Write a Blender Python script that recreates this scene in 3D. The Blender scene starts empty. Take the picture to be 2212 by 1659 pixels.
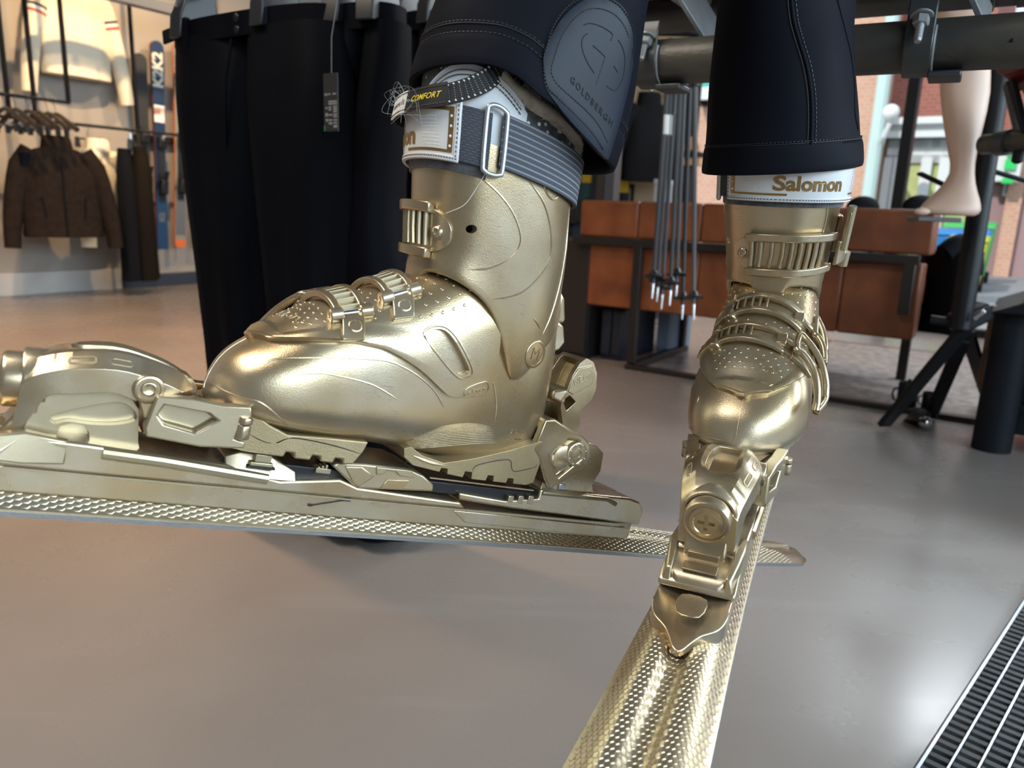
import bpy, bmesh, math, random
import numpy as np
from mathutils import Vector, Matrix
from mathutils.bvhtree import BVHTree
SC = bpy.context.scene
COL = SC.collection
random.seed(7)
RAD = math.radians

# ------------------------------------------------------------------ camera
FPX, CX, CY = 1650.0, 1106.0, 829.5
CAMH, PITCH, ROLL = 0.72, RAD(13.0), RAD(2.1)
fw = np.array([0, math.cos(PITCH), -math.sin(PITCH)])
r0 = np.array([1.0, 0, 0]); d0 = np.cross(fw, r0)
rgt = math.cos(ROLL)*r0 - math.sin(ROLL)*d0
dwn = math.sin(ROLL)*r0 + math.cos(ROLL)*d0
CPOS = np.array([0, 0, CAMH])
cd = bpy.data.cameras.new('camera'); cam = bpy.data.objects.new('camera', cd); COL.objects.link(cam)
mw = Matrix.Identity(4)
for i in range(3):
    mw[i][0] = rgt[i]; mw[i][1] = -dwn[i]; mw[i][2] = -fw[i]; mw[i][3] = CPOS[i]
cam.matrix_world = mw
cd.sensor_width = 36.0; cd.lens = FPX/2212*36.0; cd.clip_start = 0.02; cd.clip_end = 200
cd.dof.use_dof = True; cd.dof.focus_distance = 0.66; cd.dof.aperture_fstop = 8.0
SC.camera = cam

# ------------------------------------------------------------------ world, light, exposure
SC.view_settings.view_transform = 'Standard'; SC.view_settings.look = 'None'
SC.view_settings.exposure = 0.0; SC.view_settings.gamma = 1.0; SC.view_settings.use_curve_mapping = False
W = bpy.data.worlds.new('sky'); SC.world = W; W.use_nodes = True
wn = W.node_tree.nodes; bg = wn['Background']
bg.inputs[0].default_value = (0.78, 0.88, 1.0, 1); bg.inputs[1].default_value = 1.3
def area(name, loc, target, sx, sy, power, color):
    l = bpy.data.lights.new(name, 'AREA'); l.shape = 'RECTANGLE'; l.size = sx; l.size_y = sy
    l.energy = power; l.color = color
    o = bpy.data.objects.new(name, l); COL.objects.link(o); o.location = loc
    o.rotation_euler = (Vector(target)-Vector(loc)).to_track_quat('-Z', 'Y').to_euler()
    return o
def spot(name, loc, target, power, color, ang=60, blend=0.6, r=0.05):
    l = bpy.data.lights.new(name, 'SPOT'); l.energy = power; l.color = color
    l.spot_size = RAD(ang); l.spot_blend = blend; l.shadow_soft_size = r
    o = bpy.data.objects.new(name, l); COL.objects.link(o); o.location = loc
    o.rotation_euler = (Vector(target)-Vector(loc)).to_track_quat('-Z', 'Y').to_euler()
    return o
# daylight standing in the two glazed sides, shop spots on the left, panels in the ceiling
_U = Vector((0.5549, 0.8319, 0)); _V = Vector((0.8319, -0.5549, 0)); _P = Vector((-3.54, 5.23, 0))
def _rc(a, b, z): return tuple(_P+_V*a+_U*b+Vector((0, 0, z)))
sun = bpy.data.lights.new('sun', 'SUN'); sun.energy = 3.2; sun.color = (1.0, 0.93, 0.84); sun.angle = RAD(1.0)
so = bpy.data.objects.new('sun', sun); COL.objects.link(so); so.rotation_euler = (_U*0.8+_V*0.25+Vector((0, 0, -0.62))).to_track_quat('-Z', 'Y').to_euler()
area('daylight_right', _rc(9.6, -1.3, 2.1), _rc(0, -1.3, 1.3), 8.6, 1.7, 480, (0.72, 0.87, 1.0))
area('daylight_front', _rc(6.6, 3.2, 2.9), _rc(5.2, -2.0, 0.6), 3.4, 0.5, 150, (0.88, 0.95, 1.0))
area('ceiling_panel', _rc(4.6, -3.4, 3.25), _rc(4.6, -3.4, 0), 1.6, 1.6, 70, (1.0, 0.95, 0.88))
spot('wall_spot', _rc(1.9, 0.15, 3.1), _rc(0.0, 0.62, 1.65), 420, (1.0, 0.68, 0.36), 52, 0.7, 0.03)
spot('wall_spot', _rc(2.0, 1.9, 3.1), _rc(0.0, 1.7, 1.1), 230, (1.0, 0.70, 0.40), 70, 0.8, 0.05)
spot('wall_spot', _rc(2.2, -0.9, 3.1), _rc(0.2, -0.5, 0.8), 230, (1.0, 0.70, 0.40), 70, 0.8, 0.05)
spot('floor_spot', _rc(2.6, -1.2, 3.2), _rc(2.6, -0.9, 0), 820, (1.0, 0.62, 0.34), 90, 0.9, 0.1)
spot('shop_spot', _rc(4.6, 1.5, 3.2), _rc(4.3, 2.6, 0.8), 120, (1.0, 0.74, 0.46), 70, 0.8, 0.05)
spot('boot_spot', _rc(3.6, -2.9, 3.2), _rc(5.2, -1.75, 0.6), 130, (1.0, 0.80, 0.55), 40, 0.7, 0.06)

# ------------------------------------------------------------------ pixel -> place helpers (used to read off real positions)
def pray(x, y):
    return rgt*((x-CX)/FPX) + dwn*((y-CY)/FPX) + fw
def at(x, y, Z):
    return Vector(CPOS + pray(x, y)*Z)
def on_z(x, y, z=0.0):
    v = pray(x, y); return Vector(CPOS + v*((z-CPOS[2])/v[2]))
def on_plane(x, y, p, n):
    v = pray(x, y); p = np.array(p); n = np.array(n)
    return Vector(CPOS + v*(np.dot(p-CPOS, n)/np.dot(v, n)))

# ------------------------------------------------------------------ materials
def mat(name, color, rough=0.5, metal=0.0, var=None, vscale=8.0, vdetail=4.0, bump=0.0, bscale=200.0, spec=0.5, coat=0.0, emit=None, estr=1.0, sheen=0.0, trans=0.0, rvar=0.0, stretch=None):
    m = bpy.data.materials.new(name); m.use_nodes = True
    nt = m.node_tree; N = nt.nodes; L = nt.links; b = N['Principled BSDF']
    b.inputs['Base Color'].default_value = (*color, 1); b.inputs['Roughness'].default_value = rough
    b.inputs['Metallic'].default_value = metal; b.inputs['Specular IOR Level'].default_value = spec
    b.inputs['Coat Weight'].default_value = coat; b.inputs['Sheen Weight'].default_value = sheen
    b.inputs['Transmission Weight'].default_value = trans
    if emit: b.inputs['Emission Color'].default_value = (*emit, 1); b.inputs['Emission Strength'].default_value = estr
    if var or bump or rvar:
        tc = N.new('ShaderNodeTexCoord'); vec = tc.outputs['Object']
        if stretch:
            mp = N.new('ShaderNodeMapping'); mp.inputs['Scale'].default_value = stretch; L.new(vec, mp.inputs[0]); vec = mp.outputs[0]
    if var or rvar:
        n = N.new('ShaderNodeTexNoise'); n.inputs['Scale'].default_value = vscale; n.inputs['Detail'].default_value = vdetail
        L.new(vec, n.inputs['Vector'])
        if var:
            r = N.new('ShaderNodeValToRGB'); r.color_ramp.elements[0].position = 0.35; r.color_ramp.elements[1].position = 0.65
            r.color_ramp.elements[0].color = (*color, 1); r.color_ramp.elements[1].color = (*var, 1)
            L.new(n.outputs['Fac'], r.inputs[0]); L.new(r.outputs[0], b.inputs['Base Color'])
        if rvar:
            mr = N.new('ShaderNodeMapRange'); mr.inputs['To Min'].default_value = rough-rvar; mr.inputs['To Max'].default_value = rough+rvar
            mr.inputs['From Min'].default_value = 0.3; mr.inputs['From Max'].default_value = 0.7
            L.new(n.outputs['Fac'], mr.inputs['Value']); L.new(mr.outputs[0], b.inputs['Roughness'])
    if bump:
        n2 = N.new('ShaderNodeTexNoise'); n2.inputs['Scale'].default_value = bscale; n2.inputs['Detail'].default_value = 3
        L.new(vec, n2.inputs['Vector'])
        bp = N.new('ShaderNodeBump'); bp.inputs['Strength'].default_value = bump; bp.inputs['Distance'].default_value = 0.001
        L.new(n2.outputs['Fac'], bp.inputs['Height']); L.new(bp.outputs[0], b.inputs['Normal'])
    return m

def scratched(m, amount=0.75, scale=60.0, col=(0.27, 0.255, 0.23), lo=0.028):
    """thin worn scratches in the colour, with a shape of their own"""
    nt = m.node_tree; N = nt.nodes; L = nt.links; b = N['Principled BSDF']
    tc = N.new('ShaderNodeTexCoord')
    def streak(rot, sc, thr, seed):
        mp = N.new('ShaderNodeMapping'); mp.inputs['Scale'].default_value = sc; mp.inputs['Rotation'].default_value = rot; mp.inputs['Location'].default_value = (seed, seed*2, 0)
        L.new(tc.outputs['Object'], mp.inputs[0])
        v = N.new('ShaderNodeTexNoise'); v.inputs['Scale'].default_value = 1.0; v.inputs['Detail'].default_value = 2; L.new(mp.outputs[0], v.inputs['Vector'])
        l = N.new('ShaderNodeMath'); l.operation = 'GREATER_THAN'; l.inputs[1].default_value = thr; L.new(v.outputs['Fac'], l.inputs[0])
        n = N.new('ShaderNodeTexNoise'); n.inputs['Scale'].default_value = 26; n.inputs['Detail'].default_value = 3; L.new(mp.outputs[0], n.inputs['Vector'])
        n.inputs['Scale'].default_value = 0.09
        return l.outputs[0]
    n = N.new('ShaderNodeTexNoise'); n.inputs['Scale'].default_value = 22; n.inputs['Detail'].default_value = 4; L.new(tc.outputs['Object'], n.inputs['Vector'])
    l2 = N.new('ShaderNodeMath'); l2.operation = 'GREATER_THAN'; l2.inputs[1].default_value = 0.56; L.new(n.outputs['Fac'], l2.inputs[0])
    a1 = streak((0.2, 0.5, 0.1), (110, 110, 1500), 0.67, 3); a2 = streak((0.1, 1.9, 0.5), (140, 140, 1700), 0.68, 8)
    mxx = N.new('ShaderNodeMath'); mxx.operation = 'MAXIMUM'; L.new(a1, mxx.inputs[0]); L.new(a2, mxx.inputs[1])
    mu = N.new('ShaderNodeMath'); mu.operation = 'MULTIPLY'; L.new(mxx.outputs[0], mu.inputs[0]); L.new(l2.outputs[0], mu.inputs[1])
    m2 = N.new('ShaderNodeMath'); m2.operation = 'MULTIPLY'; m2.inputs[1].default_value = amount; L.new(mu.outputs[0], m2.inputs[0])
    mix = N.new('ShaderNodeMix'); mix.data_type = 'RGBA'; L.new(m2.outputs[0], mix.inputs['Factor'])
    src = b.inputs['Base Color'].links
    if src: L.new(src[0].from_socket, mix.inputs['A'])
    else: mix.inputs['A'].default_value = b.inputs['Base Color'].default_value
    mix.inputs['B'].default_value = (*col, 1)
    L.new(mix.outputs['Result'], b.inputs['Base Color'])
    return m

GOLD = scratched(mat('gold_paint', (0.49, 0.375, 0.215), 0.31, 0.86, var=(0.60, 0.525, 0.40), vscale=10, bump=0.14, bscale=1100, rvar=0.05))
GOLD_SMOOTH = mat('gold_paint_smooth', (0.50, 0.39, 0.235), 0.27, 0.87, var=(0.58, 0.50, 0.37), vscale=25, bump=0.05, bscale=1200, rvar=0.04)
GOLD_DARK = mat('gold_paint_sole', (0.45, 0.355, 0.21), 0.46, 0.76, var=(0.39, 0.305, 0.175), vscale=30, bump=0.2, bscale=700)
GOLD_SKI = mat('gold_ski_top', (0.55, 0.475, 0.345), 0.27, 0.86, var=(0.50, 0.415, 0.28), vscale=18, rvar=0.04)
SILVER_GOLD = mat('pale_gold_paint', (0.54, 0.46, 0.32), 0.32, 0.84, var=(0.49, 0.41, 0.27), vscale=30, bump=0.05, bscale=900)
STEEL = mat('steel', (0.55, 0.56, 0.58), 0.30, 1.0, rvar=0.08, vscale=40)
BLACK_PLASTIC = mat('black_plastic', (0.012, 0.013, 0.016), 0.35)
DARK_RECESS = mat('dark_seams_and_shade', (0.015, 0.015, 0.017), 0.6)  # near-black for seams, and for shade painted into recesses

# ------------------------------------------------------------------ mesh helpers: a shape is (verts, faces)
def join(*ms):
    V = []; F = []
    for v, f in ms:
        o = len(V); V += [tuple(p) for p in v]; F += [tuple(i+o for i in q) for q in f]
    return V, F
def tf(m, M):
    return [tuple(M @ Vector(p)) for p in m[0]], m[1]
def mv(m, d):
    return [(p[0]+d[0], p[1]+d[1], p[2]+d[2]) for p in m[0]], m[1]
def loft(rings, caps=True, closed=True):
    n = len(rings[0]); V = [tuple(p) for r in rings for p in r]; F = []
    for i in range(len(rings)-1):
        for j in range(n if closed else n-1):
            k = (j+1) % n
            F.append((i*n+j, i*n+k, (i+1)*n+k, (i+1)*n+j))
    if caps and closed:
        F.append(tuple(range(n-1, -1, -1))); F.append(tuple((len(rings)-1)*n+j for j in range(n)))
    return V, F
def prism(poly, a, b, axis='y'):
    """2D outline extruded from a to b along axis; outline in the other two axes (xz, xy, yz)"""
    def P(p, h):
        return {'y': (p[0], h, p[1]), 'z': (p[0], p[1], h), 'x': (h, p[0], p[1])}[axis]
    n = len(poly); V = [P(p, a) for p in poly] + [P(p, b) for p in poly]
    F = [tuple(range(n)), tuple(range(2*n-1, n-1, -1))] + [((i+1) % n, i, n+i, n+(i+1) % n) for i in range(n)]
    ar = sum(poly[i][0]*poly[(i+1) % n][1]-poly[(i+1) % n][0]*poly[i][1] for i in range(n))
    flip = (ar > 0) if axis in ('z', 'x') else (ar < 0)
    if b < a: flip = not flip
    if not flip: F = [f[::-1] for f in F]
    return V, [f[::-1] for f in F]
def box(x0, x1, y0, y1, z0, z1):
    V = [(x0,y0,z0),(x1,y0,z0),(x1,y1,z0),(x0,y1,z0),(x0,y0,z1),(x1,y0,z1),(x1,y1,z1),(x0,y1,z1)]
    return V, [(0,3,2,1),(4,5,6,7),(0,1,5,4),(1,2,6,5),(2,3,7,6),(3,0,4,7)]
def obox(p, q, w, h, up=(0,0,1)):
    """a bar from p to q, w wide and h high"""
    p = Vector(p); q = Vector(q); d = (q-p).normalized(); s = d.cross(Vector(up))
    if s.length < 1e-5: s = d.cross(Vector((1,0,0)))
    s.normalize(); u = s.cross(d)
    R = []
    for c in (p, q): R.append([c-s*w/2-u*h/2, c+s*w/2-u*h/2, c+s*w/2+u*h/2, c-s*w/2+u*h/2])
    return loft(R)
def tube(path, r, n=8, closed=False, caps=True):
    P = [Vector(p) for p in path]; m = len(P)
    rr = list(r) if hasattr(r, '__len__') else [r]*m
    T = []
    for i in range(m):
        a = P[(i-1) % m] if (closed or i > 0) else P[i]; b = P[(i+1) % m] if (closed or i < m-1) else P[i]
        T.append((b-a).normalized())
    u = T[0].orthogonal().normalized(); R = []
    for i in range(m):
        u = (u - T[i]*u.dot(T[i])).normalized(); v = T[i].cross(u)
        R.append([P[i]+(u*math.cos(2*math.pi*k/n)+v*math.sin(2*math.pi*k/n))*rr[i] for k in range(n)])
    if closed:
        # close with the nearest alignment
        best = min(range(n), key=lambda s: (R[0][s]-R[-1][0]).length)
        R.append([R[0][(k+best) % n] for k in range(n)])
        return loft(R, caps=False)
    return loft(R, caps=caps)
def cyl(p, q, r, n=20, r2=None):
    return tube([p, q], [r, r if r2 is None else r2], n)
def lathe(p, d, prof, n=24):
    """profile (radius, height) turned about axis d from p"""
    p = Vector(p); d = Vector(d).normalized(); u = d.orthogonal().normalized(); v = d.cross(u)
    R = [[p+d*h+(u*math.cos(2*math.pi*k/n)+v*math.sin(2*math.pi*k/n))*max(r, 1e-5) for k in range(n)] for r, h in prof]
    return loft(R)
def sphere(c, r, n=12, m=8, sc=(1,1,1)):
    R = []
    for i in range(m+1):
        a = math.pi*i/m - math.pi/2; a = max(-1.55, min(1.55, a))
        R.append([(c[0]+r*sc[0]*math.cos(a)*math.cos(2*math.pi*k/n), c[1]+r*sc[1]*math.cos(a)*math.sin(2*math.pi*k/n), c[2]+r*sc[2]*math.sin(a)) for k in range(n)])
    return loft(R)
def slab(fo, fi, nu, nv):
    """closed plate between an outer and an inner surface over u, v in 0..1"""
    A = [[fo(i/nu, j/nv) for j in range(nv+1)] for i in range(nu+1)]
    Bm = [[fi(i/nu, j/nv) for j in range(nv+1)] for i in range(nu+1)]
    V = [p for r in A for p in r] + [p for r in Bm for p in r]; w = nv+1; o = (nu+1)*w; F = []
    for i in range(nu):
        for j in range(nv):
            a = i*w+j; F.append((a, a+1, a+w+1, a+w)); F.append((o+a, o+a+w, o+a+w+1, o+a+1))
    for i in range(nu):
        a = i*w; F.append((a, a+w, o+a+w, o+a)); a = i*w+nv; F.append((a+w, a, o+a, o+a+w))
    for j in range(nv):
        F.append((j+1, j, o+j, o+j+1)); a = nu*w+j; F.append((a, a+1, o+a+1, o+a))
    return V, F
def textmesh(s, size, depth=0.0, bold=0.0, align='CENTER', shear=0.0, space=1.0):
    c = bpy.data.curves.new('t', 'FONT'); c.body = s; c.size = size; c.align_x = align; c.align_y = 'CENTER'
    c.offset = bold; c.extrude = depth; c.resolution_u = 3; c.shear = shear; c.space_character = space
    o = bpy.data.objects.new('t', c); COL.objects.link(o)
    dg = bpy.context.evaluated_depsgraph_get(); me = bpy.data.meshes.new_from_object(o.evaluated_get(dg))
    bm = bmesh.new(); bm.from_mesh(me); bmesh.ops.triangulate(bm, faces=bm.faces)
    V = [tuple(v.co) for v in bm.verts]; F = [tuple(v.index for v in f.verts) for f in bm.faces]
    bm.free(); bpy.data.objects.remove(o); bpy.data.curves.remove(c); bpy.data.meshes.remove(me)
    return V, F
def vmap(m, f):
    return [tuple(f(p)) for p in m[0]], m[1]

MIRROR = 1      # +1 the right-foot boot, -1 its mirror image (left foot)
UNIT = 1.0      # 0.001 while building in millimetres
def mesh(name, m, smooth=35, fixn=True):
    V, F = m; s = UNIT
    V = [(p[0]*s, p[1]*s*MIRROR, p[2]*s) for p in V]
    if MIRROR < 0: F = [tuple(reversed(f)) for f in F]
    me = bpy.data.meshes.new(name); me.from_pydata(V, [], F); me.validate(clean_customdata=False)
    if fixn:
        bm = bmesh.new(); bm.from_mesh(me); bmesh.ops.recalc_face_normals(bm, faces=bm.faces); bm.to_mesh(me); bm.free()
    if smooth:
        me.shade_smooth(); me.set_sharp_from_angle(angle=RAD(smooth))
    return me
def obj(name, m, material=None, parent=None, smooth=35, bevel=0.0, seg=2, label=None, kind=None, sub=0, angle=32, fixn=True):
    me = mesh(name, m, smooth, fixn) if isinstance(m, tuple) else m
    o = bpy.data.objects.new(name, me); COL.objects.link(o)
    if material: me.materials.append(material)
    if parent: o.parent = parent
    if bevel:
        b = o.modifiers.new('bevel', 'BEVEL'); b.width = bevel*UNIT; b.segments = seg; b.limit_method = 'ANGLE'; b.angle_limit = RAD(angle); b.harden_normals = False
    if sub:
        b = o.modifiers.new('sub', 'SUBSURF'); b.levels = sub; b.render_levels = sub
    if label: o['label'] = label
    if kind: o['kind'] = kind
    return o
def thing(name, label, cat, loc=(0,0,0), group=None, mtx=None):
    o = bpy.data.objects.new(name, None); COL.objects.link(o); o.empty_display_size = 0.05
    if mtx is not None: o.matrix_world = mtx
    else: o.location = loc
    o['label'] = label; o['category'] = cat
    if group: o['group'] = group
    return o
def tag(o, label, cat, group=None):
    o['label'] = label; o['category'] = cat
    if group: o['group'] = group
    return o
def struct(name, m, material, **k):
    return obj(name, m, material, kind='structure', **k)
def dup(root, label=None, group=None, loc=None, rot=None):
    r = root.copy(); COL.objects.link(r)
    if label: r['label'] = label
    if group: r['group'] = group
    if loc is not None: r.location = loc
    if rot is not None: r.rotation_euler = rot
    for ch in list(root.children):
        c = ch.copy(); COL.objects.link(c); c.parent = r
        for g in list(ch.children):
            d = g.copy(); COL.objects.link(d); d.parent = c
    return r
def boolean(m, cut, op='DIFFERENCE'):
    """solid m minus solid cut, both (verts, faces)"""
    def mk(x):
        me = bpy.data.meshes.new('b'); me.from_pydata(x[0], [], x[1])
        bm = bmesh.new(); bm.from_mesh(me); bmesh.ops.recalc_face_normals(bm, faces=bm.faces); bm.to_mesh(me); bm.free()
        o = bpy.data.objects.new('b', me); COL.objects.link(o); return o
    a, b = mk(m), mk(cut)
    md = a.modifiers.new('x', 'BOOLEAN'); md.operation = op; md.object = b; md.solver = 'EXACT'
    dg = bpy.context.evaluated_depsgraph_get(); me = bpy.data.meshes.new_from_object(a.evaluated_get(dg))
    V = [tuple(v.co) for v in me.vertices]; F = [tuple(p.vertices) for p in me.polygons]
    for o in (a, b):
        d = o.data; bpy.data.objects.remove(o); bpy.data.meshes.remove(d)
    bpy.data.meshes.remove(me)
    return V, F
def bvh(m):
    return BVHTree.FromPolygons([Vector(p) for p in m[0]], [tuple(f) for f in m[1]])
def smooth_poly(P, n=4, closed=True):
    """Catmull-Rom through 2D or 3D points"""
    out = []; m = len(P); P = [np.array(p, float) for p in P]
    rng = m if closed else m-1
    for i in range(rng):
        if closed: a, b, c, d = P[i-1], P[i], P[(i+1) % m], P[(i+2) % m]
        else: a, b, c, d = P[max(i-1,0)], P[i], P[i+1], P[min(i+2,m-1)]
        for k in range(n):
            t = k/n
            out.append(tuple(0.5*((2*b)+(c-a)*t+(2*a-5*b+4*c-d)*t*t+(3*b-a-3*c+d)*t**3)))
    if not closed: out.append(tuple(P[-1]))
    return out
def interp(x, T):
    """smooth monotone table lookup, T = [(x, y) ...] ascending"""
    xs = [p[0] for p in T]; ys = [p[1] for p in T]
    if x <= xs[0]: return ys[0]
    if x >= xs[-1]: return ys[-1]
    i = max(k for k in range(len(xs)) if xs[k] <= x); n = len(xs)
    if i == n-1: return ys[-1]
    h = xs[i+1]-xs[i]; dl = (ys[i+1]-ys[i])/h
    def slope(k):
        if k == 0: return (ys[1]-ys[0])/(xs[1]-xs[0])
        if k == n-1: return (ys[-1]-ys[-2])/(xs[-1]-xs[-2])
        a = (ys[k]-ys[k-1])/(xs[k]-xs[k-1]); b = (ys[k+1]-ys[k])/(xs[k+1]-xs[k])
        return 0.0 if a*b <= 0 else 2*a*b/(a+b)
    t = (x-xs[i])/h; s0, s1 = slope(i)*h, slope(i+1)*h
    return ys[i]*(2*t**3-3*t*t+1)+s0*(t**3-2*t*t+t)+ys[i+1]*(-2*t**3+3*t*t)+s1*(t**3-t*t)
# ================================================================== the shop: a = metres out from the left wall, b = along it, z up
UV_ = Vector((0.5549, 0.8319, 0)); VV_ = Vector((0.8319, -0.5549, 0)); PW = Vector((-3.54, 5.23, 0))
def RC(a, b, z=0.0): return PW + VV_*a + UV_*b + Vector((0, 0, z))
ROOM = Matrix(((VV_.x, UV_.x, 0, PW.x), (VV_.y, UV_.y, 0, PW.y), (0, 0, 1, 0), (0, 0, 0, 1)))   # a, b, z -> world
ROOMI = ROOM.inverted()
def inroom(m): return vmap(m, lambda p: ROOM @ Vector(p))
def wall_px(x, y, off=0.0): return on_plane(x, y, RC(off, 0), VV_)          # pixel -> place on a plane parallel to the left wall
def deep_px(x, y, b): return on_plane(x, y, RC(0, b), UV_)                    # pixel -> place on a plane parallel to the shop front
def ab(p): q = ROOMI @ Vector(p); return q.x, q.y, q.z

PLASTER = mat('warm_grey_plaster', (0.31, 0.275, 0.245), 0.75, var=(0.28, 0.25, 0.222), vscale=1.6, bump=0.15, bscale=40)
PLINTH = mat('pale_skirting', (0.50, 0.47, 0.44), 0.6)
BLUE_PLINTH = mat('dark_blue_skirting', (0.022, 0.03, 0.05), 0.5)
BEIGE = mat('beige_wall', (0.50, 0.36, 0.22), 0.7)
CEIL = mat('grey_ceiling', (0.16, 0.155, 0.15), 0.8)
BLACK = mat('black_steel', (0.008, 0.0085, 0.010), 0.45, 0.0, spec=0.2)
DKSTEEL = mat('dark_brown_steel', (0.03, 0.026, 0.024), 0.45, 0.5)
def floor_material():
    m = mat('polished_concrete', (0.210, 0.181, 0.163), 0.30, var=(0.255, 0.222, 0.202), vscale=0.9, vdetail=6, spec=0.5)
    nt = m.node_tree; N = nt.nodes; L = nt.links; b = N['Principled BSDF']
    tc = N.new('ShaderNodeTexCoord'); n = N.new('ShaderNodeTexNoise'); n.inputs['Scale'].default_value = 3.5; n.inputs['Detail'].default_value = 5
    L.new(tc.outputs['Object'], n.inputs['Vector']); mr = N.new('ShaderNodeMapRange'); mr.inputs['From Min'].default_value = 0.3; mr.inputs['From Max'].default_value = 0.7
    mr.inputs['To Min'].default_value = 0.22; mr.inputs['To Max'].default_value = 0.32; L.new(n.outputs['Fac'], mr.inputs['Value']); L.new(mr.outputs[0], b.inputs['Roughness'])
    # faint trowel streaks and pale scuffs
    mp = N.new('ShaderNodeMapping'); mp.inputs['Scale'].default_value = (0.6, 5, 1); mp.inputs['Rotation'].default_value = (0, 0, -0.5); L.new(tc.outputs['Object'], mp.inputs[0])
    w = N.new('ShaderNodeTexNoise'); w.inputs['Scale'].default_value = 2.2; w.inputs['Detail'].default_value = 6; L.new(mp.outputs[0], w.inputs['Vector'])
    r = N.new('ShaderNodeValToRGB'); r.color_ramp.elements[0].position = 0.58; r.color_ramp.elements[1].position = 0.72; r.color_ramp.elements[0].color = (0,0,0,1); r.color_ramp.elements[1].color = (0.10,0.10,0.10,1)
    L.new(w.outputs['Fac'], r.inputs[0])
    mix = N.new('ShaderNodeMix'); mix.data_type = 'RGBA'; L.new(r.outputs[0], mix.inputs['Factor'])
    L.new(b.inputs['Base Color'].links[0].from_socket, mix.inputs['A']); mix.inputs['B'].default_value = (0.42, 0.405, 0.40, 1)
    L.new(mix.outputs['Result'], b.inputs['Base Color'])
    return m
FLOORM = floor_material()
B_FRONT, B_NEAR, A_RIGHT = 3.4, -6.2, 9.2
# floor with the sunk well of the door mat left out
MAT_A = ab(on_z(2212, 1290)); MAT_B = ab(on_z(1972, 1659))
fl = struct('floor', inroom(box(0, A_RIGHT, B_NEAR, B_FRONT, -0.12, 0.0)), FLOORM, smooth=0)
struct('wall_left', inroom(box(-0.12, 0, B_NEAR, B_FRONT, 0, 3.3)), PLASTER, smooth=0)
struct('ceiling', inroom(box(-0.12, A_RIGHT+0.1, B_NEAR, B_FRONT+0.12, 3.3, 3.42)), CEIL, smooth=0)
bl_ = ab(wall_px(262, 622))[1]
struct('baseboard_left', inroom(box(0, 0.025, B_NEAR, bl_, 0, 0.155)), PLINTH, bevel=0.003)
struct('trim_1', inroom(box(0, 0.05, bl_, B_FRONT, 0, 0.10)), BLUE_PLINTH, bevel=0.003)
a0 = ab(deep_px(1487, 300, B_FRONT))[0]
struct('wall_back', inroom(box(0, a0, B_FRONT, B_FRONT+0.12, 0, 3.3)), BEIGE, smooth=0)
GLASS = bpy.data.materials.new('window_glass'); GLASS.use_nodes = True
_n = GLASS.node_tree.nodes; _l = GLASS.node_tree.links; _n.remove(_n['Principled BSDF'])
_t = _n.new('ShaderNodeBsdfTransparent'); _t.inputs[0].default_value = (0.95, 0.97, 0.97, 1); _g = _n.new('ShaderNodeBsdfGlossy'); _g.inputs['Roughness'].default_value = 0.02
_f = _n.new('ShaderNodeFresnel'); _f.inputs[0].default_value = 1.25; _m = _n.new('ShaderNodeMixShader')
_l.new(_f.outputs[0], _m.inputs[0]); _l.new(_t.outputs[0], _m.inputs[1]); _l.new(_g.outputs[0], _m.inputs[2]); _l.new(_m.outputs[0], _n['Material Output'].inputs[0])
# shop front: black uprights, sill and head with panes between them
w1 = struct('window_1', inroom(join(box(a0, A_RIGHT, B_FRONT, B_FRONT+0.1, 0, 0.05), box(a0, A_RIGHT, B_FRONT, B_FRONT+0.1, 2.95, 3.3))), BLACK, smooth=0)
edges = [a0]
for x in (1958,):
    aa = ab(deep_px(x, 300, B_FRONT))[0]; edges.append(aa)
while edges[-1]+1.25 < A_RIGHT: edges.append(edges[-1]+1.25)
for e in edges:
    obj('window_frame', inroom(box(e-0.035, e+0.035, B_FRONT-0.02, B_FRONT+0.1, 0.05, 2.95)), BLACK, w1, bevel=0.004)
for i in range(len(edges)):
    e1 = edges[i+1] if i+1 < len(edges) else A_RIGHT
    obj('pane', inroom(box(edges[i]+0.035, e1-0.035, B_FRONT+0.05, B_FRONT+0.058, 0.05, 2.95)), GLASS, w1, smooth=0)
# right-hand shop front, beside and behind the viewer: an open glazed side
w2 = struct('window_2', inroom(join(box(A_RIGHT, A_RIGHT+0.1, B_NEAR, B_FRONT, 0, 0.06), box(A_RIGHT, A_RIGHT+0.1, B_NEAR, B_FRONT, 2.95, 3.3))), BLACK, smooth=0)
bb = B_NEAR
while bb < B_FRONT:
    obj('window_frame', inroom(box(A_RIGHT, A_RIGHT+0.1, bb-0.03, bb+0.03, 0.06, 2.95)), BLACK, w2, smooth=0)
    obj('pane', inroom(box(A_RIGHT+0.04, A_RIGHT+0.048, bb+0.03, min(bb+1.57, B_FRONT), 0.06, 2.95)), GLASS, w2, smooth=0)
    bb += 1.6
struct('wall_near', inroom(box(-0.12, A_RIGHT+0.1, B_NEAR-0.12, B_NEAR, 0, 3.3)), mat('far_wall', (0.20, 0.19, 0.18), 0.8), smooth=0)
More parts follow.
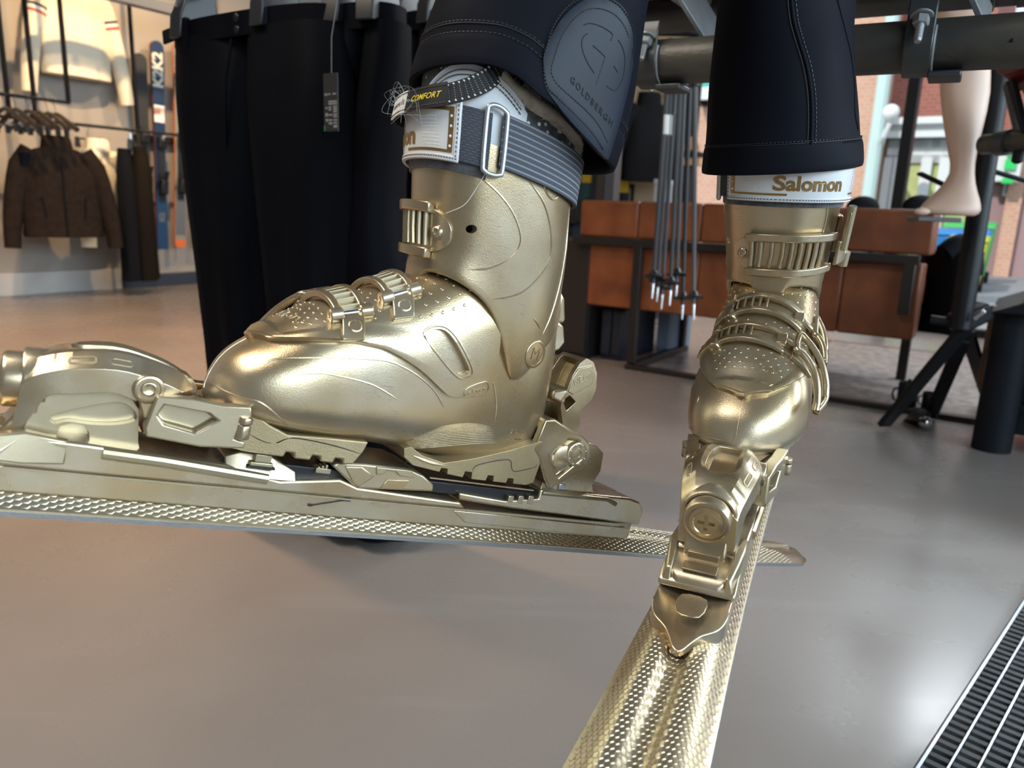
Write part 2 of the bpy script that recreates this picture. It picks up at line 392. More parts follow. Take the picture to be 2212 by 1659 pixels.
# ================================================================== skis with plate and binding (millimetres, x forward, z up, boot sole at z=0)
SKI_W = [(-600,0),(-598,14),(-592,26),(-580,36),(-560,44),(-500,43.5),(-300,36.5),(-60,32),(60,31.5),(200,32.5),(300,34.5),(440,39),(600,47),(760,55),(800,54),(840,40),(858,20),(864,0)]
def ski_lift(x):
    a = 0 if x < 560 else ((x-560)/300)**2*55
    return a + (0 if x > -420 else ((-420-x)/180)**2*6)
def ski_h(x):
    return interp(x, [(-600,6),(-420,10),(-250,16),(300,17),(520,12),(864,6)])
def ski_top(x, s):
    """s in -1..1 across the ski; returns y, z of the moulded top (flank, ridge, centre groove)"""
    w = interp(x, SKI_W); h = ski_h(x); a = abs(s)
    z = interp(a, [(0,0.62),(0.10,0.66),(0.30,0.97),(0.46,1.0),(0.60,0.90),(0.97,0.30),(1.0,0.26)])
    return w*s, -59+ski_lift(x)+z*h
def ski_ring(x):
    S = [-1+2*i/28 for i in range(29)]
    top = [(x,)+ski_top(x, s) for s in S]
    w = interp(x, SKI_W); zb = -59+ski_lift(x)
    return top+[(x, w, zb+2.2), (x, w*0.995, zb), (x, -w*0.995, zb), (x, -w, zb+2.2)]
def make_ski_body(parent):
    xs = [-599.5,-597,-592,-586,-578,-565]+list(range(-545,760,15))+[770,785,800,815,828,840,848,855,860,863]
    return obj('ski_body', loft([ski_ring(x) for x in xs]), GOLD_SKI, parent, smooth=28)
def make_edges(parent):
    xs = list(range(-560, 770, 19))
    for s in (1, -1):
        R = []
        for x in xs:
            w = interp(x, SKI_W); z = -59+ski_lift(x)
            R.append([(x, s*(w-1.5), z-0.3), (x, s*(w+0.5), z-0.3), (x, s*(w+0.5), z+3.0), (x, s*(w-1.5), z+3.2)])
        obj('steel_edge', loft(R), EDGE, parent, smooth=30)
def make_scales(parent):
    V = []; F = []
    px, rows = 9.6, 23
    lift = 0.42
    x = -545.0; i = 0
    while x < 845:
        w = interp(x, SKI_W); n = max(2, int(round(2*w/3.1)))
        n = 22
        for j in range(n):
            s = (j+0.5)/n*2*0.97-0.97
            ds = 0.97/n
            for half in (0, 1):
                xc = x + half*px*0.5; sc = s + half*ds
                if abs(sc)+ds > 0.975: continue
                # six-sided lens: tips along the ski
                pts = [(-px*0.333,0),(-px*0.167,-ds),(px*0.167,-ds),(px*0.333,0),(px*0.167,ds),(-px*0.167,ds)]
                b = len(V)
                for k, sh, up in ((0, 0.95, -0.1), (1, 0.78, lift)):
                    for a, c in pts:
                        y, z = ski_top(xc+a*sh, sc+c*sh); V.append((xc+a*sh, y, z+up))
                y, z = ski_top(xc, sc); V.append((xc, y, z+lift*1.15))
                for k in range(6):
                    k2 = (k+1) % 6
                    F.append((b+k, b+k2, b+6+k2, b+6+k)); F.append((b+6+k, b+6+k2, b+12))
        x += px
    o = obj('scale_relief', (V, F), GOLD_SKI, parent, smooth=30, kind='stuff', fixn=False)
    return o
def housing_ring(x):
    """arch of the toe piece; the lower edge follows the cut-out seen from the side"""
    zt = interp(x, [(158,40),(165,44),(180,49),(206,53),(234,48),(246,43),(254,38),(258,32)])
    zl = interp(x, [(158,35),(172,31),(178,30),(186,24),(195,24),(206,27),(225,23),(243,18),(248,6),(253,-4),(258,-5)])
    hw = interp(x, [(158,18),(165,24),(180,29),(206,30),(235,26.5),(250,23.5),(258,21.5)])
    g = interp(x, [(158,5),(168,10),(200,11.5),(222,11.5),(232,8),(238,3)]); gd = interp(x, [(158,1),(172,6.5),(215,9),(226,7),(234,0.5),(240,0)])
    zc = max(zl+0.5, zt-11)
    zs = min(zt-3, zc)
    return [(x,-hw,zl),(x,-hw,zs),(x,-hw+10,zt-1.2),(x,-g-4,zt),(x,-g,zt-gd*0.25),(x,-g+2.5,zt-gd),(x,g-2.5,zt-gd),(x,g,zt-gd*0.25),(x,g+4,zt),(x,hw-10,zt-1.2),(x,hw,zs),(x,hw,zl),(x,hw-3,zl),(x,-hw+3,zl)]
def pill(cx, cy, L, w, n=5):
    P = []
    for s, c in ((1, L/2-w/2), (-1, -L/2+w/2)):
        for k in range(n+1):
            a = -math.pi/2+math.pi*k/n
            P.append((cx+c+s*math.cos(a)*w/2, cy+s*math.sin(a)*w/2))
    return P
def make_binding(root):
    # --- plate between ski and binding
    half = smooth_poly([(300,27.5),(311,27),(321,23),(329,13.5),(337,8),(344,4),(347,0)], 4, closed=False)
    plan = [(-292,-15),(-286,-22),(-262,-26),(-100,-27)]+[(x, -y) for x, y in half][:-1]+half[::-1]+[(-100,27),(-262,26),(-286,22),(-292,15)]
    pl = obj('riser_plate', vmap(prism(plan, -45, -29, 'z'), lambda p: (p[0], p[1], p[2]-(max(0, p[0]-306)/41*11 if p[2] > -30 else 0))), GOLD_SMOOTH, root, bevel=1.2)
    obj('plate_lip', join(prism([(-250,27.2),(258,27.8),(258,28.8),(-250,28.2)], -30.5, -29, 'z')), SILVER_GOLD, pl, smooth=0)
    obj('plate_insert', prism(smooth_poly([(294,-9),(318,-8),(318,9),(294,10)], 3), -29.4, -28.3, 'z'), GOLD_SMOOTH, pl, bevel=0.5)
    obj('plate_seam', join(prism([(57,27.2),(60,27.2),(60,28.6),(57,28.6)], -38, -36, 'z'), obox((59,28,-37.5),(33,28,-31), 0.8, 0.8), box(27,33,26,28.4,-31.5,-28.8)), DARK_RECESS, pl, smooth=0)
    # --- front track with stepped nose
    nose = [(-120,-28),(262,-29),(276,-26),(284,-29)]
    prof = [(288,-29),(286,-24),(276,-19),(262,-17),(254,-8),(214,-9),(126,-13),(110,-16),(86,-20),(40,-14),(24,-19),(-73,-23),(-80,-29)]
    ft = obj('front_track', prism(prof, -29, 29, 'y'), GOLD_SMOOTH, root, bevel=2.2, seg=3)
    obj('track_bar', join(tube([(206,28,-14),(170,28.6,-15),(126,28.6,-18),(96,28.3,-20)], 4.2, 10)), SILVER_GOLD, ft)
    obj('track_bar', join(tube([(206,-28,-14),(170,-28.6,-15),(126,-28.6,-18),(96,-28.3,-20)], 4.2, 10)), SILVER_GOLD, ft)
    obj('nose_cover', loft([[(240,-24,-24),(240,24,-24),(240,23,-8.5),(240,-23,-8.5)],[(262,-25,-26),(262,25,-26),(262,24,-11.5),(262,-24,-11.5)],[(279,-25,-28),(279,25,-28),(279,23,-16),(279,-23,-16)],[(287,-17,-28.5),(287,17,-28.5),(285,16,-22),(285,-16,-22)]]), GOLD_SMOOTH, ft, bevel=1.8, seg=3)
    # worn pale shoulders on the nose of the track
    for s in (1, -1):
        sh = [(250,s*29),(286,s*24),(276,s*29.6),(256,s*30.4)]
        obj('nose_shoulder', loft([[(286,s*20,-26),(286,s*27,-26),(283,s*24,-15),(283,s*20,-14)],[(250,s*22,-26),(250,s*30.5,-26),(250,s*29,-6),(250,s*22,-5)],[(226,s*24,-24),(226,s*30,-24),(226,s*28.5,-9),(226,s*24,-8)]]), SILVER_GOLD, ft, bevel=1.2)
    # --- toe piece
    lo = [(252,-10),(250,2),(244,18),(206,27),(196,24),(189,16),(185,-6),(182,-14),(240,-13)]
    lower = prism(lo, -19, 19, 'y')
    hole = prism([(233,-9),(232,-2),(226,1),(219,1),(215,-4),(214,-9)], 4, 30, 'y')
    hole2 = prism(smooth_poly([(238,4),(220,13),(202,19),(192,15),(189.5,8),(200,3.5),(214,1.5),(228,1.5),(235,-1)], 3), 9.5, 30, 'y')
    m = boolean(boolean(lower, hole), hole2)
    m = boolean(boolean(m, mv(hole, (0,-34,0))), mv(hole2, (0,-39.5,0)))
    tp = obj('toe_piece', m, SILVER_GOLD, root, bevel=1.2)
    obj('toe_recess_shade', box(213,234,-18,3,-9,1), DARK_RECESS, tp, smooth=0)  # black block: the shade inside the pocket, put in as colour
    xs = [158,160,163,167,172,177,182,188,195,202,209,216,222,226,230,234,238,242,245,248,251,254,256.5,258]
    obj('toe_housing', loft([housing_ring(x) for x in xs]), GOLD_SMOOTH, tp, smooth=28, bevel=0.8)
    # round pivot bosses on both sides
    for s in (1, -1):
        obj('pivot_boss', lathe((188, s*24.5, 33), (0, s, 0), [(9.8,0),(9.8,7.2),(9.2,8),(7.4,8.2),(6.9,7.4),(5.2,7.4),(4.9,8),(4.1,8.2),(3.7,7.2),(1.8,6.6),(0.2,6.4)], 32), GOLD_SMOOTH, tp, smooth=50)
        obj('wing_post', loft([[(193,s*20,26),(180,s*20,28),(180,s*31,28),(193,s*31,26)],[(187,s*20,13),(182,s*20,13),(182,s*30,13),(187,s*30,13)]]), GOLD_SMOOTH, tp, bevel=1)
        # toe wing: arm with an opening, foot plate and two rollers
        pr = [(184,2),(186,8),(183,30),(160,32),(142,31),(124,33),(122,26),(127,22),(130,9),(123,8),(122,3),(150,0)]
        op = [(177,25),(150,24),(143,20),(155,9),(175,12),(180,17)]
        wing = boolean(prism(pr, 0, 13, 'y'), prism(op, 1.0, 20, 'y'))
        # the arm opens outwards towards the boot
        def sw(p, s=s):
            t = max(0.0, (184-p[0])/62.0)
            return (p[0], s*(24+p[1]*0.85+t*10), p[2]+(1.5*t))
        wg = obj('toe_wing', vmap(wing, sw), SILVER_GOLD if s > 0 else GOLD_SMOOTH, tp, bevel=1.3, seg=2)
        for z0, z1 in ((11.5,21.0),(21.8,26.5)):
            obj('roller', lathe((125.5, s*44.5, z0), (0,0,1), [(0.5,0),(4.2,0),(4.6,0.8),(4.6,z1-z0-0.8),(4.2,z1-z0),(0.5,z1-z0)], 16), GOLD_SMOOTH, tp)
    obj('wing_bridge', prism([(184,0),(182,22),(150,26),(146,6)], -22, 22, 'y'), GOLD_SMOOTH, tp, bevel=1)
    # beak over the boot toe with its screw washer
    obj('toe_beak', loft([[(168,-15,33),(168,15,33),(168,14,44),(168,-14,44)],[(159,-14,32),(159,14,32),(159,11,42),(159,-11,42)],[(153,-9,30),(153,9,30),(153,7,35),(153,-7,35)]]), SILVER_GOLD, tp, bevel=1.2)
    obj('height_washer', lathe((160,17,27.5), (0.12,0,1), [(0.4,0),(7.4,0),(7.4,1.6),(6.8,2.2),(5,2.6),(0.4,2.8)], 24), GOLD_SMOOTH, tp)
    # slots in the housing: raised rim, and a plate with pocket shade in its colour
    for s in (1, -1):
        for cx, L in ((228,16),(206,14)):
            zt = interp(cx, [(180,49),(206,53),(234,48)])
            def plc(p, cx=cx, s=s):
                zz = interp(p[0], [(158,40),(165,44),(180,49),(206,53),(234,48),(246,43)])
                hw = interp(p[0], [(180,29),(206,30),(235,26.5)])
                t = p[1]/13.5   # 0 in the middle of the chamfer
                return (p[0], s*(hw-10+10*(t+0.5)+0.7*p[2]), zz-1.2-9.8*(t+0.5)+0.7*p[2])
            rim = boolean(prism(pill(cx,0,L,5.4), -0.4, 0.55, 'z'), prism(pill(cx,0,L-2.4,3.2), -3, 3, 'z'))
            obj('slot_rim', vmap(rim, plc), SILVER_GOLD, tp, smooth=30)
            obj('slot_shaded_plate', vmap(prism(pill(cx,0,L-2.4,3.2), -0.6, -0.05, 'z'), plc), mat_slot, tp, smooth=0)
    # release-value knob: collar, drum and cross recess
    obj('knob_collar', lathe((244,0,22), (1,0,-0.10), [(21.5,0),(21.5,12),(20.6,13.6),(18.9,13.6),(18.9,0)], 36), GOLD_SMOOTH, tp)
    kn = lathe((246,0,22), (1,0,-0.10), [(18.0,0),(18.0,20),(17.0,22),(15.4,22.6),(14.9,21.4),(13.4,21.4),(12.9,22.4),(10.0,23.4),(9.2,22.6),(0.3,22.4)], 40)
    cr = []
    for w, h in ((13,3.2),(3.2,13)):
        cr.append(box(266,272,-w/2,w/2,20-h/2,20+h/2))
    kn = boolean(boolean(kn, cr[0]), cr[1])
    obj('release_knob', kn, GOLD_SMOOTH, tp, smooth=40)
    obj('knob_cheek', join(box(246,257,14.5,19.5,4,25), box(246,257,-19.5,-14.5,4,25)), GOLD_SMOOTH, tp, bevel=1.2)
    obj('nose_bridge', join(prism([(244,-12),(244,10),(256,9),(258,1),(262,-6),(264,-14)], -16, 16, 'y')), GOLD_SMOOTH, tp, bevel=1.5)
    obj('scale_window', join(box(262,266,-12,12,-13,-7.5), box(263,282,-13,13,-15.4,-13.6)), mat_slot, tp, bevel=0.6)
    # --- clip under the toe, and the sliding brake pad
    cl = obj('front_clip', loft([[(128,-22,-8),(128,22,-8),(126,28,-19),(126,-28,-19)],[(118,-24,-3),(118,24,-3),(118,31,-19),(118,-31,-19)],[(96,-24,-3.5),(96,24,-3.5),(96,31,-20),(96,-31,-20)],[(74,-22,-14),(74,22,-14),(74,29,-20),(74,-29,-20)]]), SILVER_GOLD, root, bevel=0.9)
    obj('clip_slider', join(box(97,109,24,31.2,-7.5,-1.5), box(95,112,26,32,-10.5,-7.5)), SILVER_GOLD, cl, bevel=0.7)
    obj('clip_gap', join(box(93,113,27,31.6,-12.2,-10.6)), DARK_RECESS, cl, smooth=0)
    bed = obj('slide_bed', box(-150,128,-22,22,-19,-9), BLACK_PLASTIC, root, bevel=1)
    bp = prism([(50,-4),(46,-1),(24,0.5),(-16,1),(-30,-3),(-42,-10),(-43,-16),(24,-20),(30,-17)], -30, 30, 'y')
    br = obj('brake_pad', bp, SILVER_GOLD, root, bevel=1.6)
    obj('pad_frame', join(prism([(14,-0.5),(-18,0.2),(-22,-6),(-8,-5.5),(-4,-2.5),(4,-2.5),(7,-6),(12,-6.5)], 29, 31.4, 'y')), SILVER_GOLD, br, bevel=0.6)
    obj('pad_panel', prism([(2,-9.5),(-18,-8.5),(-14,-17),(6,-18)], 29, 30.8, 'y'), GOLD_SMOOTH, br, bevel=0.6)
    obj('pad_facet', prism([(40,-3),(26,-1.5),(13,-8.5),(24,-18.5),(30,-16)], 28, 30.9, 'y'), GOLD_SMOOTH, br, bevel=1)
    obj('pad_teeth', join(*[box(51+3*k,53+3*k,18,26,-8,-5-k) for k in range(3)], box(48,60,17,26,-12,-8)), SILVER_GOLD, br, bevel=0.4)
    obj('guide_strip', join(obox((-40,23,-6),(-150,23,-6.5),2,1.2), obox((-40,-23,-6),(-150,-23,-6.5),2,1.2)), GOLD_SMOOTH, bed, smooth=0)
    # --- rear track
    rt = [(-70,-15),(-72,-22),(-130,-25),(-273,-29),(-292,-29),(-292,-14),(-284,-5),(-268,-2),(-155,-4),(-156,-13),(-120,-18)]
    rk = obj('rear_track', prism(rt, -27, 27, 'y'), GOLD_SMOOTH, root, bevel=2.0, seg=3)
    obj('rear_rail', join(tube([(-158,26.4,-7),(-240,26.4,-6),(-252,26.4,-10)], 2.4, 8), tube([(-158,-26.4,-7),(-240,-26.4,-6),(-252,-26.4,-10)], 2.4, 8)), SILVER_GOLD, rk)
    obj('rear_ladder', join(*[box(-128-k*11,-122-k*11,22,27.4,-19,-13+k) for k in range(3)]), SILVER_GOLD, rk, bevel=0.6)
    obj('plate_end', prism([(-68,-31),(-83,-41),(-277,-44),(-280,-33)], 26.4, 28.2, 'y'), GOLD_SMOOTH, rk, bevel=0.6)
    # --- heel piece
    hp_prof = [(-158,-6),(-160,6),(-170,44),(-198,46),(-212,44),(-223,38),(-226,20),(-220,6),(-226,-3),(-226,-6)]
    hp = obj('heel_piece', prism(hp_prof, -22, 22, 'y'), GOLD_SMOOTH, root, bevel=2.0, seg=3)
    obj('rear_screw', lathe((-224,0,3), (-1,0,0), [(7,0),(7,5),(5.6,5),(5.6,8),(7,8),(7,11),(0.3,11)], 20), STEEL, hp)
    obj('heel_lock', join(box(-172,-164,21,24,-3,3), box(-186,-178,21,24,-3,3)), STEEL, hp, bevel=0.8)
    jaw = [(-133,33),(-137,61),(-148,63),(-168,56),(-185,52),(-196,46),(-201,35),(-197,22),(-170,3),(-163,-2),(-154,7),(-141,26)]
    ins = [(-152,30),(-168,47),(-182,47),(-190,30),(-170,10),(-166,12)]
    jm = boolean(prism(jaw, -30, 30, 'y'), prism(ins, 25, 40, 'y'))
    jm = boolean(jm, prism(ins, -40, -25, 'y'))
    jm = boolean(jm, prism([(-120,60),(-146,46),(-150,10),(-120,0)], -22, 22, 'y'))
    jw = obj('heel_jaw', jm, GOLD_SMOOTH, hp, bevel=1.6, seg=2)
    for s in (1, -1):
        obj('jaw_pivot', lathe((-184, s*24, 34), (0,s,0), [(12,0),(12,5.2),(11,6.2),(9.4,6.2),(8.8,5.2),(6.4,5.2),(6.0,6),(4.6,6.2),(4,5),(2.2,5.2),(1.6,4.4),(0.2,4.4)], 32), SILVER_GOLD, hp, smooth=50)
        obj('jaw_cone', lathe((-172, s*22, 28), (0,s,0), [(14,0),(12,5),(6,7),(0.3,7.4)], 24), GOLD_SMOOTH, hp)
    obj('pivot_rivet', join(*[sphere((-184+9.6*math.cos(a), 30.4, 34+9.6*math.sin(a)), 0.9, 8, 5) for a in [k*math.pi/4+0.3 for k in range(8)]]), STEEL, hp)
    lev = [(-160,88),(-162,104),(-167,117),(-173,123),(-183,121),(-190,112),(-194,97),(-192,86),(-184,74),(-188,50),(-176,46),(-166,58),(-160,72),(-158,80)]
    def levprism(y0, y1): return prism(lev, y0, y1, 'y')
    hole = prism([(-159,80),(-165,86),(-175,81),(-167,71)], -40, 40, 'y')
    lm = boolean(levprism(-23, 23), hole)
    # hollow front face of the lever
    lm = boolean(lm, prism([(-140,90),(-172,91),(-174,104),(-177,114),(-172,119),(-150,128)], -16, 16, 'y'))
    lm = boolean(lm, prism([(-150,74),(-170,74),(-178,60),(-178,44),(-150,40)], -15, 15, 'y'))
    def taper(p):
        k = interp(p[2], [(46,0.92),(75,0.78),(90,0.86),(124,0.80)])
        return (p[0], p[1]*k, p[2])
    lv = obj('heel_lever', vmap(lm, taper), GOLD_SMOOTH, hp, bevel=1.6, seg=2)
    obj('lever_lip', loft([[(-150,-13,79),(-150,13,79),(-150,13,87),(-150,-13,87)],[(-162,-20,76),(-162,20,76),(-162,20,92),(-162,-20,92)]]), GOLD_SMOOTH, lv, bevel=2.5, seg=3)
    lp = prism([(-161,89),(-162,103),(-166,112),(-181,118),(-188,108),(-186,100),(-168,87)], 17, 20.4, 'y')
    obj('lever_plate', lp, SILVER_GOLD, hp, bevel=0.8)
    a = math.atan2(14, -22)
    def lt(p):
        c, s_ = math.cos(RAD(-28)), math.sin(RAD(-28))
        return (-175-(p[0]*c+p[1]*s_), 20.5+p[2], 104-(p[0]*s_-p[1]*c))
    obj('lever_text', vmap(textmesh('NEOX', 8.5, 0.35, 0.15), lt), GOLD_SMOOTH, hp, smooth=0)
EDGE = mat('steel_edge_paint', (0.30, 0.29, 0.28), 0.4, 0.7, bump=0.3, bscale=600)
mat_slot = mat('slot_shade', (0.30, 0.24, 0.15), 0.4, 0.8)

def make_ski(label, mtx):
    global UNIT
    root = thing('ski', label, 'ski', mtx=mtx)
    UNIT = 0.001
    make_ski_body(root); make_edges(root); make_scales(root); make_binding(root)
    UNIT = 1.0
    return root
def frame_matrix(O, cols):
    m = Matrix.Identity(4)
    for r in range(3):
        for c in range(3): m[r][c] = cols[r][c]
        m[r][3] = O[r]
    return m
# ================================================================== ski boot (millimetres; built as a right boot, medial side +y)
ZT = [(-150.5,44),(-149,60),(-146,82),(-142,105),(-137,140),(-130,165),(-118,182),(-95,188),(-60,188),(-30,178),(-12,167),(0,158),(18,144),(50,125),(77,112),(96,99),(107,90),(124,77),(136,66),(142,57),(146,46),(148,38)]
ZB = [(-150.5,34),(-147,24),(-140,16),(-125,13),(-60,11),(-10,13),(30,15),(60,15),(95,16),(120,20),(140,24),(148,30)]
WM = [(-150.5,2),(-149,9),(-146,14),(-141,19),(-132,24),(-116,29),(-90,34),(-50,40),(-10,44),(30,48),(60,52),(85,53),(105,50),(120,45),(132,37),(140,27),(145,15),(148,2)]
WL = [(-150.5,2),(-149,9),(-146,17),(-141,24),(-132,30),(-116,35),(-90,38),(-50,43),(-10,48),(30,53),(60,56),(80,56),(100,51),(118,43),(130,34),(139,24),(145,13),(148,2)]
def shell_pt(x, t, off=0.0):
    zt = interp(x, ZT); zb = interp(x, ZB); w = interp(x, WM) if math.cos(t) >= 0 else interp(x, WL)
    zc = zb + (zt-zb)*interp(x, [(-151,0.5),(-100,0.40),(0,0.33),(60,0.34),(110,0.40),(148,0.5)])
    c, s = math.cos(t), math.sin(t)
    nu = interp(x, [(-151,2.0),(-120,3.2),(-60,4.2),(-20,3.6),(10,3.0),(40,2.7),(60,2.6),(110,2.5),(148,2.0)])
    if s >= 0: y = math.copysign(abs(c)**(2/2.3), c)*w; z = zc+(zt-zc)*abs(s)**(2/nu)
    else: y = math.copysign(abs(c)**(2/2.8), c)*w; z = zc-(zc-zb)*abs(s)**(2/2.4)
    return np.array((x, y, z))
def shell_n(x, t):
    e = 0.02; x0 = max(-150, min(147.5, x))
    a = shell_pt(x0+0.4, t)-shell_pt(x0-0.4, t); b = shell_pt(x0, t+e)-shell_pt(x0, t-e)
    n = np.cross(a, b); n = n/(np.linalg.norm(n)+1e-9)
    c = np.array((0, math.cos(t), math.sin(t)))
    return n if np.dot(n, c) > 0 else -n
def shell_off(x, t, off):
    return shell_pt(x, t)+shell_n(x, t)*off
def shell_t(x, z, side=1):
    """angle on the section at x where the upper half has height z, medial side=+1"""
    lo, hi = (0.0, math.pi/2) if side > 0 else (math.pi, math.pi/2)
    for _ in range(30):
        m = (lo+hi)/2
        if shell_pt(x, m)[2] < z: lo = m
        else: hi = m
    return (lo+hi)/2
# ---- cuff
XF = [(90,16),(150,11),(165,11),(180,13),(210,20),(240,27),(262,32),(285,37),(320,42)]
XB = [(90,-133),(107,-136),(130,-138),(172,-131),(205,-125),(237,-116),(261,-112),(300,-109),(320,-108)]
CW = [(90,42),(110,44),(150,49),(200,55),(245,59),(265,60),(300,59),(320,57)]
def cuff_pt(a, z, off=0.0):
    xf, xb, w = interp(z, XF), interp(z, XB), interp(z, CW)
    xc = (xf+xb)/2; A = (xf-xb)/2+off; c, s = math.cos(a), math.sin(a); n = 2.25
    wy = (w+off)*(1+0.09*c-0.065*(1-c))
    return np.array((xc+A*math.copysign(abs(c)**(2/n), c), wy*math.copysign(abs(s)**(2/n), s), z))
CB = [(0,156),(8,150),(16,158),(26,159),(40,158),(56,154),(71,146),(84,131),(96,108),(104,95),(110,90),(117,92),(124,104),(132,122),(145,134),(165,138),(180,138)]
def cuff_bottom(a):
    d = abs((math.degrees(a)+180) % 360-180)
    z = interp(d, CB)
    s = ((math.degrees(a)+180) % 360)-180
    if -14 < s < 9: z -= 9*math.cos((s+2.5)/11.5*math.pi/2)**0.7 if abs((s+2.5)/11.5) < 1 else 0
    return z
CTOP = 262
def front_drop(a): return 0
def cuff_band(a0, a1, z0, z1, o0, o1, nu=40, nv=3, soft=1.2):
    """solid band on the cuff surface between angles (degrees) and heights, o0..o1 mm off it"""
    def zz(u, v):
        lo = z0(u) if callable(z0) else z0; hi = z1(u) if callable(z1) else z1
        return lo+(hi-lo)*v
    def fo(u, v): return cuff_pt(RAD(a0+(a1-a0)*u), zz(u, v), o1)
    def fi(u, v): return cuff_pt(RAD(a0+(a1-a0)*u), zz(u, v), o0)
    return slab(fo, fi, nu, nv)
def cuff_map(a0, z0, off):
    """flat (x to the right, y up, z out) drawing laid on the cuff, x running towards the back on the medial side"""
    def f(p):
        R = 64.0
        return cuff_pt(RAD(a0)+p[0]/R, z0+p[1], off+p[2])
    return f
def side_ray(tree, x, z, y0=120.0):
    h = tree.ray_cast(Vector((x, y0, z)), Vector((0, -1 if y0 > 0 else 1, 0)))
    if h[0] is None: h = tree.find_nearest(Vector((x, 50.0 if y0 > 0 else -50.0, z)))
    return h
def draped(tree, poly, thick, sink=1.5, step=4.0, y0=120.0):
    """closed plate of an x-z outline laid on a surface seen from the side"""
    from mathutils.geometry import delaunay_2d_cdt
    xs = [p[0] for p in poly]; zs = [p[1] for p in poly]
    dense = []
    for i in range(len(poly)):
        a = np.array(poly[i]); b = np.array(poly[(i+1) % len(poly)]); n = max(1, int(np.linalg.norm(b-a)/step))
        for k in range(n): dense.append(tuple(a+(b-a)*k/n))
    nb = len(dense); pts = [Vector(p) for p in dense]
    def inside(x, z):
        c = False; j = len(poly)-1
        for i in range(len(poly)):
            if (poly[i][1] > z) != (poly[j][1] > z) and x < (poly[j][0]-poly[i][0])*(z-poly[i][1])/(poly[j][1]-poly[i][1])+poly[i][0]: c = not c
            j = i
        return c
    x = min(xs)+step/2
    while x < max(xs):
        z = min(zs)+step/2
        while z < max(zs):
            if inside(x, z) and min((x-p[0])**2+(z-p[1])**2 for p in dense) > (step*0.45)**2: pts.append(Vector((x, z)))
            z += step
        x += step
    r = delaunay_2d_cdt(pts, [], [list(range(nb))], 1, 1e-4)
    P2, E2, F2 = r[0], r[1], r[2]
    T = []; Bt = []
    last = Vector((0, 0, 0))
    for p in P2:
        h = side_ray(tree, p[0], p[1], y0)
        if h[0] is None:
            hh = tree.find_nearest(Vector((p[0], 40.0 if y0 > 0 else -40.0, p[1]))); q, n = hh[0], hh[1]
        else: q, n = h[0], h[1]
        if n.y*y0 < 0: n = -n
        T.append(tuple(q+n*thick)); Bt.append(tuple(q-n*sink))
    m = len(P2); V = T+Bt; F = [tuple(f) for f in F2]+[tuple(m+i for i in reversed(f)) for f in F2]
    cnt = {}
    for f in F2:
        for i in range(len(f)):
            e = (f[i], f[(i+1) % len(f)]); cnt[e] = 1
    for (a, b) in list(cnt):
        if (b, a) not in cnt: F.append((b, a, m+a, m+b))
    return V, F
def drape_line(tree, pts, r, y0=120.0, n=6, off=0.0):
    out = []
    for p in smooth_poly(pts, 5, closed=False):
        h = side_ray(tree, p[0], p[1], y0)
        if h[0] is not None: out.append(tuple(h[0]+(h[1] if h[1].y*y0 > 0 else -h[1])*off))
    rr = [r*min(1.0, 0.15+min(i, len(out)-1-i)/4) for i in range(len(out))]
    return tube(out, rr, n)

FELT = mat('grey_felt', (0.055, 0.055, 0.06), 0.95, var=(0.11, 0.11, 0.115), vscale=160, bump=0.8, bscale=900, sheen=0.3)
FUR = mat('cream_fleece', (0.80, 0.73, 0.61), 0.9, var=(0.68, 0.60, 0.49), vscale=120, sheen=0.3)
WHITE_PU = mat('white_synthetic', (0.66, 0.68, 0.70), 0.42, bump=0.05, bscale=1200)
LABEL_PU = mat('pale_label', (0.70, 0.71, 0.72), 0.24, coat=0.4, bump=0.03, bscale=1500)
STITCH = mat('brown_thread', (0.10, 0.07, 0.05), 0.8)
BRONZE = mat('bronze_print', (0.34, 0.21, 0.08), 0.3, 0.7)
WIRE = mat('galvanised_ring', (0.50, 0.54, 0.58), 0.38, 0.9)
WEB_BLACK = mat('black_webbing', (0.010, 0.010, 0.012), 0.75)
WHITE_THREAD = mat('white_thread', (0.72, 0.72, 0.70), 0.8)
YELLOW_INK = mat('yellow_ink', (0.85, 0.62, 0.03), 0.5)
def webbing(name, dark, light, su, sv, bw=0.5):
    """woven band: rows of light picks on dark threads, laid by the object's own coordinates"""
    m = bpy.data.materials.new(name); m.use_nodes = True; nt = m.node_tree; N = nt.nodes; L = nt.links; b = N['Principled BSDF']
    uv = N.new('ShaderNodeUVMap'); mp = N.new('ShaderNodeMapping'); mp.inputs['Scale'].default_value = (su, sv, 1); L.new(uv.outputs[0], mp.inputs[0])
    br = N.new('ShaderNodeTexBrick'); br.inputs['Scale'].default_value = 1.0; br.inputs['Mortar Size'].default_value = 0.16; br.inputs['Mortar Smooth'].default_value = 0.6
    br.inputs['Brick Width'].default_value = bw; br.inputs['Row Height'].default_value = 0.25; br.inputs['Color1'].default_value = (*light, 1); br.inputs['Color2'].default_value = (light[0]*0.75, light[1]*0.75, light[2]*0.78, 1); br.inputs['Mortar'].default_value = (*dark, 1)
    L.new(mp.outputs[0], br.inputs['Vector']); L.new(br.outputs['Color'], b.inputs['Base Color']); b.inputs['Roughness'].default_value = 0.85
    bp = N.new('ShaderNodeBump'); bp.inputs['Strength'].default_value = 0.7; bp.inputs['Distance'].default_value = 0.0006; bp.invert = True
    L.new(br.outputs['Fac'], bp.inputs['Height']); L.new(bp.outputs[0], b.inputs['Normal'])
    return m
WEB_GREY = webbing('grey_webbing', (0.045, 0.05, 0.065), (0.20, 0.21, 0.245), 17, 5)
WEB_STRIPE = webbing('striped_webbing', (0.055, 0.06, 0.075), (0.40, 0.41, 0.44), 30, 2.2, 40.0)
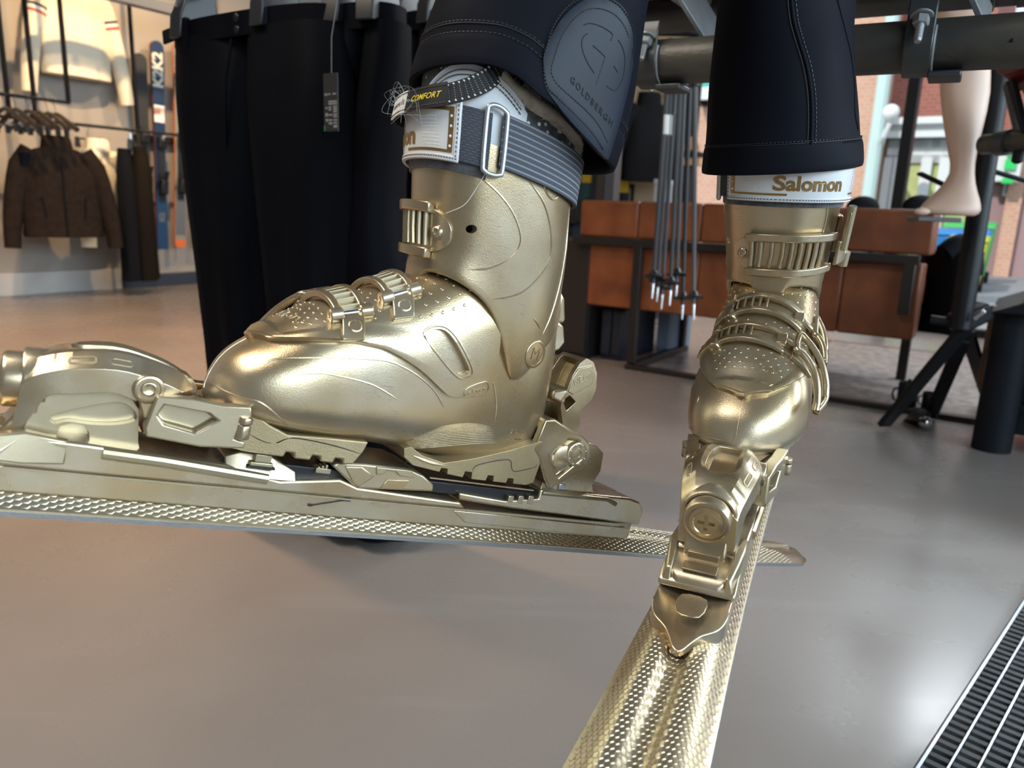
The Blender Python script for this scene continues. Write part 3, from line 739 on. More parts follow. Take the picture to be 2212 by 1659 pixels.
def band_obj(name, a0, a1, z0, z1, o0, o1, material, parent, nu=48, nv=6, label=None):
    """cuff band with a UV laid along it"""
    m = cuff_band(a0, a1, z0, z1, o0, o1, nu, nv)
    o = obj(name, m, material, parent, bevel=0.0, label=label, fixn=True)
    me = o.data; uvl = me.uv_layers.new(name='uv'); cnt = (nu+1)*(nv+1)
    for lp in me.loops:
        k = lp.vertex_index % cnt; uvl.data[lp.index].uv = (k//(nv+1)/nu, (k % (nv+1))/nv)
    return o

def make_boot(label, mtx, mirror, seed):
    global UNIT, MIRROR
    rng = random.Random(seed)
    root = thing('ski_boot', label, 'ski boot', mtx=mtx)
    UNIT = 0.001; MIRROR = mirror
    # ---------------- lower shell
    NT = 72
    xs = [-150.5,-150,-149.2,-148,-146,-143.5,-140,-136,-131]+list(np.arange(-126,118,5.0))+[120,124,128,131,134,137,139.5,142,144,145.5,146.8,147.6,148]
    shell = loft([[tuple(shell_pt(x, 2*math.pi*k/NT)) for k in range(NT)] for x in xs])
    tree = bvh(shell)
    sh = obj('lower_shell', shell, GOLD, root, smooth=60)
    # raised outlines moulded in the side of the shell
    for L in ([(121,64),(115,69.5),(98,75),(75,80),(41,85),(22,83.5),(2,77),(-14,68),(-25,57)], [(99,63),(88,67),(74,68),(47,66.5),(30,62),(17,57)]):
        obj('moulded_line', drape_line(tree, L, 0.75), GOLD, sh)
    obj('moulded_line', drape_line(tree, [(146,41),(141,39.5),(131,38.5),(121,39),(113,36),(102,29),(86,18)], 0.7), GOLD, sh)
    obj('moulded_line', drape_line(tree, [(-34,138),(-36,126),(-48,109),(-58,98),(-67,86),(-77,68),(-82,50)], 0.9), GOLD, sh)
    obj('moulded_line', drape_line(tree, [(112,44),(90,26),(60,22)], 0.6, -120), GOLD, sh)
    obj('mould_seam', tube([tuple(shell_off(x, math.pi/2+0.02, 0.0)) for x in np.arange(122,147,1.5)]+[tuple(shell_off(147.9, t, 0.0)) for t in (0.8, 0.2)], 0.45, 5), GOLD, sh)
    # fan of scored lines on the instep of the sole
    fan = []
    for k in range(15):
        t = k/14
        p0 = (-20-8*t, 20+2*t); a = (-92+16*t, 33+14*t+3*math.sin(t*3)); b = (-4+2*t-26*t*t, 13+28*t)
        fan.append(drape_line(tree, [(a[0]+(b[0]-a[0])*u, a[1]+(b[1]-a[1])*u+2.5*math.sin(u*3.1)) for u in (0,0.3,0.6,1)], 0.42, n=5))
    obj('scored_fan', join(*fan), GOLD, sh)
    sz = draped(tree, [(-96,30),(-128,40),(-131,52),(-105,46)], 0.2, 1.0)
    for s_, dz in (('25/25.5', 45), ('298 mm', 39)):
        tm = textmesh(s_, 5.2, 0.25, 0.05)
        def f(p, dz=dz):
            x, z = -112-p[0]*mirror*1.0, dz+p[1]+p[0]*0.06
            h = side_ray(tree, x, z); q = h[0] if h[0] is not None else Vector((x, 33, z))
            return (q.x, q.y+0.25+p[2], q.z)
        obj('size_mark', vmap(tm, f), GOLD_SMOOTH, sh, smooth=0)
    # ---------------- soles
    fs = [(150,4),(144,1),(118,0),(91,0),(90,4),(84,4),(83,0),(71,0),(70,4),(64,4),(63,0),(53,0),(52,4),(46,4),(45,0),(37,1),(31,12),(29,20),(62,19),(92,17),(106,22),(122,29),(140,30),(151,27),(152,16)]
    front = prism(fs, -34, 34, 'y')
    def toe_round(p):
        k = interp(p[0], [(29,1.12),(90,1.10),(120,1.02),(140,0.82),(152,0.60)])
        return (p[0]-0.0012*p[1]*p[1]*(p[0] > 120), p[1]*k, p[2])
    fo = obj('toe_sole', vmap(front, toe_round), GOLD_DARK, root, bevel=1.2)
    obj('sole_line', drape_line(bvh(vmap(front, toe_round)), [(122,14),(108,9),(98,9),(88,15),(60,14),(32,10)], 0.45, n=5), DARK_RECESS, fo)
    hs = [(-2,19),(-4,12),(-14,6),(-40,3),(-41,6.5),(-47,6.5),(-48,2),(-64,0.6),(-65,6),(-72,6),(-73,0),(-88,0),(-89,5),(-95,5),(-96,0),(-110,0),(-111,4.5),(-117,4.5),(-118,0),(-133,0),(-134,3.5),(-138,3.5),(-139,0),(-148,2),(-153,38),(-146,41),(-130,39),(-104,29),(-70,18),(-42,11),(-20,15),(-8,21)]
    heel = prism(hs, -33, 33, 'y')
    def heel_round(p):
        k = interp(p[0], [(-160,0.72),(-150,0.86),(-135,1.0),(-60,1.08),(0,1.15)])
        return (p[0]+0.0045*p[1]*p[1]*(p[0] < -135), p[1]*k, p[2])
    ho = obj('heel_sole', vmap(heel, heel_round), GOLD_DARK, root, bevel=1.2)
    obj('sole_line', drape_line(bvh(vmap(heel, heel_round)), [(-72,6),(-76,13),(-106,21),(-114,12),(-122,12),(-150,20)], 0.45, n=5), DARK_RECESS, ho)
    obj('sole_lip', drape_line(bvh(vmap(heel, heel_round)), [(-12,14),(-28,10.5),(-44,9.0)], 1.6, off=0.3), SILVER_GOLD, ho)
    # ---------------- overlap flap over toe and instep, with the side window cut through
    ZE = [(-66,62),(-50,63),(-42,64),(-35,65),(-22,69),(-14,73),(-1,80),(13,86),(30,91),(42,93),(57,93),(71,91.5),(90,87.5),(112,80.5),(120,78),(126,76)]
    def flap_uv(u, v, side_in=0.0):
        rear = -64+32*math.sin(math.pi*min(1, max(0, v)))
        fr = 126.0-9.0*(2*v-1)**2
        x = fr+(rear-fr)*u
        ze = interp(x, ZE)
        zt = interp(x, ZT)
        ze = min(ze, zt-0.7)
        t0 = shell_t(x, ze, 1); t1 = shell_t(x, ze+interp(x, [(-60,0),(60,0),(90,1),(110,1),(120,0)]), -1)
        return x, t0+(t1-t0)*v
    def flap_o(u, v):
        x, t = flap_uv(u, v)
        w = interp(x, WM)*2.2
        e = min(v, 1-v)*w*1.25              # distance from the edge
        d = 5.4 if e > 1.2 else 4.3+0.9*e
        e2 = interp(u, [(0,0),(0.05,12),(1,12)])
        pass
        band = 11.0
        if e > band and 126-x > 15: d += -1.3*min(1, (e-band)/1.5)
        if u < 0.02: d -= 1.0
        return shell_off(x, t, d)
    def flap_i(u, v):
        x, t = flap_uv(u, v); return shell_off(x, t, -1.5 if 0.01 < v < 0.99 else 0.8)
    vs = [0,0.008,0.02,0.04,0.07,0.10,0.125,0.135,0.15,0.18]+[0.18+0.64*k/22 for k in range(1,22)]+[0.82,0.85,0.865,0.875,0.90,0.93,0.96,0.98,0.992,1]
    def warp(f):
        n = len(vs)-1
        def g(u, v):
            k = v*n; i = min(n-1, int(k)); return f(u**1.7 if u > 0 else 0, vs[i]+(vs[i+1]-vs[i])*(k-i))
        return g
    flap = slab(warp(flap_o), warp(flap_i), 58, len(vs)-1)
    ftree0 = bvh(flap)
    win = smooth_poly([(8,110),(5,115.5),(-4,118),(-13,114.5),(-26,103),(-36,92.5),(-35.5,88.5),(-28,86.5),(-8,97.5)], 3)
    flap = boolean(flap, prism(win, 20, 90, 'y'))
    ftree = bvh(flap)
    fl = obj('overlap_flap', flap, GOLD, root, smooth=40)
    # the moulded rim of the window, the small grip studs and the badge
    rim = tube([tuple(side_ray(ftree0, *p)[0]) for p in smooth_poly([(10,110),(6,117.5),(-4,120.5),(-14,117),(-28,105),(-39,93),(-39,86.5),(-28,84),(-8,95.5)], 4)], 1.0, 6, closed=True)
    obj('window_rim', rim, GOLD, fl)
    studs = []
    for side in (1, -1):
        for i in range(15):
            for j in range(7):
                x = 100-i*8.6-(j % 2)*4.3; v0 = 0.17+j*0.05
                if x < -34: continue
                x0 = x; ze = interp(x0, ZE); t0 = shell_t(x0, min(ze, interp(x0, ZT)-1), 1); t1 = shell_t(x0, min(ze, interp(x0, ZT)-1), -1)
                t = t0+(t1-t0)*(v0 if side > 0 else 1-v0)
                p = shell_pt(x0, t)
                # leave out where the window, badge and buckles sit
                if side > 0 and (-46 < x0 < 10 and 80 < p[2] < 122): continue
                if 112 < p[2] and x0 > 55 or (abs(x0-66) < 13 and abs(p[1]) < 36) or (abs(x0-27) < 13 and abs(p[1]) < 36): continue
                n = shell_n(x0, t); c = p+n*3.9
                studs.append(lathe(tuple(c), tuple(n), [(1.5,0),(1.3,0.55),(0.8,0.75),(0.1,0.8)], 8))
    obj('grip_studs', join(*studs), GOLD_SMOOTH, fl, kind='stuff', smooth=50)
    bad = [(-38,72),(-40,77.5),(-54,84.5),(-59,83.5),(-60.5,78),(-53,70.5),(-42,68.8)]
    def dr(poly, th, s=1.0):
        return draped(ftree, poly, th, 1.0, 3.0)
    cx_, cz_ = -50, 78.5
    inner = [(cx_+(x-cx_)*0.84, cz_+(z-cz_)*0.80) for x, z in bad]
    rimb = join(*[tube([tuple(side_ray(ftree, *p)[0]) for p in smooth_poly(bad, 3)], 0.8, 6, closed=True)])
    obj('badge_rim', rimb, GOLD_SMOOTH, fl)
    tm = textmesh('salomon', 5.2, 0.3, 0.05)
    def bt(p):
        x, z = -49.5-p[0]*mirror*0.93, 76.2+p[1]+p[0]*mirror*0.33
        h = side_ray(ftree, x, z); q = h[0]; return (x, q.y+p[2]+0.2, z)
    obj('badge_text', vmap(tm, bt), GOLD_SMOOTH, fl, smooth=0)
    # worn maker's lettering on the toe of the flap
    tm = textmesh('SALOMON', 8.0, 0.3, 0.05)
    def tt(p):
        x = 100-p[1]-0.010*p[0]*p[0]; 
        tq = math.pi/2
        t = math.pi/2+(p[0]*mirror*-1)/46.0
        # facing the front: reading from the medial to the lateral side
        return shell_off(x, math.pi/2+(mirror*p[0]*(1 if mirror < 0 else -1))*(-1)/44.0*(1 if mirror > 0 else 1), 4.2+p[2])
    obj('toe_lettering', vmap(tm, tt), GOLD, fl, smooth=0)
    # ---------------- cuff
    NA = 96
    zl = [0,0.012,0.03,0.07,0.15,0.25,0.36,0.48,0.6,0.72,0.84,0.93,1]
    R = []
    def cz(a, k): b = cuff_bottom(a); return b+(CTOP-b)*k
    for k in zl:
        off = 0.0 if k > 0.02 else (-0.9 if k == 0 else -0.1)
        R.append([tuple(cuff_pt(2*math.pi*i/NA, cz(2*math.pi*i/NA, k), off+(1.2 if k < 0.08 else 0))) for i in range(NA)])
    for k in reversed(zl):
        R.append([tuple(cuff_pt(2*math.pi*i/NA, cz(2*math.pi*i/NA, k)+0.01, -4.0)) for i in range(NA)])
    R.append(R[0])
    cuff = loft(R, caps=False)
    bm = bmesh.new(); me = bpy.data.meshes.new('c'); me.from_pydata([tuple(map(float, p)) for p in cuff[0]], [], cuff[1]); bm.from_mesh(me)
    bmesh.ops.remove_doubles(bm, verts=bm.verts, dist=0.0005); bmesh.ops.recalc_face_normals(bm, faces=bm.faces)
    cuff = ([tuple(v.co) for v in bm.verts], None); bm.verts.index_update(); cuff = (cuff[0], [tuple(v.index for v in f.verts) for f in bm.faces]); bm.free(); bpy.data.meshes.remove(me)
    ctree = bvh(cuff)
    hole = tube([(-2,20,197),(-14,80,200)], 3.3, 14)
    cuff = boolean(cuff, hole)
    cf = obj('cuff', cuff, GOLD, root, smooth=45)
    for L in ([(7,239),(-12,232),(-32,221),(-46,207),(-49,196),(-42,183),(-29,173),(-14,168)], [(-36,248),(-61,235),(-78,216),(-85,196),(-78,178),(-67,164),(-54,156),(-40,151)],
              [(-54,250),(-60,244),(-68,241),(-74,244),(-76,250)], [(-86,146),(-94,142),(-100,138)], [(-100,244),(-106,224),(-110,200),(-112,176),(-110,152),(-106,134)]):
        obj('moulded_line', drape_line(ctree, L, 0.85), GOLD, cf)
    obj('moulded_line', tube([tuple(cuff_pt(RAD(-30-20*math.sin(k/10*2.6)*0.8), 172+k*8.5, 0)) for k in range(10)], 0.9, 6), GOLD, cf)
    # ankle pivot disc
    h = side_ray(ctree, -104, 116); n = h[1] if h[1].y > 0 else -h[1]
    pv = obj('ankle_pivot', lathe(tuple(h[0]-n*1.5), tuple(n), [(12.5,0),(12.5,2.2),(11.8,2.9),(10.6,2.9),(10.2,2.1),(6,2.4),(0.2,2.5)], 32), GOLD_SMOOTH, cf, smooth=50)
    q = h[0]+n*1.1; u = Vector((-1,0,0)); u = (u-n*u.dot(n)).normalized(); w_ = Vector((0,0,1)); w_ = (w_-n*w_.dot(n)).normalized()
    mk = [obox(q-u*4-w_*5, q-u*4+w_*5, 1, 1, n), obox(q-u*4+w_*5, q+w_*0, 1, 1, n), obox(q+w_*0, q+u*4+w_*5, 1, 1, n), obox(q+u*4+w_*5, q+u*4-w_*5, 1, 1, n)]
    obj('pivot_mark', join(*mk), GOLD_SMOOTH, pv, smooth=0)
    hl = side_ray(ctree, -104, 116, -120); n2 = hl[1] if hl[1].y < 0 else -hl[1]
    obj('ankle_pivot', lathe(tuple(hl[0]-n2*1.5), tuple(n2), [(12.5,0),(12.5,2.2),(11.8,2.9),(10.6,2.9),(10.2,2.1),(0.2,2.5)], 32), GOLD_SMOOTH, cf, smooth=50)
    # walk lever on the spine
    obj('spine_lever', join(prism([(-130,176),(-137,170),(-144,152),(-142,148),(-136,148)], -11, 11, 'y'), prism([(-130,150),(-142,146),(-148,132),(-144,124),(-132,118)], -14, 14, 'y')), GOLD_SMOOTH, cf, bevel=2)
    # ---------------- cuff buckle: anchor tab, bolt, ladder rails and rungs, lever
    tab = cuff_band(12, 36, lambda u: 190-17*math.sqrt(max(0, 1-(u*0.98)**2)), lambda u: 190+17*math.sqrt(max(0, 1-(u*0.98)**2)), -0.5, 2.2, 14, 6)
    lb = obj('buckle_ladder', tab, GOLD_SMOOTH, root, smooth=40, bevel=0.5)
    p = cuff_pt(RAD(24), 190, 2.0); n = cuff_pt(RAD(24), 190, 6.0)-p
    obj('ladder_bolt', join(lathe(tuple(p), tuple(n), [(5.2,0),(5.0,1.4),(4.0,2.6),(2.4,3.2),(2.2,2.4),(0.1,2.2)], 20), lathe(tuple(p), tuple(n), [(6.6,-1),(6.6,0.5),(5,0.6)], 20)), GOLD_SMOOTH, lb)
    lim = -52
    obj('ladder_base', cuff_band(16, lim, 176, 206, 0, 2.2, 30, 2), GOLD, lb)
    for z0, sl in ((204, 0), (170, 0)):
        def rail(z0=z0):
            def path(u, v, o):
                a = 19+(lim-8-19)*u; bow = math.sin(math.pi*u)*2.0
                up = 2.5*u if z0 > 190 else 6*u**2
                return cuff_pt(RAD(a), z0-2+8*v+up, o+bow*0.5)
            return slab(lambda u, v: path(u, v, 8.5), lambda u, v: path(u, v, 0.5), 30, 2)
        obj('ladder_rail', rail(), GOLD_SMOOTH, lb, bevel=1.3)
    for k in range(9):
        a = 15-k*7.2
        obj('ladder_rung', tube([tuple(cuff_pt(RAD(a), 178, 4.4)), tuple(cuff_pt(RAD(a-1), 191, 4.6)), tuple(cuff_pt(RAD(a-1), 205, 4.4))], [2.3,2.3,2.3], 8), SILVER_GOLD if k < 2 else GOLD_SMOOTH, lb)
    lv = obj('buckle_lever', join(
        slab(lambda u, v: cuff_pt(RAD(lim-6-26*u), 180+24*v+8*u, 13+3*math.sin(3*u)), lambda u, v: cuff_pt(RAD(lim-6-26*u), 180+24*v+8*u, 9.5+3*math.sin(3*u)), 10, 2),), GOLD_SMOOTH, root, bevel=1.0)
    lo_ = cuff_pt(RAD(-70), 186, 20); hi_ = cuff_pt(RAD(-70), 236, 20)
    obj('lever_frame', join(slab(lambda u, v: cuff_pt(RAD(-60-14*u), 212+20*v, 17-4*u), lambda u, v: cuff_pt(RAD(-60-14*u), 212+20*v, 13-4*u), 8, 2),
        slab(lambda u, v: cuff_pt(RAD(-72-10*u), 184+52*v, 15), lambda u, v: cuff_pt(RAD(-72-10*u), 184+52*v, 9), 6, 4)), GOLD_SMOOTH, lv, bevel=1.2)
    obj('lever_pin', join(tube([tuple(cuff_pt(RAD(-63), 196, 15)), tuple(cuff_pt(RAD(-63), 238, 15))], 4.0, 12), tube([tuple(cuff_pt(RAD(-76), 178, 15)), tuple(cuff_pt(RAD(-76), 192, 15))], 5, 12)), SILVER_GOLD, lv)
    obj('lever_base', cuff_band(-78, -112, 190, 226, 0, 4.5, 10, 3), GOLD, lv, bevel=1.0)
    # ---------------- toe and instep buckles
    for x0, ya, yl, hh in ((66, 30, -25, 5.5), (27, 23, -33, 6.0)):
        def S(y, dx, off, x0=x0):
            # point over the flap at lateral position y (mm across)
            x = x0+dx-0.10*(y-24)
            z = None
            lo, hi = 0.05, math.pi-0.05
            for _ in range(28):
                m_ = (lo+hi)/2
                if shell_pt(x, m_)[1] > y: lo = m_
                else: hi = m_
            t = (lo+hi)/2
            return shell_pt(x, t)+shell_n(x, t)*(5.0+off)
        bl = None
        for dx in (8.5, -8.5):
            def fr(u, v, o, dx=dx):
                y = ya+(yl-ya)*u
                return S(y, dx-2.6+5.2*v, o+hh*math.sin(math.pi*(0.12+0.80*u))**0.8)
            m_ = slab(lambda u, v: fr(u, v, 2.2), lambda u, v: fr(u, v, -3.0), 22, 2)
            if bl is None: bl = obj('foot_buckle', m_, GOLD_SMOOTH, root, bevel=1.2)
            else: obj('buckle_rail', m_, GOLD_SMOOTH, bl, bevel=1.2)
        # strap under the ladder
        obj('buckle_strap', slab(lambda u, v: S(ya-2+(yl-8-ya)*u, -8+16*v, 1.6), lambda u, v: S(ya-2+(yl-8-ya)*u, -8+16*v, -1.5), 18, 2), GOLD, bl, bevel=0.6)
        for k in range(5):
            y = ya-2-k*6.0
            o = hh*math.sin(math.pi*(0.12+0.80*(k*6.0+2)/(ya-yl)))**0.8-0.5
            obj('buckle_tooth', obox(S(y, 8, o), S(y, -8, o), 2.4, 5.0, shell_n(x0, math.pi/2)), SILVER_GOLD if k < 3 else GOLD_SMOOTH, bl, bevel=0.7)
        a_, b_ = S(ya+2, 10.0, 1.8), S(ya+2, -10.0, 1.8)
        obj('buckle_axle', cyl(a_, b_, 2.4, 14), STEEL, bl)
        for q in (a_, b_):
            d = (b_-a_)/np.linalg.norm(b_-a_)
            s_ = 1 if np.allclose(q, a_) else -1
            obj('axle_cap', lathe(tuple(q+d*s_*4.5), tuple(-d*s_), [(0.2,0),(5.0,0),(5.6,0.8),(5.6,9),(4.8,10),(2.6,10),(2.4,9.2),(0.2,9.2)], 20), GOLD_SMOOTH, bl)
        # anchor plate on the medial side
        def an(u, v, o): return S(ya+3+12*u, -9+16*v+3*u, o)
        ap = obj('anchor_plate', slab(lambda u, v: an(u, v, 3.4), lambda u, v: an(u, v, -1), 6, 4), GOLD_SMOOTH, bl, bevel=0.8)
        q = S(ya+10, 0, 3.2); nn = S(ya+10, 0, 6.0)-q
        obj('anchor_rivet', lathe(tuple(q), tuple(nn), [(5.2,0),(5.2,0.6),(4.6,0.9),(4.2,0.3),(0.2,0.4)], 20), GOLD_SMOOTH, bl)
        # lateral hook, links and lever
        obj('buckle_hook', join(obox(S(yl+4, 6, 5), S(yl+4, -6, 5), 9, 4, shell_n(x0, math.pi/2)), tube([S(yl+2, 0, 6), S(yl-6, 0, 6), S(yl-14, 0, 6)], 2.6, 10)), GOLD_SMOOTH, bl, bevel=0.8)
        obj('buckle_base', slab(lambda u, v: S(yl-6-16*u, -10+20*v, 4.0), lambda u, v: S(yl-6-16*u, -10+20*v, -1), 8, 4), GOLD_SMOOTH, bl, bevel=0.9)
        def tat(y, x):
            lo, hi = 0.05, math.pi-0.05
            for _ in range(28):
                m_ = (lo+hi)/2
                if shell_pt(x, m_)[1] > y: lo = m_
                else: hi = m_
            return (lo+hi)/2
        t0_ = tat(yl-6, x0); t1_ = shell_t(x0+20, 70 if x0 > 40 else 98, -1)
        def ST(u, dx, off):
            x = x0+dx; t = t0_+(t1_-t0_)*u
            return shell_pt(x, t)+shell_n(x, t)*(5.0+off)
        def arm(side): return [ST(0.02+0.98*k/9, side*(10.0-2.0*k/9)+(28 if x0 > 40 else 24)*(k/9)**1.2, 8+3.5*math.sin(2.6*k/9)) for k in range(10)]
        arm1, arm2 = arm(1), arm(-1)
        obj('buckle_lever', tube(smooth_poly([tuple(p) for p in arm1+arm2[::-1]], 3), 3.2, 8, closed=True), GOLD_SMOOTH, bl, smooth=50)
        obj('lever_tip', obox(arm1[-1], arm2[-1], 9, 5, shell_n(x0, t1_)), GOLD_SMOOTH, bl, bevel=1.4)
        obj('lever_base', slab(lambda u, v: ST(0.02+0.5*u, -8+16*v, 7.5), lambda u, v: ST(0.02+0.5*u, -8+16*v, 2.5), 6, 3), GOLD_SMOOTH, bl, bevel=1.0)
        for k in (0.12, 0.48):
            q = ST(k, 1+6*k, 8); nn = ST(k, 1+6*k, 12)-q
            obj('lever_rivet', lathe(tuple(q), tuple(nn), [(6.5,-5),(6.5,-0.3),(5.8,0.6),(3.4,0.8),(3.0,0.2),(0.2,0)], 18), GOLD_SMOOTH, bl)
    # ---------------- liner, tongue, fleece
    lin = []
    def ltop(a):
        d = abs((math.degrees(a)+180) % 360-180); return interp(d, [(0,318),(55,318),(70,309),(110,303),(140,300),(180,296)])
    for z in (236, 262, 272, 282, 290, 296, 1000):
        lin.append([tuple(cuff_pt(2*math.pi*i/72, min(z, ltop(2*math.pi*i/72)-(0 if z == 1000 else 3)), -3.5+0.8*math.sin(i*1.7)*(z > 270))) for i in range(72)])
    lin.append([tuple(cuff_pt(2*math.pi*i/72, ltop(2*math.pi*i/72)-1, -10)) for i in range(72)])
    lin.append([tuple(cuff_pt(2*math.pi*i/72, 240, -12)) for i in range(72)])
    ln = obj('liner', loft(lin, caps=False), FELT, root, smooth=60)
    dots = []
    for _ in range(46):
        a = RAD(rng.uniform(70, 175)); z = rng.uniform(284, 300)
        p = cuff_pt(a, z, -3.2); n = cuff_pt(a, z, 2)-p
        dots.append(lathe(tuple(p), tuple(n), [(1.7,0),(1.5,0.3),(0.1,0.4)], 8))
    for _ in range(14):
        a = RAD(rng.uniform(-30, 70)); z = rng.uniform(300, 317)
        p = cuff_pt(a, z, -3.0); n = cuff_pt(a, z, 2)-p
        dots.append(lathe(tuple(p), tuple(n), [(1.6,0),(1.4,0.3),(0.1,0.4)], 8))
    obj('liner_dots', join(*dots), WHITE_PU, ln, kind='stuff')
    # felt edge showing under the strap, above the shell
    obj('liner_edge', cuff_band(-95, 58, 236, lambda u: 243, -2, 2.4, 40, 2), FELT, ln)
    # fleece trim: many short tufts
    V = []; F = []
    def tuft(p, d, L):
        s = Vector(d).orthogonal().normalized(); t = Vector(d).cross(s); b = len(V); r = 0.42
        for k in range(3): V.append(tuple(Vector(p)+s*r*math.cos(2.1*k)+t*r*math.sin(2.1*k)))
        V.append(tuple(Vector(p)+Vector(d)*L)); F.extend([(b,b+1,b+3),(b+1,b+2,b+3),(b+2,b,b+3)])
    for _ in range(5200):
        a = RAD(rng.uniform(60, 182)); k = rng.random(); z = ltop(a)-9+13*k
        off = -3.4-(5*k if k > 0.6 else 0)
        p = cuff_pt(a, z, off); n = cuff_pt(a, z, off+1)-p
        d = Vector(n)*0.8+Vector((rng.uniform(-.8,.8), rng.uniform(-.8,.8), rng.uniform(-0.3,1.0)))
        tuft(p, d.normalized(), rng.uniform(3.0, 6.5))
    for _ in range(900):
        a = RAD(rng.uniform(80, 96)); z = rng.uniform(300, 328)
        p = cuff_pt(a, z, -8); d = Vector(cuff_pt(a, z, 1)-cuff_pt(a, z, 0))+Vector((rng.uniform(-.8,.8), rng.uniform(-.8,.8), rng.uniform(-0.6,0.8)))
        tuft(p, d.normalized(), rng.uniform(2.5, 5.0))
    ft_ = obj('fleece_trim', (V, F), FUR, ln, kind='stuff', fixn=False, smooth=0)
    obj('fleece_roll', join(tube([tuple(cuff_pt(RAD(a), ltop(RAD(a))-3, -6)) for a in range(60, 184, 4)], 6.5, 10), tube([tuple(cuff_pt(RAD(88), z, -12)) for z in (296, 306, 316, 328)], 7.5, 10)), FUR, ln, smooth=60)
    # white tongue panel with stitched arcs
    A0, A1 = -45, 82
    def tz(u): return max(264, 313-30*(abs((A0+(A1-A0)*u)-42)/48)**2.2)
    tg = obj('tongue', cuff_band(A0, A1, 258, lambda u: tz(u), -3.6, -0.4, 40, 8), WHITE_PU, root, smooth=50)
    for d in (0.6, 4.2, 7.6):
        pts = [tuple(cuff_pt(RAD(A0+(A1-A0)*k/60), max(262, tz(k/60)-d-0.5*d*0), 0.3)) for k in range(4, 59)]
        if d < 1: obj('tongue_binding', tube(pts, 1.2, 6), WHITE_PU, tg)
        else:
            st = [tube([pts[i], tuple((np.array(pts[i])*0.2+np.array(pts[i+1])*0.8))], 0.42, 5) for i in range(0, len(pts)-1)]
            obj('stitching', join(*st), STITCH, tg, kind='stuff')
    def cp(a, z, o): return tuple(cuff_pt(RAD(a), z, o))
    # pull loop of black webbing with its sewn label
    if mirror > 0:
        def ribbon(path, w, th, wdir=None):
            P = [Vector(p) for p in path]; R = []
            for i, p in enumerate(P):
                d = (P[min(i+1, len(P)-1)]-P[max(i-1, 0)]).normalized()
                up = Vector((0,0,1)) if wdir is None else Vector(wdir[i]); up = (up-d*up.dot(d)).normalized(); n = d.cross(up)
                R.append([p-up*w/2-n*th/2, p+up*w/2-n*th/2, p+up*w/2+n*th/2, p-up*w/2+n*th/2])
            return loft(R)
        path = smooth_poly([cp(60,318,1.5), cp(54,306,4), cp(44,295,7), cp(30,287,9), cp(14,282,12), cp(-4,279,14), cp(-20,277,15)], 4, closed=False)
        tw = [(0.25,0,0.9)]*5+[(0.1,0,1)]*(len(path)-5)
        wbs = obj('pull_loop', ribbon(path, 15.5, 1.3), WEB_BLACK, root, smooth=30)
        back = smooth_poly([cp(-20,277,15), cp(-27,276,12), cp(-26,275,6), cp(-10,274,4.5), cp(10,275,3.5)], 4, closed=False)
        obj('loop_return', ribbon(back, 15, 1.2), WEB_BLACK, wbs, smooth=30)
        # light edge threads
        th = []
        for i in range(1, len(path)-8):
            for s in (1, -1):
                p = Vector(path[i]); d = (Vector(path[min(i+1,len(path)-1)])-Vector(path[i-1])).normalized()
                up = (Vector((0,0,1))-d*d.z).normalized(); n = d.cross(up); n = n if n.dot(Vector((p.x+40, p.y, 0))) > 0 else -n
                c = p+up*s*6.2+n*0.8
                th.append(sphere(tuple(c), 0.8, 6, 4, (1.3,1,0.8)))
                if i % 1 == 0:
                    for q in range(-3, 4): th.append(sphere(tuple(p+up*q*1.7+n*0.62), 0.35, 5, 3))
        obj('loop_threads', join(*th), WHITE_THREAD, wbs, kind='stuff')
        lab = [path[i] for i in range(12, len(path))]
        def outw(pt, d): 
            v = Vector((pt[0]+40, pt[1], 0)).normalized(); return tuple(Vector(pt)+v*d)
        n_l = len(lab); cut = int(n_l*0.55)
        obj('loop_label', ribbon([outw(p, 1.2) for p in lab[:cut+1]], 17, 1.2), BLACK_PLASTIC, wbs, smooth=30, label='black half of the sewn label')
        obj('loop_label', ribbon([outw(p, 1.2) for p in lab[cut:]], 17, 1.2), WHITE_THREAD, wbs, smooth=30, label='pale half of the sewn label')
        LP = [np.array(outw(p, 2.0)) for p in lab]
        seg = [0.0]
        for i in range(1, n_l): seg.append(seg[-1]+np.linalg.norm(LP[i]-LP[i-1]))
        def on_label(s):
            return np.array([np.interp(s, seg, [p[k] for p in LP]) for k in range(3)])
        if mirror > 0:
            for word, c_, mt, sz_ in (('COMFORT', 0.28, YELLOW_INK, 6.4), ('custom fit', 0.78, STITCH, 6.2)):
                tm = textmesh(word, sz_, 0.05, 0.02 if c_ < 0.5 else 0.06, shear=0.2 if c_ < 0.5 else 0)
                def lm_(p, c_=c_):
                    q = on_label(max(0, min(seg[-1], seg[-1]*c_-p[0]))); v = np.array((q[0]+40, q[1], 0)); v /= np.linalg.norm(v)
                    return q+np.array((0,0,p[1]))+v*(0.05+p[2])
                obj('label_text', vmap(tm, lm_), mt, wbs, smooth=0)
            for s_ in (6.8, -6.8):
                obj('label_seam', join(*[tube([tuple(on_label(seg[-1]*k/26)+np.array((0,0,s_))), tuple(on_label(seg[-1]*(k+0.7)/26)+np.array((0,0,s_)))], 0.45, 5) for k in range(26)]), STITCH, wbs, kind='stuff')
    # ---------------- power strap with badge and ring
    ps = band_obj('power_strap', -112, 59, 243, 282, 2.2, 5.6, WEB_GREY, root, label='grey woven strap')
    band_obj('strap_tail', 66, 250, lambda u: 247-3*u*0, lambda u: 285-3*u, 1.5, 5.2, WEB_STRIPE, ps, label='light striped strap')
    # the strap label, stitched round, white with bronze print
    za, zb_ = 241.5, 284.5
    L0, L1 = 38, -79
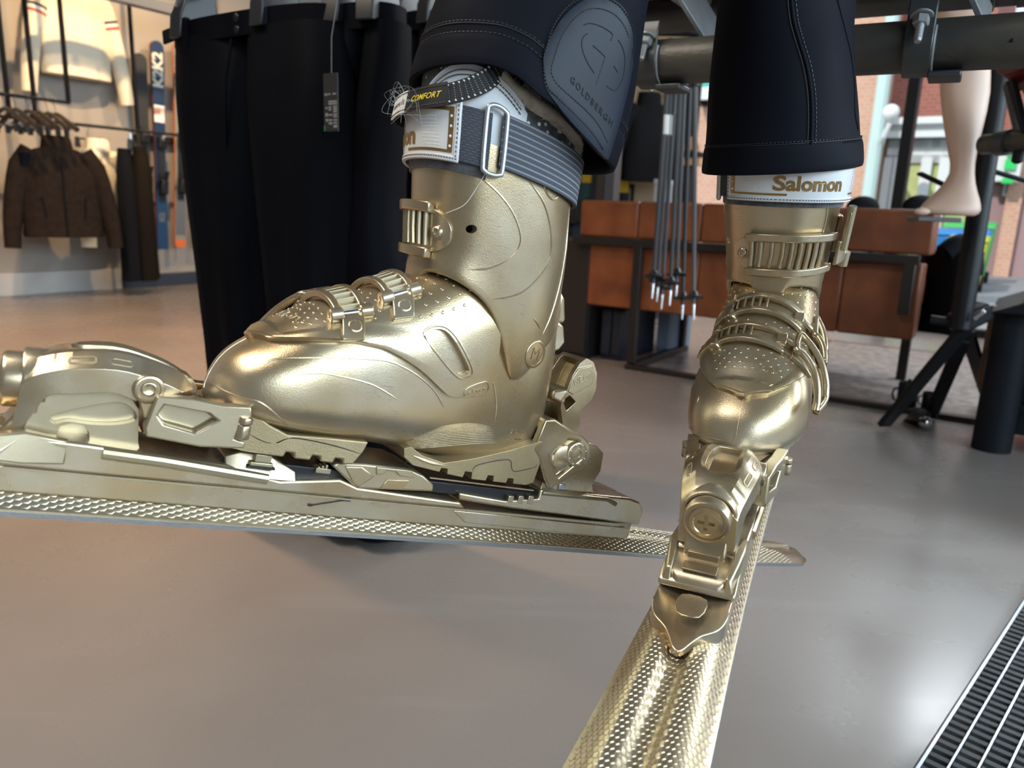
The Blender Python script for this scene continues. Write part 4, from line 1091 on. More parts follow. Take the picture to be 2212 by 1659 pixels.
    lb2 = obj('strap_label', cuff_band(L0, L1, za, zb_, 5.0, 7.2, 40, 5), LABEL_PU, root, bevel=0.8)
    obj('label_border', join(cuff_band(L0+0.5, L1-0.5, za-0.4, za+3.6, 5.2, 8.0, 40, 1), cuff_band(L0+0.5, L1-0.5, zb_-3.6, zb_+0.4, 5.2, 8.0, 40, 1), cuff_band(L0+0.8, L0-2.6, za, zb_, 5.2, 8.0, 3, 4)), WHITE_PU, lb2, bevel=0.6)
    st = []
    for k in range(56):
        a = L0-(L0-L1)*k/56
        for z in (za+1.8, zb_-1.8): st.append(tube([cp(a, z, 8.05), cp(a-1.1, z, 8.05)], 0.45, 5))
    for k in range(12): st.append(tube([cp(L0-0.8, za+3+k*3.2, 8.05), cp(L0-0.8, za+4.6+k*3.2, 8.05)], 0.45, 5))
    obj('label_stitching', join(*st), STITCH, lb2, kind='stuff')
    obj('bronze_line', join(cuff_band(L0-4, L0-7.5, za+6, zb_-5.5, 7.0, 7.6, 3, 4), cuff_band(L0-4.5, L0-30, zb_-8.5, zb_-6, 7.0, 7.6, 10, 1), cuff_band(L0-4.5, L0-44, lambda u: za+5.5-2.0*u*0, lambda u: za+7.4, 7.0, 7.6, 14, 1), cuff_band(L1+16, L1+1, za+6.5, za+8.2, 7.0, 7.6, 6, 1), cuff_band(L1+12, L1+1, zb_-8, zb_-6.4, 7.0, 7.6, 6, 1)), BRONZE, lb2, smooth=0)
    obj('label_eyelets', join(*[sphere(cp(L0-5.7, za+10+k*7.0, 7.6), 1.1, 8, 5) for k in range(4)]), WHITE_PU, lb2, kind='stuff')
    gd = []
    for i in range(10):
        for j in range(9): gd.append(sphere(cp(L0-14-i*1.55-j*0.5, za+10+j*2.5, 7.2), 0.5, 5, 3))
    obj('label_dimples', join(*gd), LABEL_PU, lb2, kind='stuff')
    obj('label_ribs', join(*[cuff_band(L1+11, L1+4, za+12+k*2.6, za+13+k*2.6, 7.0, 7.7, 3, 1) for k in range(7)]), LABEL_PU, lb2, kind='stuff')
    tm = textmesh('Salomon', 17.5, 0.45, 0.5)
    def sal(p):
        return cuff_pt(RAD(-24)+mirror*p[0]*0.92/62.0, 257.5+p[1]*1.04, 7.3+p[2])
    obj('label_text', vmap(tm, sal), BRONZE, lb2, smooth=0)
    # ring the strap is threaded through
    rp = []
    for (a, z, o) in ((55.5,246,6.5),(55.5,281,6.5),(57,286.5,6.5),(62,288,6.2),(67,286,6),(68.5,281,5.8),(68.5,246,5.8),(67,241.5,6),(62,239.8,6.2),(57,241,6.5)): rp.append(cp(a, z, o))
    obj('strap_ring', tube(smooth_poly(rp, 4), 1.9, 10, closed=True), WIRE, root, smooth=60)
    if mirror > 0: obj('loose_thread', join(tube(smooth_poly([cp(58,240,6), cp(52,228,1.2), cp(44,214,1.0), cp(30,205,1.0)], 5, closed=False), 0.22, 4), *[tube(smooth_poly([cp(-4+rng.uniform(-6,6), 281+rng.uniform(-5,4), 12), cp(-4+rng.uniform(-8,8), 283+rng.uniform(-10,10), 20+rng.uniform(0,6)), cp(2+rng.uniform(-12,12), 280+rng.uniform(-14,12), 22+rng.uniform(-4,8)), cp(6+rng.uniform(-12,12), 270+rng.uniform(-12,12), 20+rng.uniform(-4,8))], 12, closed=False), 0.06, 3) for _ in range(16)]), WHITE_THREAD, root, kind='stuff')
    UNIT = 1.0; MIRROR = 1
    return root
# ================================================================== the two boots on their skis
A_O = (-0.10983526, 0.60561027, 0.51343427)
A_M = ((-0.81271527, 0.53805881, 0.22357685), (-0.51878612, -0.84290730, 0.14271735), (0.26524488, 0.0, 0.96418108))
B_O = (0.25739428, 0.78307167, 0.49629911)
B_M = ((-0.40076496, 0.91592615, -0.02160408), (-0.91257999, -0.40116742, -0.07913573), (-0.08114933, -0.01199938, 0.99662972))
MA = frame_matrix(A_O, A_M); MB = frame_matrix(B_O, B_M)
make_boot('gold painted ski boot seen from its side, pointing left', MA, 1, 3)
make_boot('gold painted ski boot seen from the front, toe towards the viewer', MB, -1, 5)
make_ski('gold ski with binding under the boot seen from its side', MA)
make_ski('gold ski with binding running towards the viewer at bottom right', MB)
# ================================================================== the mannequin's softshell trousers (legs in the boots' own frames, millimetres)
SOFT = mat('navy_softshell', (0.0040, 0.0048, 0.0088), 0.66, var=(0.0070, 0.008, 0.013), vscale=4, spec=0.08, bump=0.05, bscale=900)
RUBBER = mat('navy_rubber_patch', (0.014, 0.018, 0.029), 0.45, spec=0.20)
INK = mat('black_groove', (0.004, 0.004, 0.006), 0.7)
THREAD = mat('navy_thread', (0.016, 0.018, 0.028), 0.6)
tro = thing('ski_trousers', 'navy softshell ski trousers on seated mannequin legs, tucked over both gold boots', 'trousers')
LA_F = [(250,47),(297,46),(330,46),(360,43),(420,35),(520,38),(600,48),(640,48)]
LA_B = [(250,-134),(297,-134),(345,-136),(385,-132),(420,-126),(520,-124),(600,-124),(640,-118)]
HEM_A = [(0,11),(30,16),(46,18),(60,15),(72,8),(82,5),(90,-1),(104,-7),(116,-11),(125,-12),(180,-10),(225,-6),(270,2),(315,7),(360,11)]
def legA(a, z, o=0.0):
    xf, xb = interp(z, LA_F), interp(z, LA_B); c, s = math.cos(a), math.sin(a); e = 2.15
    A = (xf-xb)/2+o; Bw = 84+o-interp(z, [(297,0),(420,4),(640,8)])
    w = 1.5*math.sin(3*a+z*0.02)+1.2*math.sin(5*a-z*0.035)
    return np.array(((xf+xb)/2+(A+w)*math.copysign(abs(c)**(2/e), c), (Bw+w)*math.copysign(abs(s)**(2/e), s), z+interp(math.degrees(a) % 360, HEM_A)*interp(z, [(300,1),(340,0.75),(440,0)])))
LB_F = [(250,62),(270,62),(420,56),(640,50)]; LB_B = [(250,-146),(270,-146),(420,-140),(640,-118)]
LB_C = [(250,-6),(270,-6),(300,-8),(420,-18),(640,-22)]; LB_W = [(250,75),(268,75),(290,73.5),(330,70),(420,62),(520,60),(640,70)]
def legB(a, z, o=0.0):
    xf, xb = interp(z, LB_F), interp(z, LB_B); c, s = math.cos(a), math.sin(a); e = 2.1
    A = (xf-xb)/2+o; Bw = interp(z, LB_W)+o
    fold = 4.0*math.exp(-((z-330-40*math.sin(a*1.0))/38.0)**2)*math.sin(2*a+0.4)+2.0*math.sin(3*a+z*0.018)+3.5*math.exp(-((a-0.75)/0.25)**2)*math.exp(-((z-372)/45.0)**2)
    return np.array(((xf+xb)/2+(A+fold)*math.copysign(abs(c)**(2/e), c), interp(z, LB_C)+(Bw+fold*0.6)*math.copysign(abs(s)**(2/e), s), z+5*math.sin(a)*(z < 300)-3*c*(z < 300)))
def make_leg(fn, zhem, M, hemdash):
    global UNIT
    UNIT = 0.001
    n = 96; R = []
    for z in (zhem+70, zhem+30, zhem+8, zhem+1.5): R.append([tuple(fn(2*math.pi*k/n, z, -4.5)) for k in range(n)])
    for z in [zhem, zhem+0.8, zhem+3]+list(np.arange(zhem+8, 640, 8.0)): R.append([tuple(fn(2*math.pi*k/n, z, 0.0 if z > zhem+0.5 else -1.2)) for k in range(n)])
    leg = loft(R, caps=False)
    lg = obj('trouser_leg', leg, SOFT, tro, smooth=70); lg.matrix_world = M
    # hem: folded band and two rows of stitching
    hb = obj('hem_band', slab(lambda u, v: fn(2*math.pi*u, zhem+0.5+24*v, 1.5-0.9*(abs(v-0.5)*2)**6), lambda u, v: fn(2*math.pi*u, zhem+0.5+24*v, -1), 96, 8), SOFT, lg, smooth=70)
    st = []
    for zz in hemdash:
        N_ = 150
        for k in range(N_):
            a0, a1 = 2*math.pi*k/N_, 2*math.pi*(k+0.55)/N_
            st.append(tube([tuple(fn(a0, zhem+zz, 0.6)), tuple(fn(a1, zhem+zz, 0.6))], 0.55, 5))
    obj('hem_stitching', join(*st), THREAD, lg, kind='stuff')
    for zz in hemdash:
        obj('hem_groove', tube([tuple(fn(2*math.pi*k/120, zhem+zz-1.6, 0.1)) for k in range(120)], 0.7, 5, closed=True), INK, lg)
    return lg, bvh(leg)
lgA, treeA = make_leg(legA, 293, MA, (25, 34))
lgB, treeB = make_leg(legB, 269, MB, (17, 27))
CA = MA.inverted() @ Vector(CPOS)
def pxA(x, y):
    """where the line of sight through a picture point meets the trouser leg, as (angle, height) on it"""
    d = (MA.to_3x3().inverted() @ Vector(pray(x, y)))
    h = treeA.ray_cast(CA*1000, d.normalized())
    if h[0] is None:
        q = min((CA*1000+d.normalized()*s for s in range(500, 900, 2)), key=lambda p: treeA.find_nearest(p)[3]); q = treeA.find_nearest(q)[0]
    else: q = h[0]
    z = q.z; xf, xb = interp(z, LA_F), interp(z, LA_B)
    def sp(v): return math.copysign(abs(v)**(2.15/2), v)
    a = math.atan2(sp(q.y/84.0), sp((q.x-(xf+xb)/2)/((xf-xb)/2)))
    if not RAD(40) < a < RAD(150):      # the sight line slips under the hem: stay on its edge
        dd = np.array(d.normalized()); best = None
        for k in range(50, 140):
            p = legA(RAD(k), 293.6)-np.array(CA)*1000; m = np.linalg.norm(np.cross(p, dd))
            if best is None or m < best[0]: best = (m, RAD(k))
        return best[1], 293.6
    for _ in range(8): z = q.z-interp(math.degrees(a) % 360, HEM_A)*interp(z, [(300,1),(340,0.75),(440,0)])
    return a, z
def param_plate(fn, poly, thick, step=5.0, sink=1.0, R=90.0):
    from mathutils.geometry import delaunay_2d_cdt
    P = [(a*R, z) for a, z in poly]; dense = []
    for i in range(len(P)):
        a, b = np.array(P[i]), np.array(P[(i+1) % len(P)]); m = max(1, int(np.linalg.norm(b-a)/step))
        for k in range(m): dense.append(tuple(a+(b-a)*k/m))
    nb = len(dense); pts = [Vector(p) for p in dense]
    def inside(x, z):
        c = False; j = len(P)-1
        for i in range(len(P)):
            if (P[i][1] > z) != (P[j][1] > z) and x < (P[j][0]-P[i][0])*(z-P[i][1])/(P[j][1]-P[i][1])+P[i][0]: c = not c
            j = i
        return c
    xs = [p[0] for p in P]; zs = [p[1] for p in P]; x = min(xs)
    while x < max(xs):
        z = min(zs)
        while z < max(zs):
            if inside(x, z) and min((x-p[0])**2+(z-p[1])**2 for p in dense) > (step*0.5)**2: pts.append(Vector((x, z)))
            z += step
        x += step
    P2, E2, F2 = delaunay_2d_cdt(pts, [], [list(range(nb))], 1, 1e-4)[:3]
    def edge(p): return min((p[0]-q[0])**2+(p[1]-q[1])**2 for q in dense)**0.5
    V = [tuple(fn(p[0]/R, p[1], thick-(0.8 if edge(p) < 0.3 else 0))) for p in P2]+[tuple(fn(p[0]/R, p[1], -sink)) for p in P2]; m = len(P2)
    F = [tuple(f) for f in F2]+[tuple(m+i for i in reversed(f)) for f in F2]
    E = {}
    for f in F2:
        for i in range(len(f)): E[(f[i], f[(i+1) % len(f)])] = 1
    for (a, b) in E:
        if (b, a) not in E: F.append((b, a, m+a, m+b))
    return V, F
# --- rubber ankle patch with engraved emblem and name
outer = [(1173,150),(1176,120),(1192,80),(1222,34),(1262,2),(1300,-6),(1336,10),(1356,45),(1363,85),(1360,150),(1345,220),(1332,270),(1318,318),(1309,343),(1296,335),(1268,305),(1232,265),(1200,225),(1178,190)]
poly = [pxA(*p) for p in smooth_poly(outer, 4)]
pt = obj('ankle_patch', param_plate(legA, poly, 2.6), RUBBER, lgA, smooth=60, label='navy rubber patch with engraved name')
def cr(L, s=4.61, ox=1180, oy=0): return [(ox+x/s, oy+y/s) for x, y in L]
def groove(name, L, r, m, dash=False, parent=pt, o=2.6):
    P = [pxA(*p) for p in (smooth_poly(L, 6, closed=False) if len(L) > 2 else [tuple(np.array(L[0])+(np.array(L[1])-np.array(L[0]))*k/6) for k in range(7)])]
    Q = [tuple(legA(a, z, o)) for a, z in P]
    if dash:
        D = []
        tot = [0]
        for i in range(1, len(Q)): tot.append(tot[-1]+np.linalg.norm(np.array(Q[i])-np.array(Q[i-1])))
        def pos(s): return tuple(float(np.interp(s, tot, [q[k] for q in Q])) for k in range(3))
        s = 0
        while s < tot[-1]-1: D.append(tube([pos(s), pos(min(s+1.7, tot[-1]))], r, 5)); s += 2.6
        return obj(name, join(*D), m, parent, kind='stuff')
    return obj(name, tube(Q, r, 6), m, parent)
groove('emblem_line', cr([(360,262),(400,244),(460,247),(540,278),(600,314),(635,346)]), 0.42, INK)
groove('emblem_line', cr([(635,346),(612,412)]), 0.30, INK)
groove('emblem_line', cr([(395,340),(355,378),(339,435),(350,525),(390,630),(452,732)]), 0.42, INK)
groove('emblem_line', cr([(445,458),(558,566)]), 0.42, INK); groove('emblem_line', cr([(558,566),(468,842)]), 0.25, INK)
groove('emblem_line', cr([(685,398),(725,470),(748,570),(742,690),(715,800),(660,893),(612,886),(568,852)]), 0.42, INK)
groove('emblem_line', cr([(640,652),(677,717)]), 0.42, INK)
groove('patch_stitching', cr([(478,92),(400,104),(300,170),(200,290),(130,420),(80,560),(44,680),(46,750),(100,850),(250,990),(400,1130),(500,1260),(583,1430)]), 0.5, INK, True)
groove('patch_stitching', cr([(478,92),(560,105),(660,155),(740,250),(790,370)]), 0.5, INK, True)
groove('patch_stitching', cr([(340,0),(240,60),(140,170),(60,320),(10,460),(-30,610),(0,860),(100,980),(260,1140),(420,1310),(540,1490)]), 0.5, INK, True)
groove('patch_stitching', cr([(610,0),(700,55),(770,150),(825,260),(845,370),(830,520),(790,700)]), 0.5, INK, True)
# the name, laid along a slanting baseline
tm = textmesh('GOLDBERGH', 1.0, 0.0, 0.0, align='LEFT', space=1.35)
mx = max(p[0] for p in tm[0])
b0_, b1_ = np.array(cr([(225,790)])[0]), np.array(cr([(620,1235)])[0])
up_ = np.array((0.26, -0.97))*20.0
def nm(p):
    q = b0_+(b1_-b0_)*(p[0]/mx)+up_*p[1]
    a, z = pxA(*q); return tuple(legA(a, z, 2.75))
V_, F_ = tm
# engraved outline: only the contour of each letter
cnt = {}
for f in F_:
    for i in range(len(f)):
        e = (f[i], f[(i+1) % len(f)]); cnt[tuple(sorted(e))] = cnt.get(tuple(sorted(e)), 0)+1
cache = {i: nm(V_[i]) for f in F_ for i in f}
seg = [tube([cache[a], cache[b]], 0.20, 4) for (a, b), c in cnt.items() if c == 1]
obj('patch_lettering', join(*seg), INK, pt, label='engraved letters GOLDBERGH')
# --- curved front seam and side seam on the other leg
CB_ = MB.inverted() @ Vector(CPOS)
def pxB(x, y):
    d = (MB.to_3x3().inverted() @ Vector(pray(x, y))).normalized(); h = treeB.ray_cast(CB_*1000, d)
    if h[0] is None:
        q = min((CB_*1000+d*s for s in range(550, 1000, 2)), key=lambda p: treeB.find_nearest(p)[3]); return treeB.find_nearest(q)[0], d
    return h[0], d
def seamB(L, r, dash=False, off=(0, 0)):
    P = []
    for p in smooth_poly(L, 6, closed=False):
        q, d = pxB(p[0]+off[0], p[1]+off[1]); P.append(tuple(q-d*0.3))
    if not dash: return tube(P, r, 6)
    D = []
    for i in range(0, len(P)-1):
        a, b = np.array(P[i]), np.array(P[i+1]); n = max(1, int(np.linalg.norm(b-a)/3.0))
        for k in range(n): D.append(tube([tuple(a+(b-a)*k/n), tuple(a+(b-a)*(k+0.6)/n)], r, 5))
    return join(*D)
S1 = [(1708,-20),(1714,40),(1724,80),(1742,140),(1752,200),(1754,260),(1752,312)]
obj('leg_seam', seamB(S1, 1.6), SOFT, lgB, smooth=70); obj('seam_groove', seamB(S1, 0.8, off=(-8,0)), INK, lgB)
obj('seam_stitching', seamB(S1, 0.6, True, off=(9,0)), THREAD, lgB, kind='stuff')
S2 = [(1846,0),(1848,100),(1847,190),(1852,250),(1858,300)]
obj('leg_seam', seamB([(1806,-10),(1824,60),(1838,120),(1845,180),(1846,240),(1853,280)], 1.0), SOFT, lgB)
obj('hem_seam', seamB([(1751,318),(1752,340),(1751,362)], 1.2), SOFT, lgB)
obj('seam_stitching', seamB([(1751,318),(1752,340),(1751,362)], 0.6, True, off=(9,0)), THREAD, lgB, kind='stuff')
UNIT = 1.0
# thighs and seat, above the picture
kA = MA @ Vector((-0.042, 0, 0.62)); kB = MB @ Vector((-0.035, -0.022, 0.62))
hipA, hipB = Vector((0.42, 1.24, 1.18)), Vector((0.62, 1.22, 1.18))
for k_, h_ in ((kA, hipA), (kB, hipB)):
    obj('thigh', tube([k_-Vector((0,0,0.06)), k_+Vector((0,0,0.05)), k_.lerp(h_, 0.3)+Vector((0,0,0.06)), k_.lerp(h_, 0.7)+Vector((0,0,0.02)), h_], [0.085,0.092,0.10,0.105,0.11], 20), SOFT, tro, smooth=70)
obj('seat_of_trousers', loft([[tuple((hipA+hipB)/2+Vector((0.20*math.cos(t), 0.13*math.sin(t), z))) for t in [2*math.pi*i/24 for i in range(24)]] for z in (-0.09, 0.0, 0.16, 0.20)]), SOFT, tro, smooth=70)
# ================================================================== left side of the shop
def V3(p): return Vector(p)
def along(p, q, n): return [Vector(p).lerp(Vector(q), i/n) for i in range(n+1)]
# clothes rails: black tubes hung from the ceiling
def hung_rail(label, px0, px1, off, hangers_px, r=0.011, ext0=0.0, ext1=0.0):
    p = wall_px(*px0, off); q = wall_px(*px1, off); p.z = q.z = (p.z+q.z)/2
    d = (q-p).normalized(); p = p-d*ext0; q = q+d*ext1
    t = thing('clothes_rail', label, 'rail', loc=tuple(p))
    rel = lambda v: tuple(Vector(v)-p)
    obj('rail_bar', tube([rel(p), rel(q)], r, 10), BLACK, t)
    for x in hangers_px:
        a_, b_, _ = ab(wall_px(x, 200, off)); s = RC(off, b_, p.z)
        obj('hanger_rod', box(-r, r, -r, r, 0, 3.3-p.z), BLACK, t, smooth=0).location = rel(s)
    return p, q
pA, qA = hung_rail('black clothes rail with grey hangers, hung at far left', (0, 208), (150, 217), 0.55, (146,), ext0=0.8)
pB, qB = hung_rail('long thin black rail along the left wall, holding two pairs of trousers', (140, 262), (430, 300), 0.40, (15, 72, 292), ext0=1.2, ext1=1.0)
# square beam high on the wall
p = wall_px(283, 0, 0.6); q = wall_px(480, 48, 0.6); p.z = q.z = (p.z+q.z)/2; d = (q-p).normalized(); p -= d*1.5; q += d*1.5
bm_ = obj('ceiling_beam', obox(p, q, 0.07, 0.07), mat('grey_beam', (0.13,0.13,0.14), 0.5, 0.3), smooth=0, bevel=0.004); tag(bm_, 'grey square beam running high above the skis on the left wall', 'beam')
for s in (0.3, 2.6):
    c = p+d*s; obj('beam_drop', obox(c, Vector((c.x, c.y, 3.3)), 0.03, 0.03, (1,0,0)), BLACK, bm_, smooth=0)

CLOTH_BROWN = mat('brown_wool', (0.020, 0.0125, 0.009), 0.9, var=(0.028, 0.018, 0.013), vscale=30, spec=0.1)
CLOTH_BLACK = mat('black_cloth', (0.006, 0.006, 0.0075), 0.85, spec=0.12)
CLOTH_DKBROWN = mat('dark_brown_cloth', (0.013, 0.009, 0.006), 0.9, spec=0.1)
CREAM = mat('cream_knit', (0.72, 0.64, 0.50), 0.9, bump=0.4, bscale=160, sheen=0.2)
RED_TRIM = mat('red_trim', (0.50, 0.06, 0.05), 0.8); NAVY_TRIM = mat('navy_trim', (0.02, 0.025, 0.05), 0.8); WHITE_TRIM = mat('white_trim', (0.75,0.73,0.70), 0.8)
def ell(cx, cy, a, b, z, n=28, e=2.3, fold=0.0, ph=0.0, k=7):
    R = []
    for i in range(n):
        t = 2*math.pi*i/n; c, s = math.cos(t), math.sin(t)
        f = 1+fold*math.sin(k*t+ph)
        R.append((cx+a*f*math.copysign(abs(c)**(2/e), c), cy+b*f*math.copysign(abs(s)**(2/e), s), z))
    return R
def garment_top(t, m, w=0.50, h=0.66, sl=0.64, trims=None, collar=True, spread=0.10, zipm=None, depth=0.10):
    """jacket or sweater hanging: x across, y depth (front is -y), z=0 at the shoulder line, hanging down"""
    R = []
    for z, k in ((-h,1.0),(-h+0.015,1.03),(-h*0.75,1.0),(-h*0.5,0.97),(-h*0.3,0.96),(-0.10,0.92),(-0.045,0.80),(-0.015,0.55),(0.0,0.30)):
        R.append(ell(0, 0, w/2*k, depth*(1.0 if z < -0.1 else 0.75), z, fold=0.025, ph=z*9))
    body = obj('body', loft(R), m, t, smooth=50)
    for s in (1, -1):
        P = []; rr = []
        for i in range(9):
            u = i/8; P.append((s*(w/2*0.84+spread*u+0.03*math.sin(2.5*u)), -0.015*u, -0.06-(sl)*u)); rr.append(0.072-0.025*u)
        P[0] = (s*w/2*0.62, 0, -0.035)
        sv = obj('sleeve', tube(P, rr, 14), m, t, smooth=60)
        if trims:
            for j, tm in enumerate(trims):
                u = 0.235+0.028*j; i = u*8; k = int(i); f = i-k
                c = Vector(P[k]).lerp(Vector(P[k+1]), f); d = (Vector(P[k+1])-Vector(P[k])).normalized(); r_ = rr[k]+(rr[k+1]-rr[k])*f+0.002
                obj('sleeve_stripe', tube([c-d*0.0085, c+d*0.0085], r_, 14), tm, sv, smooth=40)
    if collar:
        obj('collar', loft([ell(0,0,0.095,0.07,-0.02), ell(0,0,0.085,0.065,0.05), ell(0,0.01,0.08,0.06,0.07), ell(0,0.01,0.065,0.05,0.06), ell(0,0,0.07,0.05,-0.02)], caps=True), m, t, smooth=50)
    if zipm:
        obj('front_zip', obox((0.0,-depth*1.03,-h), (0.0,-depth*1.0,-0.06), 0.012, 0.006, (0,1,0)), zipm, t, smooth=0)
        for s in (1, -1): obj('pocket_zip', obox((s*w*0.27,-depth*0.93,-h*0.55), (s*w*0.24,-depth*0.95,-h*0.78), 0.010, 0.006, (0,1,0)), zipm, t, smooth=0)
    return body
def garment_legs(t, m, w=0.40, h=1.0, spread=0.06, legw=0.115, depth=0.07, fold=0.05, seed=0, flare=1.0, hemdz=0.0, waistm=None, n=30, ysep=0.0, lean=0.0):
    """trousers hanging from the waistband, z=0 at the waist"""
    obj('waistband', loft([ell(0,0,w/2*1.0,depth*0.85,-0.045,n,2.6), ell(0,0,w/2*1.0,depth*0.85,0.0,n,2.6), ell(0,0,w/2*0.96,depth*0.75,0.0,n,2.6), ell(0,0,w/2*0.95,depth*0.72,-0.045,n,2.6)], caps=True), waistm or m, t, smooth=40)
    for s in (1, -1):
        R = []
        for i in range(15):
            u = i/14; z = -0.03-(h-0.03+hemdz*s)*u
            cx = s*(w*0.25+(spread)*u)+lean*min(u, 0.75); a = (w*0.255*(1-u)+legw*flare*u) if u > 0.3 else w*0.255+(w*0.25+spread*0.3-w*0.25-w*0.02)*0
            a = interp(u, [(0,w*0.262),(0.12,w*0.285),(0.30,w*0.27),(0.6,legw*(0.95+flare)/2),(1,legw*flare)])
            R.append(ell(cx+0.01*math.sin(u*5+seed), ysep*s*u, a, interp(u,[(0,depth*0.85),(0.2,depth*1.2),(1,depth*1.35)]), z, n, 2.2, fold*(0.4+u), seed+u*1.3, 6))
        obj('leg', loft(R), m, t, smooth=60)
# brown jacket facing the viewer, with the shoulder hung from the rail
face = math.atan2(VV_.y, VV_.x)           # heading of the wall normal
def facing(loc, extra=0.0):
    d = Vector((0,0,0))-Vector((loc[0], loc[1], 0)); return math.atan2(d.y, d.x)+math.pi/2+extra
def place(t, loc, rz): t.location = loc; t.rotation_euler = (0, 0, rz)
OFFJ = 0.50
top = wall_px(122, 318, OFFJ); bot = wall_px(122, 512, OFFJ); hJ = top.z-bot.z
t = thing('jacket', 'dark brown zipped jacket hanging below the far left rail', 'jacket'); place(t, top, facing(top, 0.18))
garment_top(t, CLOTH_BROWN, 0.46, hJ, hJ*1.02, collar=True, spread=0.09, zipm=CLOTH_BLACK)
obj('shoulder_panel', loft([ell(-0.20,-0.01,0.03,0.075,-0.13,16), ell(-0.19,-0.01,0.04,0.082,-0.05,16)]), CLOTH_BLACK, t)
# cream sweater on show against the wall
s0 = wall_px(150, -45, 0.12)
t = thing('sweater', 'cream knitted sweater with striped sleeves, hung high on the left wall', 'sweater'); place(t, s0, face+math.pi/2+0.05)
hs_ = s0.z-wall_px(150, 165, 0.12).z
garment_top(t, CREAM, 0.47, hs_, hs_*1.13, trims=(NAVY_TRIM, WHITE_TRIM, RED_TRIM), spread=0.13, depth=0.085)
# second cream sweater, behind the jacket, seen from its side
s1 = wall_px(212, 322, 0.20)
t = thing('sweater', 'cream sweater with striped sleeves hanging behind the brown jacket', 'sweater'); place(t, s1, face+math.pi*0.5+0.55)
garment_top(t, CREAM, 0.30, 0.44, 0.62, trims=(NAVY_TRIM, WHITE_TRIM, RED_TRIM), spread=0.09, depth=0.07)
# two pairs of trousers
for k, (px_, lab, m_) in enumerate((((268, 322), 'black trousers hanging left of the brown pair on the wall rail', CLOTH_BLACK), ((302, 318), 'dark brown trousers hanging on the wall rail in front of the grey ski', CLOTH_DKBROWN))):
    s2 = wall_px(*px_, 0.40); z1 = wall_px(px_[0]+38, 602, 0.40).z
    t = thing('trousers', lab, 'trousers', group=None); place(t, s2, face+math.pi/2+0.95)
    garment_legs(t, m_, 0.24, s2.z-z1, spread=0.035, legw=0.075, depth=0.05, fold=0.03, seed=k*2)
# hangers ------------------------------------------------------------
HANGM = mat('dark_wood_hanger', (0.045, 0.030, 0.022), 0.4, coat=0.3)
CHROME = mat('chrome', (0.7, 0.7, 0.72), 0.15, 1.0)
def hanger(label, group=None, clip=True, k=1.0):
    t = thing('clothes_hanger', label, 'hanger', group=group)
    bar = smooth_poly([(-0.21,0,-0.105),(-0.13,0,-0.062),(-0.05,0,-0.02),(0,0,-0.008),(0.05,0,-0.02),(0.13,0,-0.062),(0.21,0,-0.105)], 4, closed=False)
    obj('shoulders', tube(bar, [0.012+0.006*(abs(p[0])/0.21) for p in bar], 8), HANGM, t)
    hk = [(0,0,-0.01),(0,0,0.035),(0.012,0,0.05)]+[(0.018*math.sin(a), 0, 0.068-0.018*math.cos(a)) for a in [0.9+k_*0.55 for k_ in range(8)]]
    obj('hook', tube(hk, 0.0022, 6), CHROME, t)
    if clip:
        b = obj('trouser_bar', tube([(-0.19,0,-0.10),(0.19,0,-0.10)], 0.004, 6), CHROME, t)
        for s in (1, -1): obj('clip', box(s*0.10-0.012, s*0.10+0.012, -0.012, 0.012, -0.145, -0.092), BLACK_PLASTIC, b, bevel=0.003)
    return t
d = (qA-pA).normalized()
hp = None
for i, x in enumerate((8, 30, 58, 78, 100, 117)):
    a_, b_, _ = ab(wall_px(x, 214, 0.55)); c = RC(0.55, b_, pA.z-0.085+0.012)
    lab = ['leftmost', 'second from the left', 'third from the left', 'fourth from the left', 'fifth from the left', 'rightmost'][i]+' of the six dark wooden hangers on the far left rail'
    if hp is None: hp = hanger(lab, 'hangers on the far left rail'); o = hp
    else: o = dup(hp, lab)
    o.location = c; o.rotation_euler = (0, 0, face+[0.12,0.08,0.10,0.06,0.05,0.09][i]+math.pi)
def clip_hanger(label, c, rz, w=0.26):
    t = thing('clip_hanger', label, 'hanger'); place(t, c, rz)
    obj('bar', tube([(-w/2,0,0),(w/2,0,0)], 0.006, 8), BLACK_PLASTIC, t)
    obj('hook', tube([(0,0,0),(0,0,0.06)]+[(0.016*math.sin(a), 0, 0.078-0.016*math.cos(a)) for a in [0.5+k_*0.6 for k_ in range(8)]], 0.0022, 6), CHROME, t)
    for s in (1, -1): obj('clip', loft([[(s*w*0.42-0.014,-0.012,0.012),(s*w*0.42+0.014,-0.012,0.012),(s*w*0.42+0.014,0.012,0.012),(s*w*0.42-0.014,0.012,0.012)],[(s*w*0.42-0.017,-0.017,-0.06),(s*w*0.42+0.017,-0.017,-0.06),(s*w*0.42+0.017,0.017,-0.06),(s*w*0.42-0.017,0.017,-0.06)]]), BLACK_PLASTIC, t, bevel=0.002)
    return t
c = wall_px(190, 300, 0.20); t = clip_hanger('black clip hanger with a white size tag above the cream sleeves', c, face+0.9, 0.16)
obj('size_tag', box(-0.03,0.03,-0.02,-0.014,-0.10,-0.07), WHITE_TRIM, t, smooth=0)
clip_hanger('black clip hanger above the dark trousers on the wall rail', wall_px(283, 306, 0.40), face+math.pi/2+0.95, 0.24)
